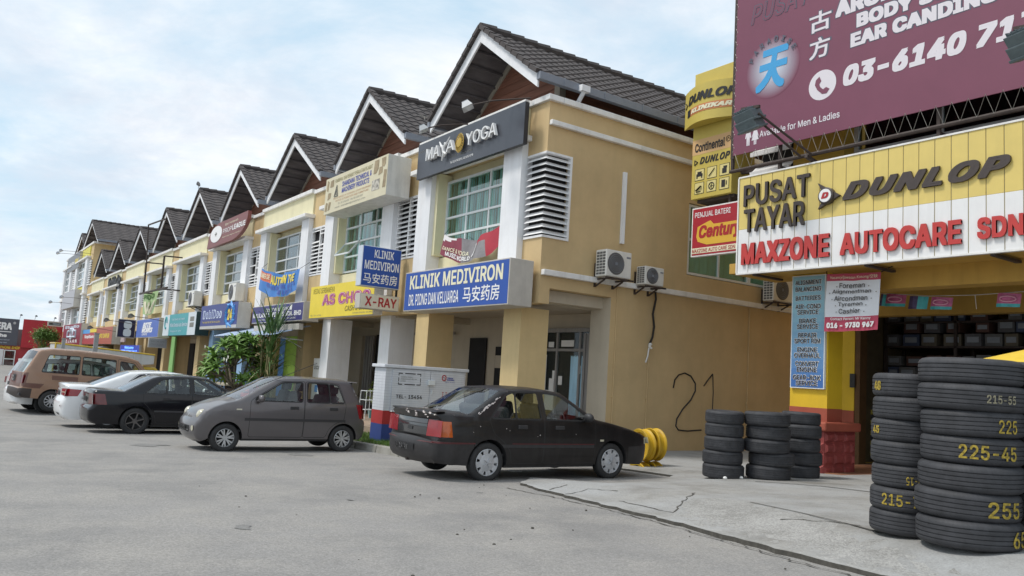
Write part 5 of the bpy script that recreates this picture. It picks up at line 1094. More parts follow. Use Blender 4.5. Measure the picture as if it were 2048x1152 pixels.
r, S = banner('vacancy_banner', 'white and red job vacancy banner hung beside the blue service board', cs, (YV,)*4, .01, [mat('banner_clean', (.74, .76, .80), .6, .05, 4.), mat('banner_pink', (.48, .06, .11), .6, .08, 4.)], lambda u, v: 1 if v < .125 or v > .745 else 0, 16, 40, fold=.12)
clothtext('Vacancy/Jawatan Kosong/空缺', S, .08, .96, .03, .105, CRI, r, .005)
for s, v, u0_, u1_ in (('Foreman', .17, .27, .74), ('Alignmentman', .28, .14, .86), ('Aircondman', .39, .18, .80), ('Tyreman', .50, .26, .72), ('Cashier', .61, .28, .68)): clothtext(s, S, u0_, u1_, v, v+.085, BK, r, .009)
for v, a, c in ((.22, .21, .80), (.33, .08, .94), (.44, .13, .86), (.55, .2, .77), (.66, .22, .74)):
    clothtext('•', S, a, a+.02, v, v+.02, GI, r); clothtext('•', S, c, c+.02, v, v+.02, GI, r)
clothtext('Contact Person: Mr Kenny', S, .13, .88, .765, .82, WI, r, .01); clothtext('016 - 9730 967', S, .06, .94, .85, .945, WI, r, .05)
# bunting
fl = [(1762, 588, 1774, 612, 1), (1774, 588, 1812, 613, 0), (1820, 592, 1856, 618, 1), (1864, 594, 1905, 619, 0), (1996, 586, 2042, 614, 0)]
r = thing('bunting', 'string of small teal and pink advertising flags across the tyre shop front', 'bunting', at(1880, 619, 'Y', 13.9)); b = MB()
b.tube([at(x, y, 'Y', 13.9) for x, y in ((1755, 586), (1860, 592), (1950, 590), (2048, 583), (2130, 572))], .006, 4); b.tube([at(1950, 590, 'Y', 13.9), at(1953, 618, 'Y', 13.9)], .006, 4); b.build('string', M['boxgrey'], r)
ft, fp, fd = mat('flag_teal', (.05, .36, .38), .5, .2, 9.), mat('flag_pink', (.45, .10, .22), .5, .3, 9.), mat('flag_dark', (.07, .05, .12), .5, .4, 9.)
for x0, y0, x1, y1, k in fl:
    P = [at(*c, 'Y', 13.9) for c in ((x0, y0), (x1, y0+1), (x1-4, y1), (x0-4, y1))]; f = lambda u, v: (P[0]*(1-u)+P[1]*u)*(1-v)+(P[3]*(1-u)+P[2]*u)*v+np.array((0, -.03*math.sin(u*5), 0))
    b = MB()
    for i in range(4):
        for j in range(4): b.add([f(i/4, j/4), f((i+1)/4, j/4), f((i+1)/4, (j+1)/4), f(i/4, (j+1)/4)], [(0, 1, 2, 3)], (2 if (k and i < 2) else 0 if (k or j == 3) else 1))
    b.build('flag', [ft, fp, fd], r, True, fix=False)
    if not k: b = MB(); b.tube([f(.5+.33*math.cos(t), .42+.2*math.sin(t))+np.array((0, -.03, 0)) for t in np.linspace(0, 2*PI, 12, endpoint=False)], .012, 4, close=True); b.build('flag_print', mat('flag_glow', (.65, .30, .42), .5, 0), r); 
# shelves and cartons in the dim shop
r = thing('storage_rack', 'tall dark storage rack along the side of the dim tyre shop', 'rack', (-7, 18.4, .17)); b = MB()
for x in np.arange(-10.45, 2.7, 1.6): b.box(x, x+.06, 18.0, 18.06, .17, 3.7); b.box(x, x+.06, 18.8, 18.86, .17, 3.7)
b.build('uprights', M['rust'], r); b = MB()
for z in (.5, 1.25, 2.0, 2.75, 3.3): b.box(-10.45, 2.7, 18.0, 18.86, z, z+.04)
b.build('shelf', M['rust'], r)
random.seed(11); cm1 = [mat('carton_%d' % k, c, .7, .2, 4.) for k, c in enumerate([(.10, .10, .11), (.06, .08, .14), (.13, .11, .08), (.14, .14, .14), (.10, .05, .04)])]; LB = mat('carton_label', (.26, .29, .33), .6, .1, 8.)
def carton(x, y, z, w_, d, h, k, lab, grp, lm=None):
    r = thing('carton', lab, 'carton', (x, y, z), 0, grp); b = MB(); b.box(-w_/2, w_/2, -d/2, d/2, 0, h); b.build('box', cm1[k], r, bevel=.006, loc='local'); b = MB(); b.box(-w_*.36, w_*.36, -d/2-.004, -d/2, h*.3, h*.75); b.build('label', lm or LB, r, loc='local')
for z in (.54, 1.29, 2.04, 2.79, 3.34):
    for lay in range(1 if z > 3 else 2):
        x = -10.4
        while x < -5.2:
            w_ = random.uniform(.26, .42)
            if random.random() < .86: carton(x+w_/2, 18.30+random.uniform(-.05, .05), z+.30*lay, w_*.92, .5, .27 if lay == 0 else random.uniform(.2, .28), random.randrange(5), 'dim labelled carton on the dark storage rack inside the tyre shop', 'cartons on the storage rack')
            x += w_+random.uniform(.0, .12)
YL = mat('yellow_label', (.62, .52, .10), .6, .1, 8.); p0 = at(1740, 885, 'Y', 17.6)
for k in range(5): carton(p0[0]+.15, 17.8, .171+.235*k, .62, .5, .23, 0, ['lowest', 'second lowest', 'middle', 'second highest', 'topmost'][k]+' dark box with a yellow label in the stack just inside the shop door', 'boxes stacked inside the door', YL)
# yellow parasol behind the tyres
p = at(2040, 722, 'Y', 9.6)
r = thing('parasol', 'low yellow parasol canopy behind the tall tyre stacks', 'parasol', (p[0]+.45, 9.6, apz(p[0]+.45, 9.6)-.01)); b = MB(); top = p[2]+.22; cx_ = p[0]+.45
for k in range(8):
    a0, a1 = PI/4*k+.2, PI/4*(k+1)+.2; e = [(cx_+1.0*math.cos(a), 9.6+1.0*math.sin(a), top-.30) for a in (a0, (a0+a1)/2, a1)]; e[1] = (cx_+.93*math.cos((a0+a1)/2), 9.6+.93*math.sin((a0+a1)/2), top-.27)
    b.add([(cx_, 9.6, top)]+e+[(x, y, z-.13) for x, y, z in e], [(0, 1, 2), (0, 2, 3), (1, 4, 5, 2), (2, 5, 6, 3)])
b.build('canopy', mat('parasol_yellow', (.72, .50, .04), .6, .1, 3.), r); b = MB(); b.tube([(cx_, 9.6, .4), (cx_, 9.6, top-.02)], .02, 8); b.lathe([(.001, .50), (.2, .48), (.25, .42), (.25, .36)], (cx_, 9.6, 0), 20); b.build('pole', M['alu'], r)
b = MB(); b.lathe([(.001, .04), (.06, .02), (.05, -.01), (.001, -.02)], (-8.95, YG-.1, 1.09), 8); tag(b.build('crumpled_bag', mat('blue_plastic', (.05, .22, .5), .4, .2, 20.)), 'crumpled blue plastic bag on the red pedestal cap', 'bag')

# ------------------------------------------------------------------ tyres
def tyre_mat():
    m = mat('tyre_rubber', (.040, .041, .046), .68, .35, 9.); n, l = m.node_tree.nodes, m.node_tree.links; bs = n['Principled BSDF']
    t = n.new('ShaderNodeTexCoord'); s = n.new('ShaderNodeSeparateXYZ'); l.new(t.outputs['Object'], s.inputs[0])
    def mm(op, a, b=None):
        k = n.new('ShaderNodeMath'); k.operation = op
        for i, v in enumerate((a, b)):
            if v is None: continue
            if isinstance(v, (int, float)): k.inputs[i].default_value = v
            else: l.new(v, k.inputs[i])
        return k.outputs[0]
    ang = mm('ARCTAN2', s.outputs[1], s.outputs[0]); zc = mm('SUBTRACT', s.outputs[2], .1); za_ = mm('ABSOLUTE', zc)
    w1 = mm('GREATER_THAN', mm('SINE', mm('ADD', mm('MULTIPLY', ang, 70), mm('MULTIPLY', za_, 60))), .72); sh = mm('GREATER_THAN', za_, .036)
    bp = n.new('ShaderNodeBump'); bp.inputs['Strength'].default_value = .8; bp.inputs['Distance'].default_value = .006; bp.invert = True; l.new(mm('MULTIPLY', w1, sh), bp.inputs['Height']); l.new(bp.outputs[0], bs.inputs['Normal'])
    return m
RUB = tyre_mat()
_TM = {}
def tyre_mesh(R, W):
    """lying tyre, bore open, four grooves in the tread, z from 0 to W"""
    k = (round(R, 3), round(W, 3))
    if k in _TM: return _TM[k]
    h = W/2; pr = [(R*.62, h*.55), (R*.64, h*.80), (R*.76, h*.99), (R*.86, h), (R*.93, h*.93), (R*.975, h*.80), (R*.99, h*.68)]
    for g in (.48, .16): pr += [(R, h*(g+.07)), (R*.999, h*(g+.035)), (R*.972, h*(g+.03)), (R*.972, h*(g-.03)), (R*.999, h*(g-.035))]
    full = pr+[(r, -z) for r, z in reversed(pr)]
    b = MB(); b.lathe([(r, z+h) for r, z in full], (0, 0, 0), 56); inner = [(R*.62, h*.45), (R*.9, h*.7), (R*.9, h*1.3), (R*.62, h*1.55)]
    b.lathe(inner, (0, 0, 0), 56)
    o = b.build('tyre', RUB, None, True, loc=(0, 0, 0), auto=40); me = o.data; bpy.data.objects.remove(o); _TM[k] = me; return me
YCH = mat('yellow_chalk', (.34, .25, .035), .8, .7, 45.); WCH = mat('pale_chalk', (.24, .22, .15), .8, .7, 45.)
ORD = ['topmost', 'second from the top', 'third from the top', 'fourth from the top', 'fifth from the top', 'sixth from the top', 'lowest']
def stack(cx, cy, n, R, W, where, marks={}, group='tyres stacked in front of the shop', lean=.012, seed=1, five=False):
    random.seed(seed); z = apz(cx, cy)+.002
    for k in range(n):
        rr = R*random.uniform(.965, 1.03); ww = W*random.uniform(.96, 1.05); i = n-1-k; o_ = 'lowest' if k == 0 else ORD[i]
        o = bpy.data.objects.new('tyre', tyre_mesh(round(rr, 2), round(ww, 3))); COL.objects.link(o)
        o.location = (cx+random.gauss(0, lean), cy+random.gauss(0, lean), z); o.rotation_euler = (random.gauss(0, .008), random.gauss(0, .008), random.uniform(0, 6))
        mk = marks.get(i); lab = 'worn tyre, %s in the %s' % (o_, where)
        if mk: lab = 'tyre chalked %s, %s in the %s' % (mk[0], o_, where)
        tag(o, lab, 'tyre', group)
        if mk:
            s, a0, a1, h0, h1, m_, b_, fl_ = mk; V, Fs = textmesh(s, b_); bb = MB(); r2 = round(rr, 2)+.003
            # angle measured from the direction of the camera, along the tread
            base = math.atan2(-o.location[1], -o.location[0])
            pts_ = []
            for x, y, q in V:
                if fl_: x, y = 1-x, 1-y
                a = base+R_(a0+(a1-a0)*x); pts_.append((o.location[0]+(r2+q)*math.cos(a), o.location[1]+(r2+q)*math.sin(a), z+ww*(h0+(h1-h0)*y)))
            bb.add(pts_, Fs); t = bb.build('chalk_mark', m_, None, fix=False); t.parent = o; bpy.context.view_layer.update(); t.matrix_parent_inverse = o.matrix_world.inverted()
        z += ww*.985
Y_, W2_ = YCH, WCH
def px2(x, y):
    z = .4
    for _ in range(30): a = at(x, y, 'Z', z); z = .5*z+.5*apz(a[0], a[1])
    return a
def bigstack(xc, yb, half, hpx, n, where, marks, seed, lean=.01):
    """stand a pile on the slab at the surveyed spot, radius and tyre width from its surveyed size"""
    a = px2(xc, yb); f = (a-CAM)[:2]; f = f/np.linalg.norm(f); R = .3
    for _ in range(6): c = a[:2]+f*R*.97; R = half/F*((np.array((*c, a[2]))-CAM)@FW)
    W = hpx/n/F*((a-CAM)@FW+R*.15)
    stack(c[0], c[1], n, R*.985, W/.985, where, marks, seed=seed, lean=lean)
bigstack(1445, 958, 40, 133, 5, 'leftmost short stack before the tan wall', {}, 2)
bigstack(1536, 961, 45, 134, 5, 'middle short stack before the tan wall', {}, 3, .02)
bigstack(1600, 957, 39, 130, 5, 'short stack by the red pedestal', {}, 4, .02)
bigstack(1939, 1112, 97, 380, 7, 'tallest stack', {1: ('215-55', 16, 50, .3, .62, W2_, .02, 0), 2: ('225', 29, 54, .2, .7, Y_, .012, 0), 3: ('225-45', -13, 54, .22, .72, Y_, .016, 0), 5: ('255', 22, 66, .2, .75, Y_, .014, 0), 6: ('65', 50, 76, .2, .75, Y_, .014, 0)}, 5)
bigstack(1815, 1080, 70, 320, 7, 'slim stack left of the tallest', {0: ('48', -66, -48, .25, .65, Y_, .05, 0), 2: ('45', -66, -48, .3, .65, Y_, .04, 0), 4: ('70-15', -4, 24, .2, .55, Y_, .01, 1), 5: ('215-70', -40, 30, .25, .75, Y_, .014, 0)}, 6)
bigstack(2105, 1107, 88, 374, 7, 'stack cut by the right edge', {0: ('11-55', -72, -10, .3, .68, Y_, .014, 0), 1: ('225', -62, -20, .25, .65, Y_, .014, 0)}, 8)
# yellow painted rims by the tan wall
YR = mat('rim_yellow', (.58, .36, .015), .5, .12, 8., streak=.55, dirt=(.10, .05, .02))
def rim(c, yaw, tilt, lab):
    r = thing('painted_wheel', lab, 'wheel', (c[0], c[1], c[2]), yaw, 'yellow painted wheels by the tan wall'); b = MB(); R = tilt
    b.lathe([(R*.80, -.08), (R*.97, -.095), (R, -.08), (R*.96, -.05), (R*.86, -.05), (R*.84, .0), (R*.86, .05), (R*.96, .06), (R, .085), (R*.97, .095), (R*.80, .08)], (0, 0, R), 36, 'X', close=True)
    b.build('rim', YR, r, True, loc='local', auto=50); b = MB(); b.lathe([(R*.78, .0), (R*.5, .03), (R*.22, .015), (.001, .02)], (0, 0, R), 24, 'X'); b.build('disc', YR, r, True, loc='local')
YW = 10.75; a, zt_, zl_ = at(1284, 890, 'Y', YW), at(1290, 858, 'Y', YW)[2], at(1296, 926, 'Y', YW)[2]; RIMR = (zt_-zl_)/2
for dx, dy, z, lab in ((-.02, 0, zl_-2*RIMR, 'yellow painted wheel half sunk in the ground, nearer the black car'), (.05, .24, zl_-2*RIMR+.02, 'yellow painted wheel half sunk in the ground, nearer the tan wall'), (.0, .0, zl_, 'yellow painted wheel standing on top of its pile, nearer the black car bonnet'), (.05, .23, zl_+.02, 'rusty edged yellow wheel standing on top of its pile, nearer the tan wall')):
    rim((a[0]+dx, YW+dy, z), R_(86), RIMR, lab)

# ------------------------------------------------------------------ cars
def resample(pts, step, closed=False):
    q = [np.array(p, float) for p in pts]; o = []
    for a, c in zip(q, q[1:]+([q[0]] if closed else [])):
        n = max(1, int(math.ceil(np.linalg.norm(c-a)/step))); o += [a+(c-a)*k/n for k in range(n)]
    if not closed: o.append(q[-1])
    return o
def roundpoly(poly, r):
    o = []; n = len(poly)
    for i in range(n):
        p, a, c = (np.array(poly[k % n], float) for k in (i, i-1, i+1)); d1, d2 = a-p, c-p; l1, l2 = np.linalg.norm(d1), np.linalg.norm(d2); k1, k2 = min(r, l1*.45), min(r, l2*.45)
        s, e = p+d1/l1*k1, p+d2/l2*k2
        for t in (0, .33, .67, 1): o.append((1-t)**2*s+2*t*(1-t)*p+t*t*e)
    return o
def offpoly(poly, d):
    q = [np.array(p, float) for p in poly]; n = len(q); ar = sum(q[i][0]*q[(i+1) % n][1]-q[(i+1) % n][0]*q[i][1] for i in range(n)); sg = 1 if ar > 0 else -1; o = []
    for i in range(n):
        e1, e2 = q[i]-q[i-1], q[(i+1) % n]-q[i]; n1 = np.array((e1[1], -e1[0]))/(np.linalg.norm(e1)+1e-9); n2 = np.array((e2[1], -e2[0]))/(np.linalg.norm(e2)+1e-9); m = n1+n2; m /= np.linalg.norm(m)+1e-9; o.append(q[i]+sg*d*m/max(.5, m@n1))
    return o
CARGLASS = glass('car_glass', (.86, .93, .91), .90, .02, .02); CARDARK = glass('car_glass_dark', (.5, .55, .55), .35, .02, .09)
M['rubber'] = mat('black_rubber', (.018, .018, .019), .65, .15, 10.); M['plastic'] = mat('black_plastic', (.03, .03, .032), .55, .2, 10.); M['carint'] = mat('car_interior', (.05, .05, .052), .85, .3, 8.)
M['chrome'] = mat('wheel_silver', (.52, .53, .54), .32, .1, 8., metal=.55); M['chrome2'] = mat('hubcap_silver', (.50, .51, .53), .42, .12, 10., metal=.3); M['gun'] = mat('wheel_gunmetal', (.13, .12, .115), .45, .1, 8., metal=.4)
M['lampred'] = mat('lamp_red', (.27, .010, .016), .15, .1, 30., coat=.6); M['lampor'] = mat('lamp_orange', (.50, .10, .012), .15, .08, 30., coat=.6); M['lampdark'] = mat('lamp_dark_red', (.12, .012, .015), .2, .1, 30., coat=.6); M['lampclear'] = mat('lamp_clear', (.52, .49, .37), .12, .1, 20., coat=.8)
M['tyre_side'] = mat('car_tyre', (.028, .028, .029), .75, .2, 14.)
def wheel(parent, x, y, R, style, side, rimr=.62, Wd=.17):
    """side=+1: outer face towards +y"""
    wb = MB(); c = (x, y, R); s = side
    wb.lathe([(.001, -s*.05), (R*rimr*.9, -s*.05), (R*rimr*.9, -s*.045)], c, 24, 'Y'); wh = wb.build('wheel', M['plastic'], parent, True, loc='local')
    t = MB(); h = Wd/2; t.lathe([(R*rimr, -h*.8), (R*.8, -h), (R*.95, -h*.9), (R, -h*.6), (R, h*.6), (R*.95, h*.9), (R*.90, h*.98), (R*.8, h*1.02), (R*rimr*1.02, h*.86), (R*rimr, h*.7)], c, 40, 'Y', close=True); t.build('tyre', M['tyre_side'], wh, True, loc='local', auto=50)
    r = MB(); q = R*rimr; f = s*h*.8
    r.lathe([(q, s*h*.85), (q*.96, s*h*.92), (q*.92, s*h*.8), (q*.9, s*h*.2), (q*.88, -s*h*.5)], c, 40, 'Y')
    def P(a, rr, d): return (x+rr*math.cos(a), y+s*d, R+rr*math.sin(a))
    if style == 'hubcap':
        r.lathe([(.001, s*h*1.0), (q*.3, s*h*.98), (q*.62, s*h*.86), (q*.66, s*h*.82)], c, 40, 'Y')
        for k in range(8):
            a = 2*PI*k/8+.2; w1, w2 = .30, .25
            r.add([P(a-w1, q*.64, h*.84), P(a+w1, q*.64, h*.84), P(a+w2, q*.98, h*.90), P(a-w2, q*.98, h*.90), P(a-w1, q*.64, h*.6), P(a+w1, q*.64, h*.6), P(a+w2, q*.98, h*.65), P(a-w2, q*.98, h*.65)], [(0, 1, 2, 3), (0, 4, 5, 1), (1, 5, 6, 2), (3, 7, 4, 0)])
        for k in range(5): a = 2*PI*k/5; r.bar(P(a, .0, h*1.02), P(a, q*.34, h*1.0), .03, .01)
    else:
        n, tw = {'star': (7, 2), 'six': (6, 1), 'five': (5, 2), 'steel': (10, 1)}[style]
        r.lathe([(.001, s*h*.78), (q*.25, s*h*.76), (q*.30, s*h*.6)], c, 24, 'Y')
        for k in range(n):
            a = 2*PI*k/n+.3; offs = (-.17, .17) if tw == 2 else (0,)
            for o in offs: r.bar(P(a, q*.2, h*.70), P(a+o, q*.93, h*.78), q*(.12 if tw == 2 else .17), .025)
        for k in range(4): a = 2*PI*k/4+.4; r.lathe([(.001, s*h*.80), (q*.05, s*h*.80), (q*.05, s*h*.7)], (P(a, q*.17, 0)[0], y, P(a, q*.17, 0)[2]), 8, 'Y')
    r.build('rim', {'hubcap': M['chrome2'], 'star': M['chrome'], 'six': M['gun'], 'five': M['chrome'], 'steel': M['chrome2']}[style], wh, loc='local')
def car(S, pos, rz, name, label, cat):
    L, hw, belt, tum = S['L'], S['hw'], S['belt'], S['tum']; RW = S['R']; xa = S['axles']; sill = S['sill']; RA = S.get('RA', RW*1.16)
    root = thing(name, label, cat, pos, rz); cx = L/2
    prof = [np.array(p, float) for p in S['prof']]; gl = S['glass']                     # glass: {segment index: 'rear'/'front'}
    pr, pg = [], []
    for i in range(len(prof)-1):
        n = max(1, int(math.ceil(np.linalg.norm(prof[i+1]-prof[i])/.075)))
        for k in range(n): pr.append(prof[i]+(prof[i+1]-prof[i])*k/n); pg.append(gl.get(i))
    pr.append(prof[-1]); pr = np.array(pr); zmid = S.get('zmid', .62); rc = S.get('rc', .38); er = S.get('er', .05)
    def W(x, z):
        x = np.asarray(x, float); z = np.asarray(z, float); y = np.full(x.shape, hw)
        lo = np.clip((zmid-z)/.42, 0, 1.5); y = y-.055*lo**2
        mid = np.clip((z-zmid)/(belt-zmid), 0, 1); y = y-.028*mid**2-np.clip(z-belt, 0, None)*tum
        for d, k in ((x, S.get('rtap', .5)), (L-x, S.get('ftap', .6))):
            t = np.clip(1-d/rc, 0, 1); y = y-rc*k*(1-np.sqrt(np.clip(1-t*t, 0, 1)))
            y = y-.035*np.clip(1-d/(L*.4), 0, 1)**2
        return y
    def Y(P):
        P = np.atleast_2d(P); d = dseg(P, pr); y = W(P[:, 0], P[:, 1]); r = np.where(d < er, er-np.sqrt(np.clip(er**2-(er-d)**2, 0, None)), 0); return y-r
    # outline with wheel arches
    bot = []
    def arch(xc): a0 = math.asin((sill-RW)/RA); return [(xc+RA*math.cos(a), RW+RA*math.sin(a)) for a in np.linspace(a0, PI-a0, 22)]
    base = [prof[-1]]+[(p) for p in arch(xa[1])]+[p for p in arch(xa[0])]+[prof[0]]
    bl = []
    segs = [[prof[-1], arch(xa[1])[0]], arch(xa[1]), [arch(xa[1])[-1], arch(xa[0])[0]], arch(xa[0]), [arch(xa[0])[-1], prof[0]]]
    for k, sgm in enumerate(segs): bl += resample(sgm, .08)[:-1] if k in (0, 2, 4) else [np.array(p) for p in sgm[:-1]]
    outer = list(pr)+bl[1:]
    wins = [resample(roundpoly(p, .035), .08, True) for p in S['wins']]; frames = [offpoly(p, .022) for p in wins]
    doors = [resample(roundpoly(p, .04), .07, True) for p in S['doors']]; dout = [offpoly(p, .009) for p in doors]
    extra = [(nm, resample(p, .07, True), mt) for nm, p, mt in S.get('side', [])]
    V = []; E_ = []
    def addloop(lp):
        o = len(V); V.extend(Vector((float(p[0]), float(p[1]))) for p in lp); E_.extend((o+i, o+(i+1) % len(lp)) for i in range(len(lp)))
    for lp in [outer]+wins+frames+doors+dout+[e[1] for e in extra]: addloop(lp)
    gx = np.arange(.03, L, .085); gz_ = np.arange(.15, max(pr[:, 1]), .065); Gp = np.array([(x+(.04 if int(round(z/.065)) % 2 else 0), z) for x in gx for z in gz_]); Gp = Gp[pip(Gp, outer)]
    dm = dseg(Gp, outer, True); 
    for lp in wins+doors+[e[1] for e in extra]: dm = np.minimum(dm, dseg(Gp, lp, True))
    Gp = Gp[dm > .028]
    ring = offpoly(pr.tolist(), 0) if False else []
    for d in (er*.3, er*.95):
        for i in range(1, len(pr)-1):
            t = pr[i+1]-pr[i-1]; nrm = np.array((t[1], -t[0]))/(np.linalg.norm(t)+1e-9); q = pr[i]+nrm*d
            if pip([q], outer)[0]: ring.append(q)
    V.extend(Vector((float(p[0]), float(p[1]))) for p in Gp); V.extend(Vector((float(p[0]), float(p[1]))) for p in ring)
    rv, _, rf, *_ = delaunay_2d_cdt(V, E_, [], 0, 1e-5); P = np.array([tuple(v) for v in rv]); T = np.array([list(f) for f in rf if len(f) == 3]); C = P[T].mean(1)
    inside = pip(C, outer); cls = np.zeros(len(C), int)                                # 0 body
    for i, lp in enumerate(dout): cls[pip(C, lp)] = 1
    for i, lp in enumerate(doors): cls[pip(C, lp)] = 10+i
    ex = {}
    for i, (nm, lp, mt) in enumerate(extra): cls[pip(C, lp)] = 30+i
    for i, lp in enumerate(frames): cls[pip(C, lp)] = 2
    for i, lp in enumerate(wins): cls[pip(C, lp)] = 20+i
    yy = Y(P); paint = S['paint']
    def emit(mask, sg, mb, mi=0, off=0.):
        idx = T[mask]; u = np.unique(idx); mp = {k: i for i, k in enumerate(u)}
        mb.add([(P[k, 0]-cx, sg*(yy[k]+off), P[k, 1]) for k in u], [tuple(mp[k] for k in (t if sg < 0 else t[::-1])) for t in idx], mi)
    body = MB(); bump = MB()
    for sg in (1, -1):
        emit(inside & (cls == 0), sg, body, 0); emit(inside & ((cls == 1) | (cls == 2)), sg, body, 1)
    # strip over the car
    ye = Y(pr); ts = np.array([-1, -.95, -.7, -.4, -.15, .15, .4, .7, .95, 1])
    tg = np.gradient(pr, axis=0); tg /= np.linalg.norm(tg, axis=1)[:, None]+1e-9; nr = np.stack([-tg[:, 1], tg[:, 0]], 1)
    cr = S.get('crown', .025)+S.get('bow', .035)*np.abs(nr[:, 0])**2
    SP = lambda i, t: (pr[i, 0]+nr[i, 0]*cr[i]*(1-t*t)-cx, ye[i]*t, pr[i, 1]+nr[i, 1]*cr[i]*(1-t*t))
    cols = len(ts); gfaces = {'rear': [], 'front': []}; vs = [SP(i, t) for i in range(len(pr)) for t in ts]; fb, fs_ = [], []
    zb = S.get('bumper', 0)
    for i in range(len(pr)-1):
        for j in range(cols-1):
            f = (i*cols+j, i*cols+j+1, (i+1)*cols+j+1, (i+1)*cols+j)
            if pg[i] and 0 < j < cols-2: gfaces[pg[i]].append(f)
            elif (pr[i, 1]+pr[i+1, 1])/2 < zb: fb.append(f)
            else: fs_.append(f)
    body.add(vs, fs_, 0)
    # arch liners and floor
    for xc in xa:
        ap = arch(xc); ap = [ap[0]]+ap+[ap[-1]]
        for sg in (1, -1):
            yo = [float(Y([p])[0]) for p in ap]; n = len(ap); body.add([(p[0]-cx, sg*y_, p[1]) for p, y_ in zip(ap, yo)]+[(p[0]-cx, sg*(hw-.30), p[1]) for p in ap], [(k, k+1, n+k+1, n+k) for k in range(n-1)], 2)
    body.box(xa[0]+RA-cx, xa[1]-RA-cx, -hw+.09, hw-.09, sill-.04, sill+.10, 2); body.box(.3-cx, xa[0]-RA-cx+.02, -hw+.15, hw-.15, sill+.0, sill+.2, 2); body.box(xa[1]+RA-cx-.02, L-.3-cx, -hw+.15, hw-.15, sill, sill+.2, 2); body.box(xa[0]-RA-cx, xa[1]+RA-cx, -hw+.31, hw-.31, sill-.02, RW+RA-.02, 2)
    bo = body.build('body', [paint, M['rubber'], M['plastic']], root, True, loc='local', fix=False, auto=35)
    bm = bmesh.new(); bm.from_mesh(bo.data); bmesh.ops.remove_doubles(bm, verts=bm.verts, dist=2e-4); bmesh.ops.recalc_face_normals(bm, faces=bm.faces); bm.to_mesh(bo.data); bm.free(); bo.data.polygons.foreach_set('use_smooth', [True]*len(bo.data.polygons)); bo.data.set_sharp_from_angle(angle=R_(35))
    if fb: b = MB(); b.add(vs, fb, 0); bump = b
    for i, (nm, lp, mt) in enumerate(extra):
        for sg in (1, -1):
            if nm == 'bumper': emit(inside & (cls == 30+i), sg, bump, 0)
            else:
                b = MB(); emit(inside & (cls == 30+i), sg, b, 0, .004)
                if b.f: b.build(nm, mt, root, True, loc='local', fix=False)
    if bump.f:
        for s_ in (1, -1):
            b = MB(); b.v = list(bump.v); b.f = [f for f in bump.f if s_*sum(bump.v[i][0] for i in f) > 0]; b.mi = [0]*len(b.f)
            if b.f: b.build('bumper', S.get('bmat', paint), root, True, loc='local', fix=True, auto=40)
    dob = []
    for i in range(len(doors)):
        for sg in (1, -1):
            b = MB(); emit(inside & (cls == 10+i), sg, b); d = b.build('door', paint, root, True, loc='local', fix=False); dob.append((i, sg, d))
    for i in range(len(wins)):
        for sg in (1, -1):
            b = MB(); emit(inside & (cls == 20+i), sg, b, 0, -.010); b.build('window', S.get('glassm', CARGLASS), root, True, loc='local', fix=False)
    for k in ('rear', 'front'):
        if gfaces[k]: b = MB(); b.add(vs, gfaces[k]); b.build('windscreen' if k == 'front' else 'rear_window', S.get('glassm', CARGLASS) if k == 'rear' else CARGLASS, root, True, loc='local', fix=False)
    # handles, mirrors
    for i, sg, d in dob:
        hx, hz = S['handles'][i]; y0 = float(W(hx, hz)); b = MB(); b.box(hx-.085-cx, hx+.085-cx, sg*(y0-.01), sg*(y0+.016), hz-.028, hz+.028); b.build('handle', S.get('hmat', M['plastic']), d, loc='local', bevel=.008)
    mx_, mz = S['mirror']
    for sg in (1, -1):
        y0 = float(W(mx_, belt)); b = MB(); n = 10
        b.lathe([(.001, -.055), (.05, -.05), (.078, -.02), (.085, .02), (.07, .05), (.001, .06)], (0, 0, 0), 14, 'X'); b.v = [(p[0]*.9+mx_-cx, sg*(p[1]*1.15+y0+.11), p[2]*.85+mz) for p in b.v]; b.bar((mx_-cx+.04, sg*(y0-.02), mz-.06), (mx_-cx+.0, sg*(y0+.06), mz-.03), .05, .04); b.build('mirror', S.get('mmat', paint), root, True, loc='local')
    # wheels
    for xc in xa:
        for sg in (1, -1): wheel(root, xc-cx, sg*(hw-.115), RW, S['rim'], sg, S.get('rimr', .62))
    # cabin
    b = MB(); fl = sill+.12; x0, x1 = S['cabin']; b.box(x0-cx, x1-cx, -hw+.10, hw-.10, fl, fl+.04); b.build('cabin_floor', M['carint'], root, loc='local')
    def seat(x, y, wd, hb=1.0):
        b = MB(); h0 = fl+.12; b.obox((x-cx+.02, y, h0+.10), (.25, 0, .03), (0, wd/2, 0), (-.01, 0, .09)); b.obox((x-cx-.27, y, h0+.36*hb), (.06, 0, .015), (0, wd/2, 0), (-.07, 0, .30*hb)); b.build('seat', M['carint'], root, loc='local', bevel=.05)
    xs_ = S['seats']; 
    for y in (-hw*.45, hw*.45):
        seat(xs_[1], y, .44); b = MB(); b.obox((xs_[1]-cx-.39, y, fl+.12+.75), (.04, 0, 0), (0, .12, 0), (-.01, 0, .085)); b.bar((xs_[1]-cx-.36, y, fl+.7), (xs_[1]-cx-.38, y, fl+.85), .03); b.build('headrest', M['carint'], root, loc='local', bevel=.03)
    seat(xs_[0], 0, hw*1.6, .9)
    for y in (-hw*.45, hw*.45): b = MB(); b.obox((xs_[0]-cx-.37, y, fl+.12+.70), (.04, 0, 0), (0, .11, 0), (-.01, 0, .07)); b.build('headrest', M['carint'], root, loc='local', bevel=.03)
    b = MB(); xd = S['dash']; b.obox((xd-cx, 0, belt-.12), (.22, 0, -.02), (0, hw-.14, 0), (0, 0, .11)); b.build('dashboard', M['carint'], root, loc='local', bevel=.04)
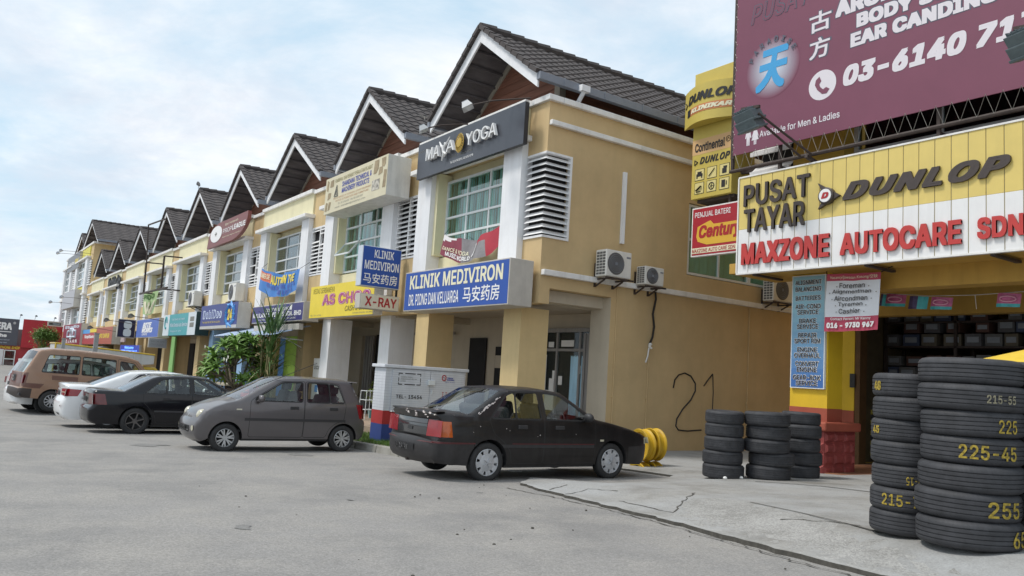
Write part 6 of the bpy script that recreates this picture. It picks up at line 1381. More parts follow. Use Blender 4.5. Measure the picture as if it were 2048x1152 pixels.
    b = MB(); b.tube([(xd-cx-.33+.09*math.sin(t), -hw*.45+.18*math.cos(t), belt-.06+.16*math.sin(t)) for t in np.linspace(0, 2*PI, 20, endpoint=False)], .014, 6, close=True); b.bar((xd-cx-.33, -hw*.45, belt-.06), (xd-cx-.1, -hw*.45, belt-.12), .04); b.bar((xd-cx-.33, -hw*.45-.17, belt-.06), (xd-cx-.33, -hw*.45+.17, belt-.06), .03); b.build('steering_wheel', M['plastic'], root, loc='local')
    # patches on the ends
    def end(nm, poly, mt, which='rear', off=.006, th=.0):
        seq = list(range(len(pr))) if which == 'rear' else list(range(len(pr)-1, -1, -1)); zmax = S['endz'][0 if which == 'rear' else 1]; zs, ids = [], []
        for i in seq:
            if pr[i, 1] > zmax+.02: break
            if not zs or pr[i, 1] > zs[-1]+1e-4: zs.append(pr[i, 1]); ids.append(i)
        xs2 = [pr[i, 0] for i in ids]; ys2 = [ye[i] for i in ids]; cs2 = [cr[i]*nr[i, 0] for i in ids]
        lp = resample(poly, .06, True); inn = np.array([(y, z) for y in np.arange(-hw, hw, .07) for z in np.arange(.2, 1.3, .06)]); inn = inn[pip(inn, lp)]
        inn = inn[dseg(inn, lp, True) > .02] if len(inn) else inn
        vv = [Vector((float(p[0]), float(p[1]))) for p in lp]+[Vector((float(p[0]), float(p[1]))) for p in inn]
        rv, _, rf, *_ = delaunay_2d_cdt(vv, [(i, (i+1) % len(lp)) for i in range(len(lp))], [], 1, 1e-5); b = MB(); sgn = -1 if which == 'rear' else 1; o = []
        for v in rv:
            y, z = v; t = min(1, abs(y)/(np.interp(z, zs, ys2)+1e-6)); o.append((np.interp(z, zs, xs2)+np.interp(z, zs, cs2)*(1-t*t)+sgn*off-cx, y, z))
        b.add(o, [tuple(f) for f in rf]); return b.build(nm, mt, root, True, loc='local', fix=False)
    for nm, poly, mt, which, off in S.get('ends', []):
        ms = isinstance(poly, tuple); pl = list(poly[0]) if ms else poly
        end(nm, pl, mt, which, off)
        if ms: end(nm, [(-y, z) for y, z in pl], mt, which, off)
    for s, which, y0, y1, z0, z1, mt in S.get('texts', []):
        V_, Fs = textmesh(s, .02); xq = S['platex'][0 if which == 'rear' else 1]; sg = 1 if which == 'front' else -1
        b = MB(); b.add([(xq-cx+sg*.012, (sg)*(y0+x*(y1-y0)), z0+y*(z1-z0)) for x, y, _ in V_], Fs); b.build('lettering', WI, root, loc='local', fix=False)
    return root, W, cx
def paint(name, col, rough=.3, coat=.6, var=.06, metal=.0, **k): return mat(name, col, rough, var, 3., coat=coat, metal=metal, **dict(dict(spec=.3), **k))
rect = lambda y0, y1, z0, z1: [(y0, z0), (y1, z0), (y1, z1), (y0, z1)]
# faded black saloon, seen from its right rear
blackp = mat('faded_black', (.011, .0095, .0098), .38, .4, 4., coat=.20, streak=.22, dirt=(.07, .065, .065), spec=.35); stripe = mat('red_stripe', (.085, .014, .016), .5, .2, 8.); peel = mat('peeled_lacquer', (.62, .56, .54), .7, .2, 20.)
SAGA = dict(L=4.28, hw=.815, belt=.90, tum=.36, R=.285, axles=(1.02, 3.40), sill=.24, paint=blackp, zmid=.60, rim='hubcap', rimr=.68, rc=.30, er=.045,
  prof=[(.10, .27), (.03, .33), (0, .42), (0, .54), (.015, .575), (.06, .585), (.075, .62), (.09, .88), (.03, .915), (.0, .945), (.06, .965), (.30, .965), (.66, .955), (1.28, 1.305), (1.42, 1.34), (1.75, 1.362), (2.10, 1.36), (2.42, 1.325), (3.08, .935), (3.40, .885), (3.80, .80), (4.10, .715), (4.20, .68), (4.235, .58), (4.25, .545), (4.28, .53), (4.28, .42), (4.25, .30), (4.16, .22)],
  glass={12: 'rear', 17: 'front'}, cabin=(1.0, 3.3), seats=(1.72, 2.35), dash=2.88, mirror=(2.78, .97), handles=[(1.60, .80), (2.30, .80)], handles_=0,
  wins=[[(1.07, .925), (1.36, 1.245), (1.50, 1.29), (1.475, .925)], [(1.51, .925), (1.535, 1.292), (1.92, 1.30), (1.95, .925)], [(2.06, .925), (2.04, 1.30), (2.36, 1.275), (2.90, .95), (2.90, .925)]],
  doors=[[(1.02, .90), (1.36, 1.275), (1.52, 1.315), (1.985, 1.325), (2.00, .90), (2.00, .27), (1.44, .27), (1.40, .45), (1.28, .58), (1.10, .70)], [(2.02, .27), (2.02, .90), (2.00, 1.325), (2.36, 1.30), (2.97, .94), (3.02, .90), (3.02, .27)]],
  side=[('bumper', [(-.1, .20), (.66, .20), (.70, .34), (.72, .56), (-.1, .585)], None), ('bumper', [(4.4, .15), (3.78, .15), (3.76, .52), (4.4, .545)], None), ('tail_lamp', [(-.1, .635), (.30, .635), (.27, .85), (-.1, .85)], M['lampor']), ('front_indicator', [(4.13, .56), (4.30, .56), (4.30, .68), (4.11, .66)], M['lampclear']),
        ('side_moulding', [(.74, .50), (3.0, .50), (3.0, .545), (.74, .545)], M['plastic']), ('stripe', [(.0, .545), (.74, .545), (.74, .565), (.0, .572)], stripe), ('stripe', [(1.42, .548), (3.0, .548), (3.0, .562), (1.42, .562)], stripe), ('side_indicator', [(3.12, .60), (3.2, .60), (3.2, .63), (3.12, .63)], M['lampclear'])],
  bumper=.58, bmat=mat('dark_bumper', (.024, .022, .023), .5, .3, 5., streak=.15, dirt=(.10, .10, .10)), endz=(.90, .70), platex=(.0, 4.28), mmat=M['plastic'],
  ends=[('tail_lamp', ([(.44, .63), (.80, .635), (.80, .86), (.46, .86)],), M['lampred'], 'rear', .006), ('trunk_panel', rect(-.44, .44, .64, .86), mat('gloss_black', (.02, .02, .022), .12, .1, 4., coat=1.), 'rear', .004), ('trunk_rib', rect(-.44, .44, .79, .80), M['plastic'], 'rear', .009), ('trunk_rib', rect(-.44, .44, .745, .752), M['plastic'], 'rear', .009), ('trunk_latch', rect(-.07, .07, .69, .735), M['plastic'], 'rear', .012), ('number_plate', rect(-.24, .24, .40, .50), BK, 'rear', .012), ('stripe', rect(-.66, .66, .548, .562), stripe, 'rear', .006), ('head_lamp', ([(.46, .56), (.76, .57), (.76, .67), (.46, .67)],), M['lampclear'], 'front', .006), ('grille', rect(-.44, .44, .57, .66), M['plastic'], 'front', .005), ('number_plate', rect(-.24, .24, .38, .48), BK, 'front', .008)], texts=[])
_t = lambda x: x*.853 if x < 1.02 else x-.15
_tp = lambda P: [(_t(x), z) for x, z in P]
SAGA.update(L=4.13, axles=(.87, 3.25), prof=_tp(SAGA['prof']), wins=[_tp(p) for p in SAGA['wins']], doors=[_tp(p) for p in SAGA['doors']], side=[(n_, _tp(p), m_) for n_, p, m_ in SAGA['side']], handles=_tp(SAGA['handles']), mirror=(2.63, .97), cabin=(.85, 3.15), seats=(1.57, 2.2), dash=2.73)
r, W_f, cxx = car(SAGA, (-10.53, 6.53-.87+4.13/2, zr(-10.5)), PI/2, 'saloon_car', 'faded black saloon car with plastic hubcaps and peeling lacquer, parked beside the concrete apron', 'car')
SAGAROOT = r
b = MB(); V_, Fs = textmesh('PEK 2123', .02); b.add([(-cxx-.115, .20-.36*x, .41+.08*y) for x, y, _ in V_], Fs); b.build('plate_lettering', WI, r, loc='local', fix=False)
b = MB(); b.tube([(-1.7, .1, .25), (-2.04, .1, .26)], .032, 10); b.build('exhaust', M['rust'], r, loc='local')
b = MB(); b.prism([(-.66, .965), (.66, .965), (.70, .99), (-.70, .99)], lambda u, v, q: (-cxx+.03+q*.9, u, v-.004), .16); b.build('boot_spoiler', blackp, r, loc='local', bevel=.012)
random.seed(9)
def blob(r_, n=8, st=1.): return [(st*r_*random.uniform(.35, 1.)*math.cos(2*PI*j/n), r_*random.uniform(.35, 1.)*math.sin(2*PI*j/n)) for j in range(n)]
for k in range(22):                                   # lacquer peeled from the boot lip and its rear edge
    b = MB(); y = random.choice([-.62, -.55, -.5, -.2, .1, .45, .6])+random.gauss(0, .05)
    if k % 2: b.prism(blob(random.uniform(.012, .03), 8, 1.6), lambda u, v, q: (-cxx+.11+v, y+u, 1.006+q), .003)
    else: b.prism(blob(random.uniform(.012, .026), 8, 1.8), lambda u, v, q: (-cxx-.035-q, y+u*1.2, .90+v+.03*(k % 3)), .003)
    b.build('peeled_patch', peel, r, loc='local')
for k in range(20):                                   # and along the edge of the rear screen
    t = k/20+random.uniform(0, .03); x = .68+t*.42; z = .955+(x-.563)*.615-random.uniform(.045, .075); y = float(W_f(x, z))+.003; b = MB()
    b.prism(blob(random.uniform(.008, .02), 7, 1.7), lambda u, v, q: (x+u-cxx, -(float(W_f(x+u, z+v+u*.56))+.002+q), z+v+u*.56), .003); b.build('peeled_patch', peel, r, loc='local')
for k in range(7):
    x, z = random.choice([(1.7, .72), (2.5, .70), (.62, .78), (2.9, .62), (1.2, .72)]); x += random.gauss(0, .12); z += random.gauss(0, .05); b = MB(); b.prism(blob(random.uniform(.006, .012), 6), lambda u, v, q: (x+u-cxx, -(float(W_f(x+u, z+v))+.006+q), z+v), .002); b.build('peeled_patch', peel, r, loc='local')

# grey hatchback, nose towards the road
greyp = paint('grey_metallic', (.135, .126, .130), .30, .5, .05, .4)
KANC = dict(L=3.32, hw=.70, belt=.93, tum=.30, R=.262, axles=(.49, 2.77), sill=.25, paint=greyp, zmid=.62, rim='star', rimr=.64, rc=.22, er=.038, rtap=.3, ftap=.5,
  prof=[(.10, .24), (.02, .30), (0, .40), (0, .56), (.025, .62), (.07, .66), (.11, .92), (.30, 1.315), (.28, 1.36), (.42, 1.395), (.80, 1.413), (1.30, 1.415), (1.65, 1.398), (1.86, 1.365), (2.58, .955), (2.80, .90), (3.02, .815), (3.16, .735), (3.22, .66), (3.25, .58), (3.29, .54), (3.32, .46), (3.315, .33), (3.26, .24), (3.18, .19)],
  glass={6: 'rear', 13: 'front'}, cabin=(.5, 2.6), seats=(.95, 1.72), dash=2.30, mirror=(2.20, 1.0), handles=[(.72, .84), (1.52, .84)],
  wins=[[(.50, .965), (.63, 1.295), (.80, 1.31), (.77, .965)], [(.80, .965), (.83, 1.312), (1.25, 1.32), (1.26, .965)], [(1.37, .965), (1.36, 1.32), (1.74, 1.305), (2.26, .99), (2.26, .965)]],
  doors=[[(.46, .92), (.60, 1.325), (.82, 1.34), (1.29, 1.345), (1.31, .93), (1.31, .29), (.86, .29), (.80, .45), (.68, .56), (.50, .62)], [(1.33, .29), (1.33, .93), (1.31, 1.345), (1.76, 1.33), (2.32, .98), (2.36, .93), (2.36, .29)]],
  side=[('tail_lamp', [(-.1, .66), (.16, .66), (.24, .94), (-.1, .94)], M['lampred']), ('side_moulding', [(.46, .585), (2.46, .585), (2.46, .635), (.46, .635)], mat('grey_moulding', (.035, .034, .036), .5, .05, 5.)), ('side_indicator', [(2.52, .775), (2.62, .775), (2.62, .80), (2.52, .80)], M['lampclear'])],
  bumper=0, endz=(.92, .74), platex=(0, 3.32),
  ends=[('grille', rect(-.23, .23, .565, .70), M['gun'], 'front', .006), ('grille_bar', rect(-.012, .012, .57, .70), M['chrome'], 'front', .012), ('lower_grille', rect(-.36, .36, .30, .46), M['rubber'], 'front', .004), ('grille_slat', rect(-.36, .36, .37, .39), greyp, 'front', .010), ('number_plate', rect(-.24, .24, .36, .46), BK, 'front', .02), ('fog_lamp', ([(.50+.05*math.cos(t), .42+.05*math.sin(t)) for t in np.linspace(0, 2*PI, 12, endpoint=False)],), M['lampclear'], 'front', .008), ('number_plate', rect(-.24, .24, .62, .72), BK, 'rear', .01), ('tail_lamp', ([(.50, .66), (.66, .66), (.66, .94), (.56, .94)],), M['lampred'], 'rear', .006)])
r, W_f, cxx = car(KANC, (-15.78, 6.62+.49-3.32/2, zr(-15.8)), -PI/2, 'hatchback_car', 'small dark grey hatchback with star alloy wheels parked nose out', 'car')
b = MB(); V_, Fs = textmesh('WMN 8140', .02); b.add([(3.32-cxx+.09, -.20+.40*x, .385+.06*y) for x, y, _ in V_], Fs); b.build('plate_lettering', WI, r, loc='local', fix=False)
for sg in (1, -1):
    b = MB(); b.lathe([(.001, .050), (.045, .044), (.08, .026), (.100, 0), (.108, -.02), (.112, -.08)], (0, 0, 0), 24, 'X'); d = Vector((1, sg*.42, .30)).normalized(); q_ = Vector((1, 0, 0)).rotation_difference(d); b.v = [tuple(q_ @ Vector(p)+Vector((3.205-cxx, sg*.475, .665))) for p in b.v]; b.build('head_lamp', M['lampclear'], r, True, loc='local', auto=60)
b = MB(); b.prism([(-.55, 1.365), (.55, 1.365), (.50, 1.385), (-.50, 1.385)], lambda u, v, q: (.20-cxx+q, u, v+.005), .15); b.build('roof_spoiler', greyp, r, loc='local', bevel=.008)
b = MB(); b.tube([(2.3-cxx, .52, 1.18), (1.1-cxx, .55, 1.72)], .006, 5); b.build('aerial', M['black'], r, loc='local')
# dark sedan
darkp = paint('dark_sedan_paint', (.006, .006, .009), .18, .45, .05, spec=.25)
WIRA = dict(L=4.36, hw=.845, belt=.93, tum=.40, R=.305, axles=(.98, 3.48), sill=.23, paint=darkp, zmid=.62, rim='six', rimr=.66, rc=.34, er=.055, zbelt=.9,
  prof=[(.12, .24), (.03, .30), (0, .40), (.0, .56), (.05, .60), (.08, .64), (.06, .90), (.08, .965), (.14, .985), (.40, .985), (.70, .975), (1.30, 1.305), (1.45, 1.35), (1.80, 1.378), (2.15, 1.385), (2.55, 1.35), (3.28, .95), (3.60, .89), (4.0, .80), (4.22, .70), (4.30, .62), (4.33, .56), (4.36, .48), (4.34, .32), (4.24, .20)],
  glass={10: 'rear', 15: 'front'}, cabin=(1.0, 3.4), seats=(1.72, 2.45), dash=3.0, mirror=(2.95, 1.0), handles=[(1.62, .84), (2.45, .84)],
  wins=[[(1.16, .965), (1.50, 1.255), (1.60, 1.285), (1.58, .965)], [(1.61, .965), (1.63, 1.29), (2.10, 1.325), (2.12, .965)], [(2.23, .965), (2.22, 1.325), (2.50, 1.30), (3.05, .99), (3.05, .965)]],
  doors=[[(1.10, .94), (1.48, 1.29), (1.64, 1.32), (2.16, 1.35), (2.17, .94), (2.17, .27), (1.44, .27), (1.38, .45), (1.25, .62), (1.12, .74)], [(2.19, .27), (2.19, .94), (2.18, 1.35), (2.52, 1.325), (3.12, .99), (3.16, .94), (3.16, .27)]],
  side=[('tail_lamp', [(-.1, .665), (.36, .665), (.30, .90), (-.1, .90)], M['lampdark']), ('side_moulding', [(1.36, .53), (3.1, .53), (3.1, .57), (1.36, .57)], mat('dark_gloss_trim', (.05, .05, .055), .2, .05, 5.))], bumper=0, endz=(.92, .70), platex=(0, 4.36),
  ends=[('tail_lamp', ([(.42, .66), (.80, .665), (.80, .90), (.46, .90)],), M['lampdark'], 'rear', .006), ('number_plate', rect(-.25, .25, .70, .81), BK, 'rear', .006), ('head_lamp', ([(.40, .60), (.78, .60), (.78, .72), (.40, .70)],), M['lampclear'], 'front', .005)])
wx_, wy_ = -20.06-.845, 3.71
r, W_f, cxx = car(WIRA, (wx_, wy_-.98+2.18, zr(wx_)), PI/2, 'sedan_car', 'glossy dark saloon with gunmetal six spoke wheels, parked tail out', 'car')
b = MB(); V_, Fs = textmesh('BAR 88', .02); b.add([(-cxx-.035, .20-.40*x, .72+.07*y) for x, y, _ in V_], Fs); b.build('plate_lettering', WI, r, loc='local', fix=False)
# white sedan
whitep = paint('white_car_paint', (.78, .79, .80), .25, .8, .03)
CAMR = dict(L=4.83, hw=.91, belt=.98, tum=.42, R=.33, axles=(1.06, 3.84), sill=.22, paint=whitep, zmid=.66, rim='five', rimr=.68, rc=.42, er=.06,
  prof=[(.16, .22), (.06, .28), (.01, .40), (.0, .60), (.03, .70), (.07, .76), (.09, .96), (.05, 1.045), (.10, 1.065), (.40, 1.075), (.66, 1.07), (1.50, 1.425), (1.75, 1.455), (2.15, 1.475), (2.50, 1.47), (2.85, 1.43), (3.72, 1.0), (4.10, .93), (4.50, .82), (4.72, .68), (4.80, .58), (4.83, .45), (4.80, .30), (4.68, .20)],
  glass={10: 'rear', 15: 'front'}, cabin=(1.2, 3.7), seats=(1.95, 2.75), dash=3.35, mirror=(3.30, 1.04), handles=[(1.85, .93), (2.75, .93)],
  wins=[[(1.30, 1.02), (1.72, 1.36), (1.86, 1.385), (1.84, 1.02)], [(1.88, 1.02), (1.90, 1.39), (2.40, 1.41), (2.42, 1.02)], [(2.52, 1.02), (2.50, 1.41), (2.85, 1.37), (3.48, 1.05), (3.48, 1.02)]],
  doors=[[(1.25, .98), (1.68, 1.385), (1.9, 1.42), (2.45, 1.44), (2.47, .98), (2.47, .27), (1.54, .27), (1.46, .5), (1.3, .7)], [(2.49, .27), (2.49, .98), (2.47, 1.44), (2.86, 1.40), (3.54, 1.05), (3.58, .98), (3.58, .27)]],
  side=[('tail_lamp', [(-.1, .77), (.34, .79), (.42, .95), (-.1, .97)], M['lampred'])], bumper=0, endz=(.98, .70), platex=(0, 4.83), hmat=M['chrome'],
  ends=[('tail_lamp', ([(.40, .80), (.88, .77), (.88, .97), (.38, .95)],), M['lampred'], 'rear', .006), ('lamp_strip', ([(.44, .855), (.86, .86), (.86, .885), (.44, .885)],), M['lampclear'], 'rear', .010), ('number_plate', rect(-.25, .25, .78, .89), BK, 'rear', .008), ('chrome_bar', rect(-.38, .38, .915, .94), M['chrome'], 'rear', .012), ('lower_lip', rect(-.55, .55, .27, .36), M['plastic'], 'rear', .008), ('reflector', ([(.62, .52), (.78, .53), (.78, .56), (.62, .55)],), M['lampdark'], 'rear', .006)])
camx, camy = -23.2, 2.42
r, W_f, cxx = car(CAMR, (camx, camy+2.415, zr(camx)), PI/2, 'sedan_car', 'white saloon with red and clear tail lamps, between the dark saloon and the van', 'car')
b = MB(); V_, Fs = textmesh('WNV 803', .02); b.add([(-cxx-.04, .20-.40*x, .80+.07*y) for x, y, _ in V_], Fs); b.build('plate_lettering', WI, r, loc='local', fix=False)
# two tone brown van
vanp = paint('van_beige', (.30, .185, .125), .35, .5, .08); vanb = mat('van_brown', (.14, .065, .048), .4, .08, 4., coat=.4)
VAN = dict(L=4.25, hw=.83, belt=1.10, tum=.20, R=.31, axles=(.86, 3.10), sill=.36, paint=vanp, zmid=.75, rim='steel', rimr=.60, rc=.22, er=.06, rtap=.4, ftap=.5,
  prof=[(.12, .36), (.02, .42), (-.02, .50), (-.02, .62), (.03, .66), (.05, 1.10), (.36, 1.74), (.44, 1.80), (.75, 1.865), (1.4, 1.885), (2.2, 1.88), (2.9, 1.83), (3.25, 1.74), (3.85, 1.08), (4.12, 1.0), (4.20, .90), (4.22, .65), (4.25, .60), (4.25, .45), (4.15, .36)],
  glass={5: 'rear', 12: 'front'}, cabin=(.4, 3.8), seats=(1.5, 2.9), dash=3.6, mirror=(3.52, 1.2), handles=[(2.35, 1.0)], glassm=CARGLASS,
  wins=[[(.50, 1.16), (.66, 1.66), (1.50, 1.69), (1.50, 1.16)], [(1.60, 1.16), (1.60, 1.69), (2.55, 1.68), (2.55, 1.16)], [(2.72, 1.16), (2.70, 1.66), (3.1, 1.62), (3.50, 1.20), (3.50, 1.16)]],
  doors=[[(2.62, .42), (2.62, 1.73), (3.14, 1.68), (3.60, 1.18), (3.58, .80), (3.45, .68), (3.0, .72), (2.76, .55), (2.7, .42)]],
  side=[('brown_panel', [(.78, .94), (1.5, .94), (1.5, 1.07), (.78, 1.07)], vanb), ('brown_panel', [(-.1, .70), (.10, .70), (.16, 1.10), (-.1, 1.10)], vanb), ('brown_panel', [(1.26, .38), (2.60, .38), (2.60, .80), (1.20, .80)], vanb), ('brown_panel', [(.30, .66), (.50, .66), (.60, .80), (.10, .80), (.06, .68)], vanb), ('bumper', [(-.1, .34), (.30, .34), (.30, .64), (-.1, .64)], None), ('tail_lamp', [(-.1, .80), (.07, .80), (.10, 1.02), (-.1, 1.02)], M['lampdark'])],
  bumper=.64, bmat=mat('van_bumper', (.045, .035, .032), .5, .2, 6.), endz=(1.10, 1.0), platex=(-.02, 4.25),
  ends=[('brown_panel', rect(-.60, .60, .68, 1.09), vanb, 'rear', .005), ('tail_lamp', ([(.62, .78), (.79, .78), (.79, 1.02), (.62, 1.02)],), M['lampdark'], 'rear', .007), ('number_plate', rect(-.17, .17, .82, 1.02), BK, 'rear', .012)])
va = gp(98, 830, -.45); vx_, vy_ = va[0]-.83, va[1]
vyaw = R_(9); vx_, vy_ = va[0]-.83*math.cos(vyaw)-(2.125-.86)*math.sin(vyaw), va[1]-.83*math.sin(vyaw)+(2.125-.86)*math.cos(vyaw)
r, W_f, cxx = car(VAN, (vx_, vy_, zr(vx_)), PI/2+vyaw, 'passenger_van', 'two tone beige and brown passenger van with dark rear bumper', 'van')
r.rotation_euler = (0, R_(2.2), PI/2+vyaw); r.location.z += .05; bpy.context.view_layer.update()
for t_, z_ in (('BCA', .93), ('72', .84)): b = MB(); V_, Fs = textmesh(t_, .02); b.add([(.0-cxx-.07, .12-.24*x, z_+.06*y) for x, y, _ in V_], Fs); b.build('plate_lettering', WI, r, loc='local', fix=False)
b = MB(); b.box(-cxx-.0, -cxx+.05, -.75, .75, .42, .50); b.build('step', M['plastic'], r, loc='local')
# white people carrier cut by the left edge
SUV = dict(CAMR); SUV.update(L=4.5, hw=.88, belt=1.05, tum=.3, R=.34, axles=(.85, 3.5), sill=.25, rim='five', zmid=.7,
  prof=[(.12, .26), (.02, .32), (0, .45), (0, .68), (.04, .74), (.06, 1.05), (.30, 1.52), (.28, 1.58), (.5, 1.62), (1.2, 1.66), (2.0, 1.65), (2.6, 1.58), (3.4, 1.08), (3.8, 1.0), (4.25, .88), (4.42, .70), (4.48, .5), (4.45, .32), (4.3, .24)], glass={5: 'rear', 11: 'front'}, cabin=(.6, 3.4), seats=(1.3, 2.3), dash=3.05, mirror=(3.0, 1.12), handles=[(1.5, .98), (2.4, .98)],
  wins=[[(.55, 1.09), (.70, 1.48), (1.1, 1.52), (1.08, 1.09)], [(1.18, 1.09), (1.2, 1.53), (2.0, 1.54), (2.02, 1.09)], [(2.12, 1.09), (2.1, 1.54), (2.55, 1.49), (3.15, 1.12), (3.15, 1.09)]], doors=[[(1.14, 1.05), (1.16, 1.57), (2.05, 1.58), (2.07, 1.05), (2.07, .3), (1.32, .3), (1.25, .6), (1.14, .75)], [(2.09, .3), (2.09, 1.05), (2.07, 1.58), (2.58, 1.53), (3.2, 1.12), (3.24, 1.05), (3.24, .3)]],
  side=[('tail_lamp', [(-.1, .82), (.26, .84), (.20, 1.02), (-.1, 1.02)], M['lampdark'])], endz=(1.04, .7), ends=[('tail_lamp', ([(.55, .84), (.84, .84), (.84, 1.02), (.6, 1.02)],), M['lampdark'], 'rear', .006), ('number_plate', rect(-.25, .25, .80, .90), BK, 'rear', .006)])
sx_, sy_ = at(30, 780, 'Z', .3)[:2]
a = at(34, 775, 'Z', .30); suvp = (a[0]-.85*math.cos(R_(10))-2.25*math.sin(R_(10)), a[1]-.85*math.sin(R_(10))+2.25*math.cos(R_(10)))
r, W_f, cxx = car(SUV, (*suvp, zr(-40)), PI/2+R_(10), 'people_carrier', 'white people carrier cut by the left edge, beyond the brown van', 'car')
# furniture truck behind the van
tx0, tx1 = -34.5, -32.6; ty0, ty1 = 3.15, 6.45; tl = lambda z, y: z-.063*(y-ty0)
r = thing('box_truck', 'white furniture delivery truck with yellow roof trim and a yellow cab, behind the brown van', 'truck', ((tx0+tx1)/2, (ty0+ty1)/2, zr(-33)))
def slab(b, x0, x1, y0, y1, z0, z1, mi=0):
    v = [(x, y, tl(z, y)) for z in (z0, z1) for x, y in ((x0, y0), (x1, y0), (x1, y1), (x0, y1))]; b.add(v, [(0, 3, 2, 1), (4, 5, 6, 7), (0, 1, 5, 4), (1, 2, 6, 5), (2, 3, 7, 6), (3, 0, 4, 7)], mi)
b = MB(); slab(b, tx0, tx1, ty0, 5.72, .30, 1.70); b.prism([(5.72, tl(1.25, 5.72)), (ty1, tl(1.38, ty1)), (ty1, tl(1.70, ty1)), (5.72, tl(1.70, 5.72))], lambda u, v, q: (tx0+q, u, v), tx1-tx0)
b.build('cargo_box', mat('truck_white', (.55, .55, .54), .5, .08, 2., streak=.3), r, bevel=.02)
ty_ = mat('truck_yellow', (.62, .42, .03), .4, .1, 3., coat=.3); b = MB(); slab(b, tx1-.04, tx1+.02, ty0-.02, ty1+.02, 1.70, 1.755); slab(b, tx1-.06, tx1+.02, ty0-.03, ty0+.03, .3, 1.70); slab(b, tx0, tx1-.06, ty0-.03, ty0+.03, 1.70, 1.755); slab(b, tx0, tx1, ty1-.02, ty1+.03, 1.70, 1.75); b.build('roof_trim', ty_, r, bevel=.02)
b = MB(); b.prism([(5.78, -.15), (6.95, -.15), (6.95, .45), (6.62, 1.0), (6.5, 1.06), (5.78, 1.08)], lambda u, v, q: (tx0+.1+q, u, v), tx1-tx0-.2); b.build('cab', ty_, r, bevel=.06)
b = MB(); b.prism([(5.95, .5), (6.75, .5), (6.52, .95), (5.95, .96)], lambda u, v, q: (tx1-.1+q, u, v), .012); b.build('cab_window', CARDARK, r)
b = MB(); b.box(tx0+.2, tx1-.2, ty0+.1, 6.8, -.1, .2); b.build('chassis', M['plastic'], r)
for y in (3.9, 6.3):
    for x, sg in ((tx1-.15, 1), (tx0+.15, -1)):
        b = MB(); b.lathe([(.001, -.08), (.2, -.08), (.33, -.1), (.36, -.06), (.36, .06), (.33, .1), (.2, .08), (.001, .08)], (x, y, zr(-33)+.36), 24, 'X'); b.build('wheel', M['tyre_side'], r, True, auto=40)
l0, l1, m0, m1 = 5.2, 5.6, tl(1.38, 5.2), tl(1.52, 5.2)
b = MB(); b.prism([(l0, m0), (l1, m0-.02), (l1, m1-.02), (l0, m1)], lambda u, v, q: (tx1+.002+q, u, v), .004); b.build('logo_plate', BK, r)
b = MB(); b.prism([((l0+l1)/2+.18*math.cos(t), (m0+m1)/2-.01+.058*math.sin(t)) for t in np.linspace(0, 2*PI, 20, endpoint=False)], lambda u, v, q: (tx1+.007+q, u, v), .003); b.build('logo_oval', YI, r); text('IKEA', 'X', tx1+.011, l0+.09, l1-.09, m0+.04, m1-.05, BK, r, bold=.05)
for px_, pt, lab in ((128, 678, 'thin grey steel post nearer the left, standing before the white truck'), (194, 668, 'thicker grey steel post standing before the middle of the white truck')):
    p = at(px_, pt, 'X', -31.6); b = MB(); w_ = .07 if px_ > 150 else .05; b.box(p[0]-w_, p[0]+w_, p[1]-w_, p[1]+w_, zr(-31), p[2]); b.box(p[0]-w_*1.3, p[0]+w_*1.3, p[1]-w_*1.3, p[1]+w_*1.3, p[2], p[2]+.03); tag(b.build('steel_post', mat('post_grey', (.28, .29, .29), .5, .15, 6.)), lab, 'post', 'grey posts by the truck')

# utility cabinet on the verge
ex0, ex1, ey0, ey1 = -16.55, -16.0, 7.9, 9.95; ez = vz(-16.3)-.02
r = thing('utility_cabinet', 'white utility cabinet with red and blue base, marked TEL-15454, on the grass verge', 'utility cabinet', ((ex0+ex1)/2, (ey0+ey1)/2, ez)); EW = mat('cabinet_white', (.66, .68, .72), .6, .05, 4., streak=.2); EG = mat('cabinet_gap', (.52, .54, .58), .7, .05, 4.)
def ribs(b, x0, x1, y0, y1, z0, z1, h, mi=0):
    z = z0
    while z < z1-.005: b.box(x0, x1, y0, y1, z+.004, min(z+h, z1)-.004, mi); z += h
b = MB(); ribs(b, ex0, ex1, ey0, ey1, .62, 1.56, .062); b.box(ex0+.006, ex1-.006, ey0+.006, ey1-.006, .6, 1.56, 1); b.build('cabinet_body', [EW, EG], r)
b = MB(); b.box(ex0-.003, ex1+.003, ey0-.003, ey1+.003, .33, .62); b.build('red_band', mat('cabinet_red', (.42, .03, .03), .6, .08, 4.), r); b = MB(); b.box(ex0-.003, ex1+.003, ey0-.003, ey1+.003, ez-.1, .33); b.build('blue_base', mat('cabinet_blue', (.03, .06, .24), .6, .08, 4.), r)
b = MB(); b.box(ex0-.05, ex1+.05, ey0-.06, ey1+.06, 1.56, 1.63); b.build('lid', EW, r, bevel=.01)
for k, (a, c) in enumerate(((8.06, 9.00), (9.012, 9.90))):
    b = MB(); ribs(b, ex1+.004, ex1+.03, a, c, .60, 1.53, .048); b.box(ex1+.002, ex1+.026, a+.004, c-.004, .61, 1.525, 1); b.build('door', [EW, EG], r)
b = MB(); b.box(ex1+.03, ex1+.10, 8.93, 9.10, 1.22, 1.33); b.build('lock_box', M['alu'], r, bevel=.01); b = MB(); b.box(ex1+.03, ex1+.05, 9.06, 9.085, 1.02, 1.12); b.build('handle', M['alu'], r)
xe = ex1+.031
text('TEL- 15454', 'X', xe, 8.17, 8.82, .90, .98, BK, r, bold=.02)
b = MB()
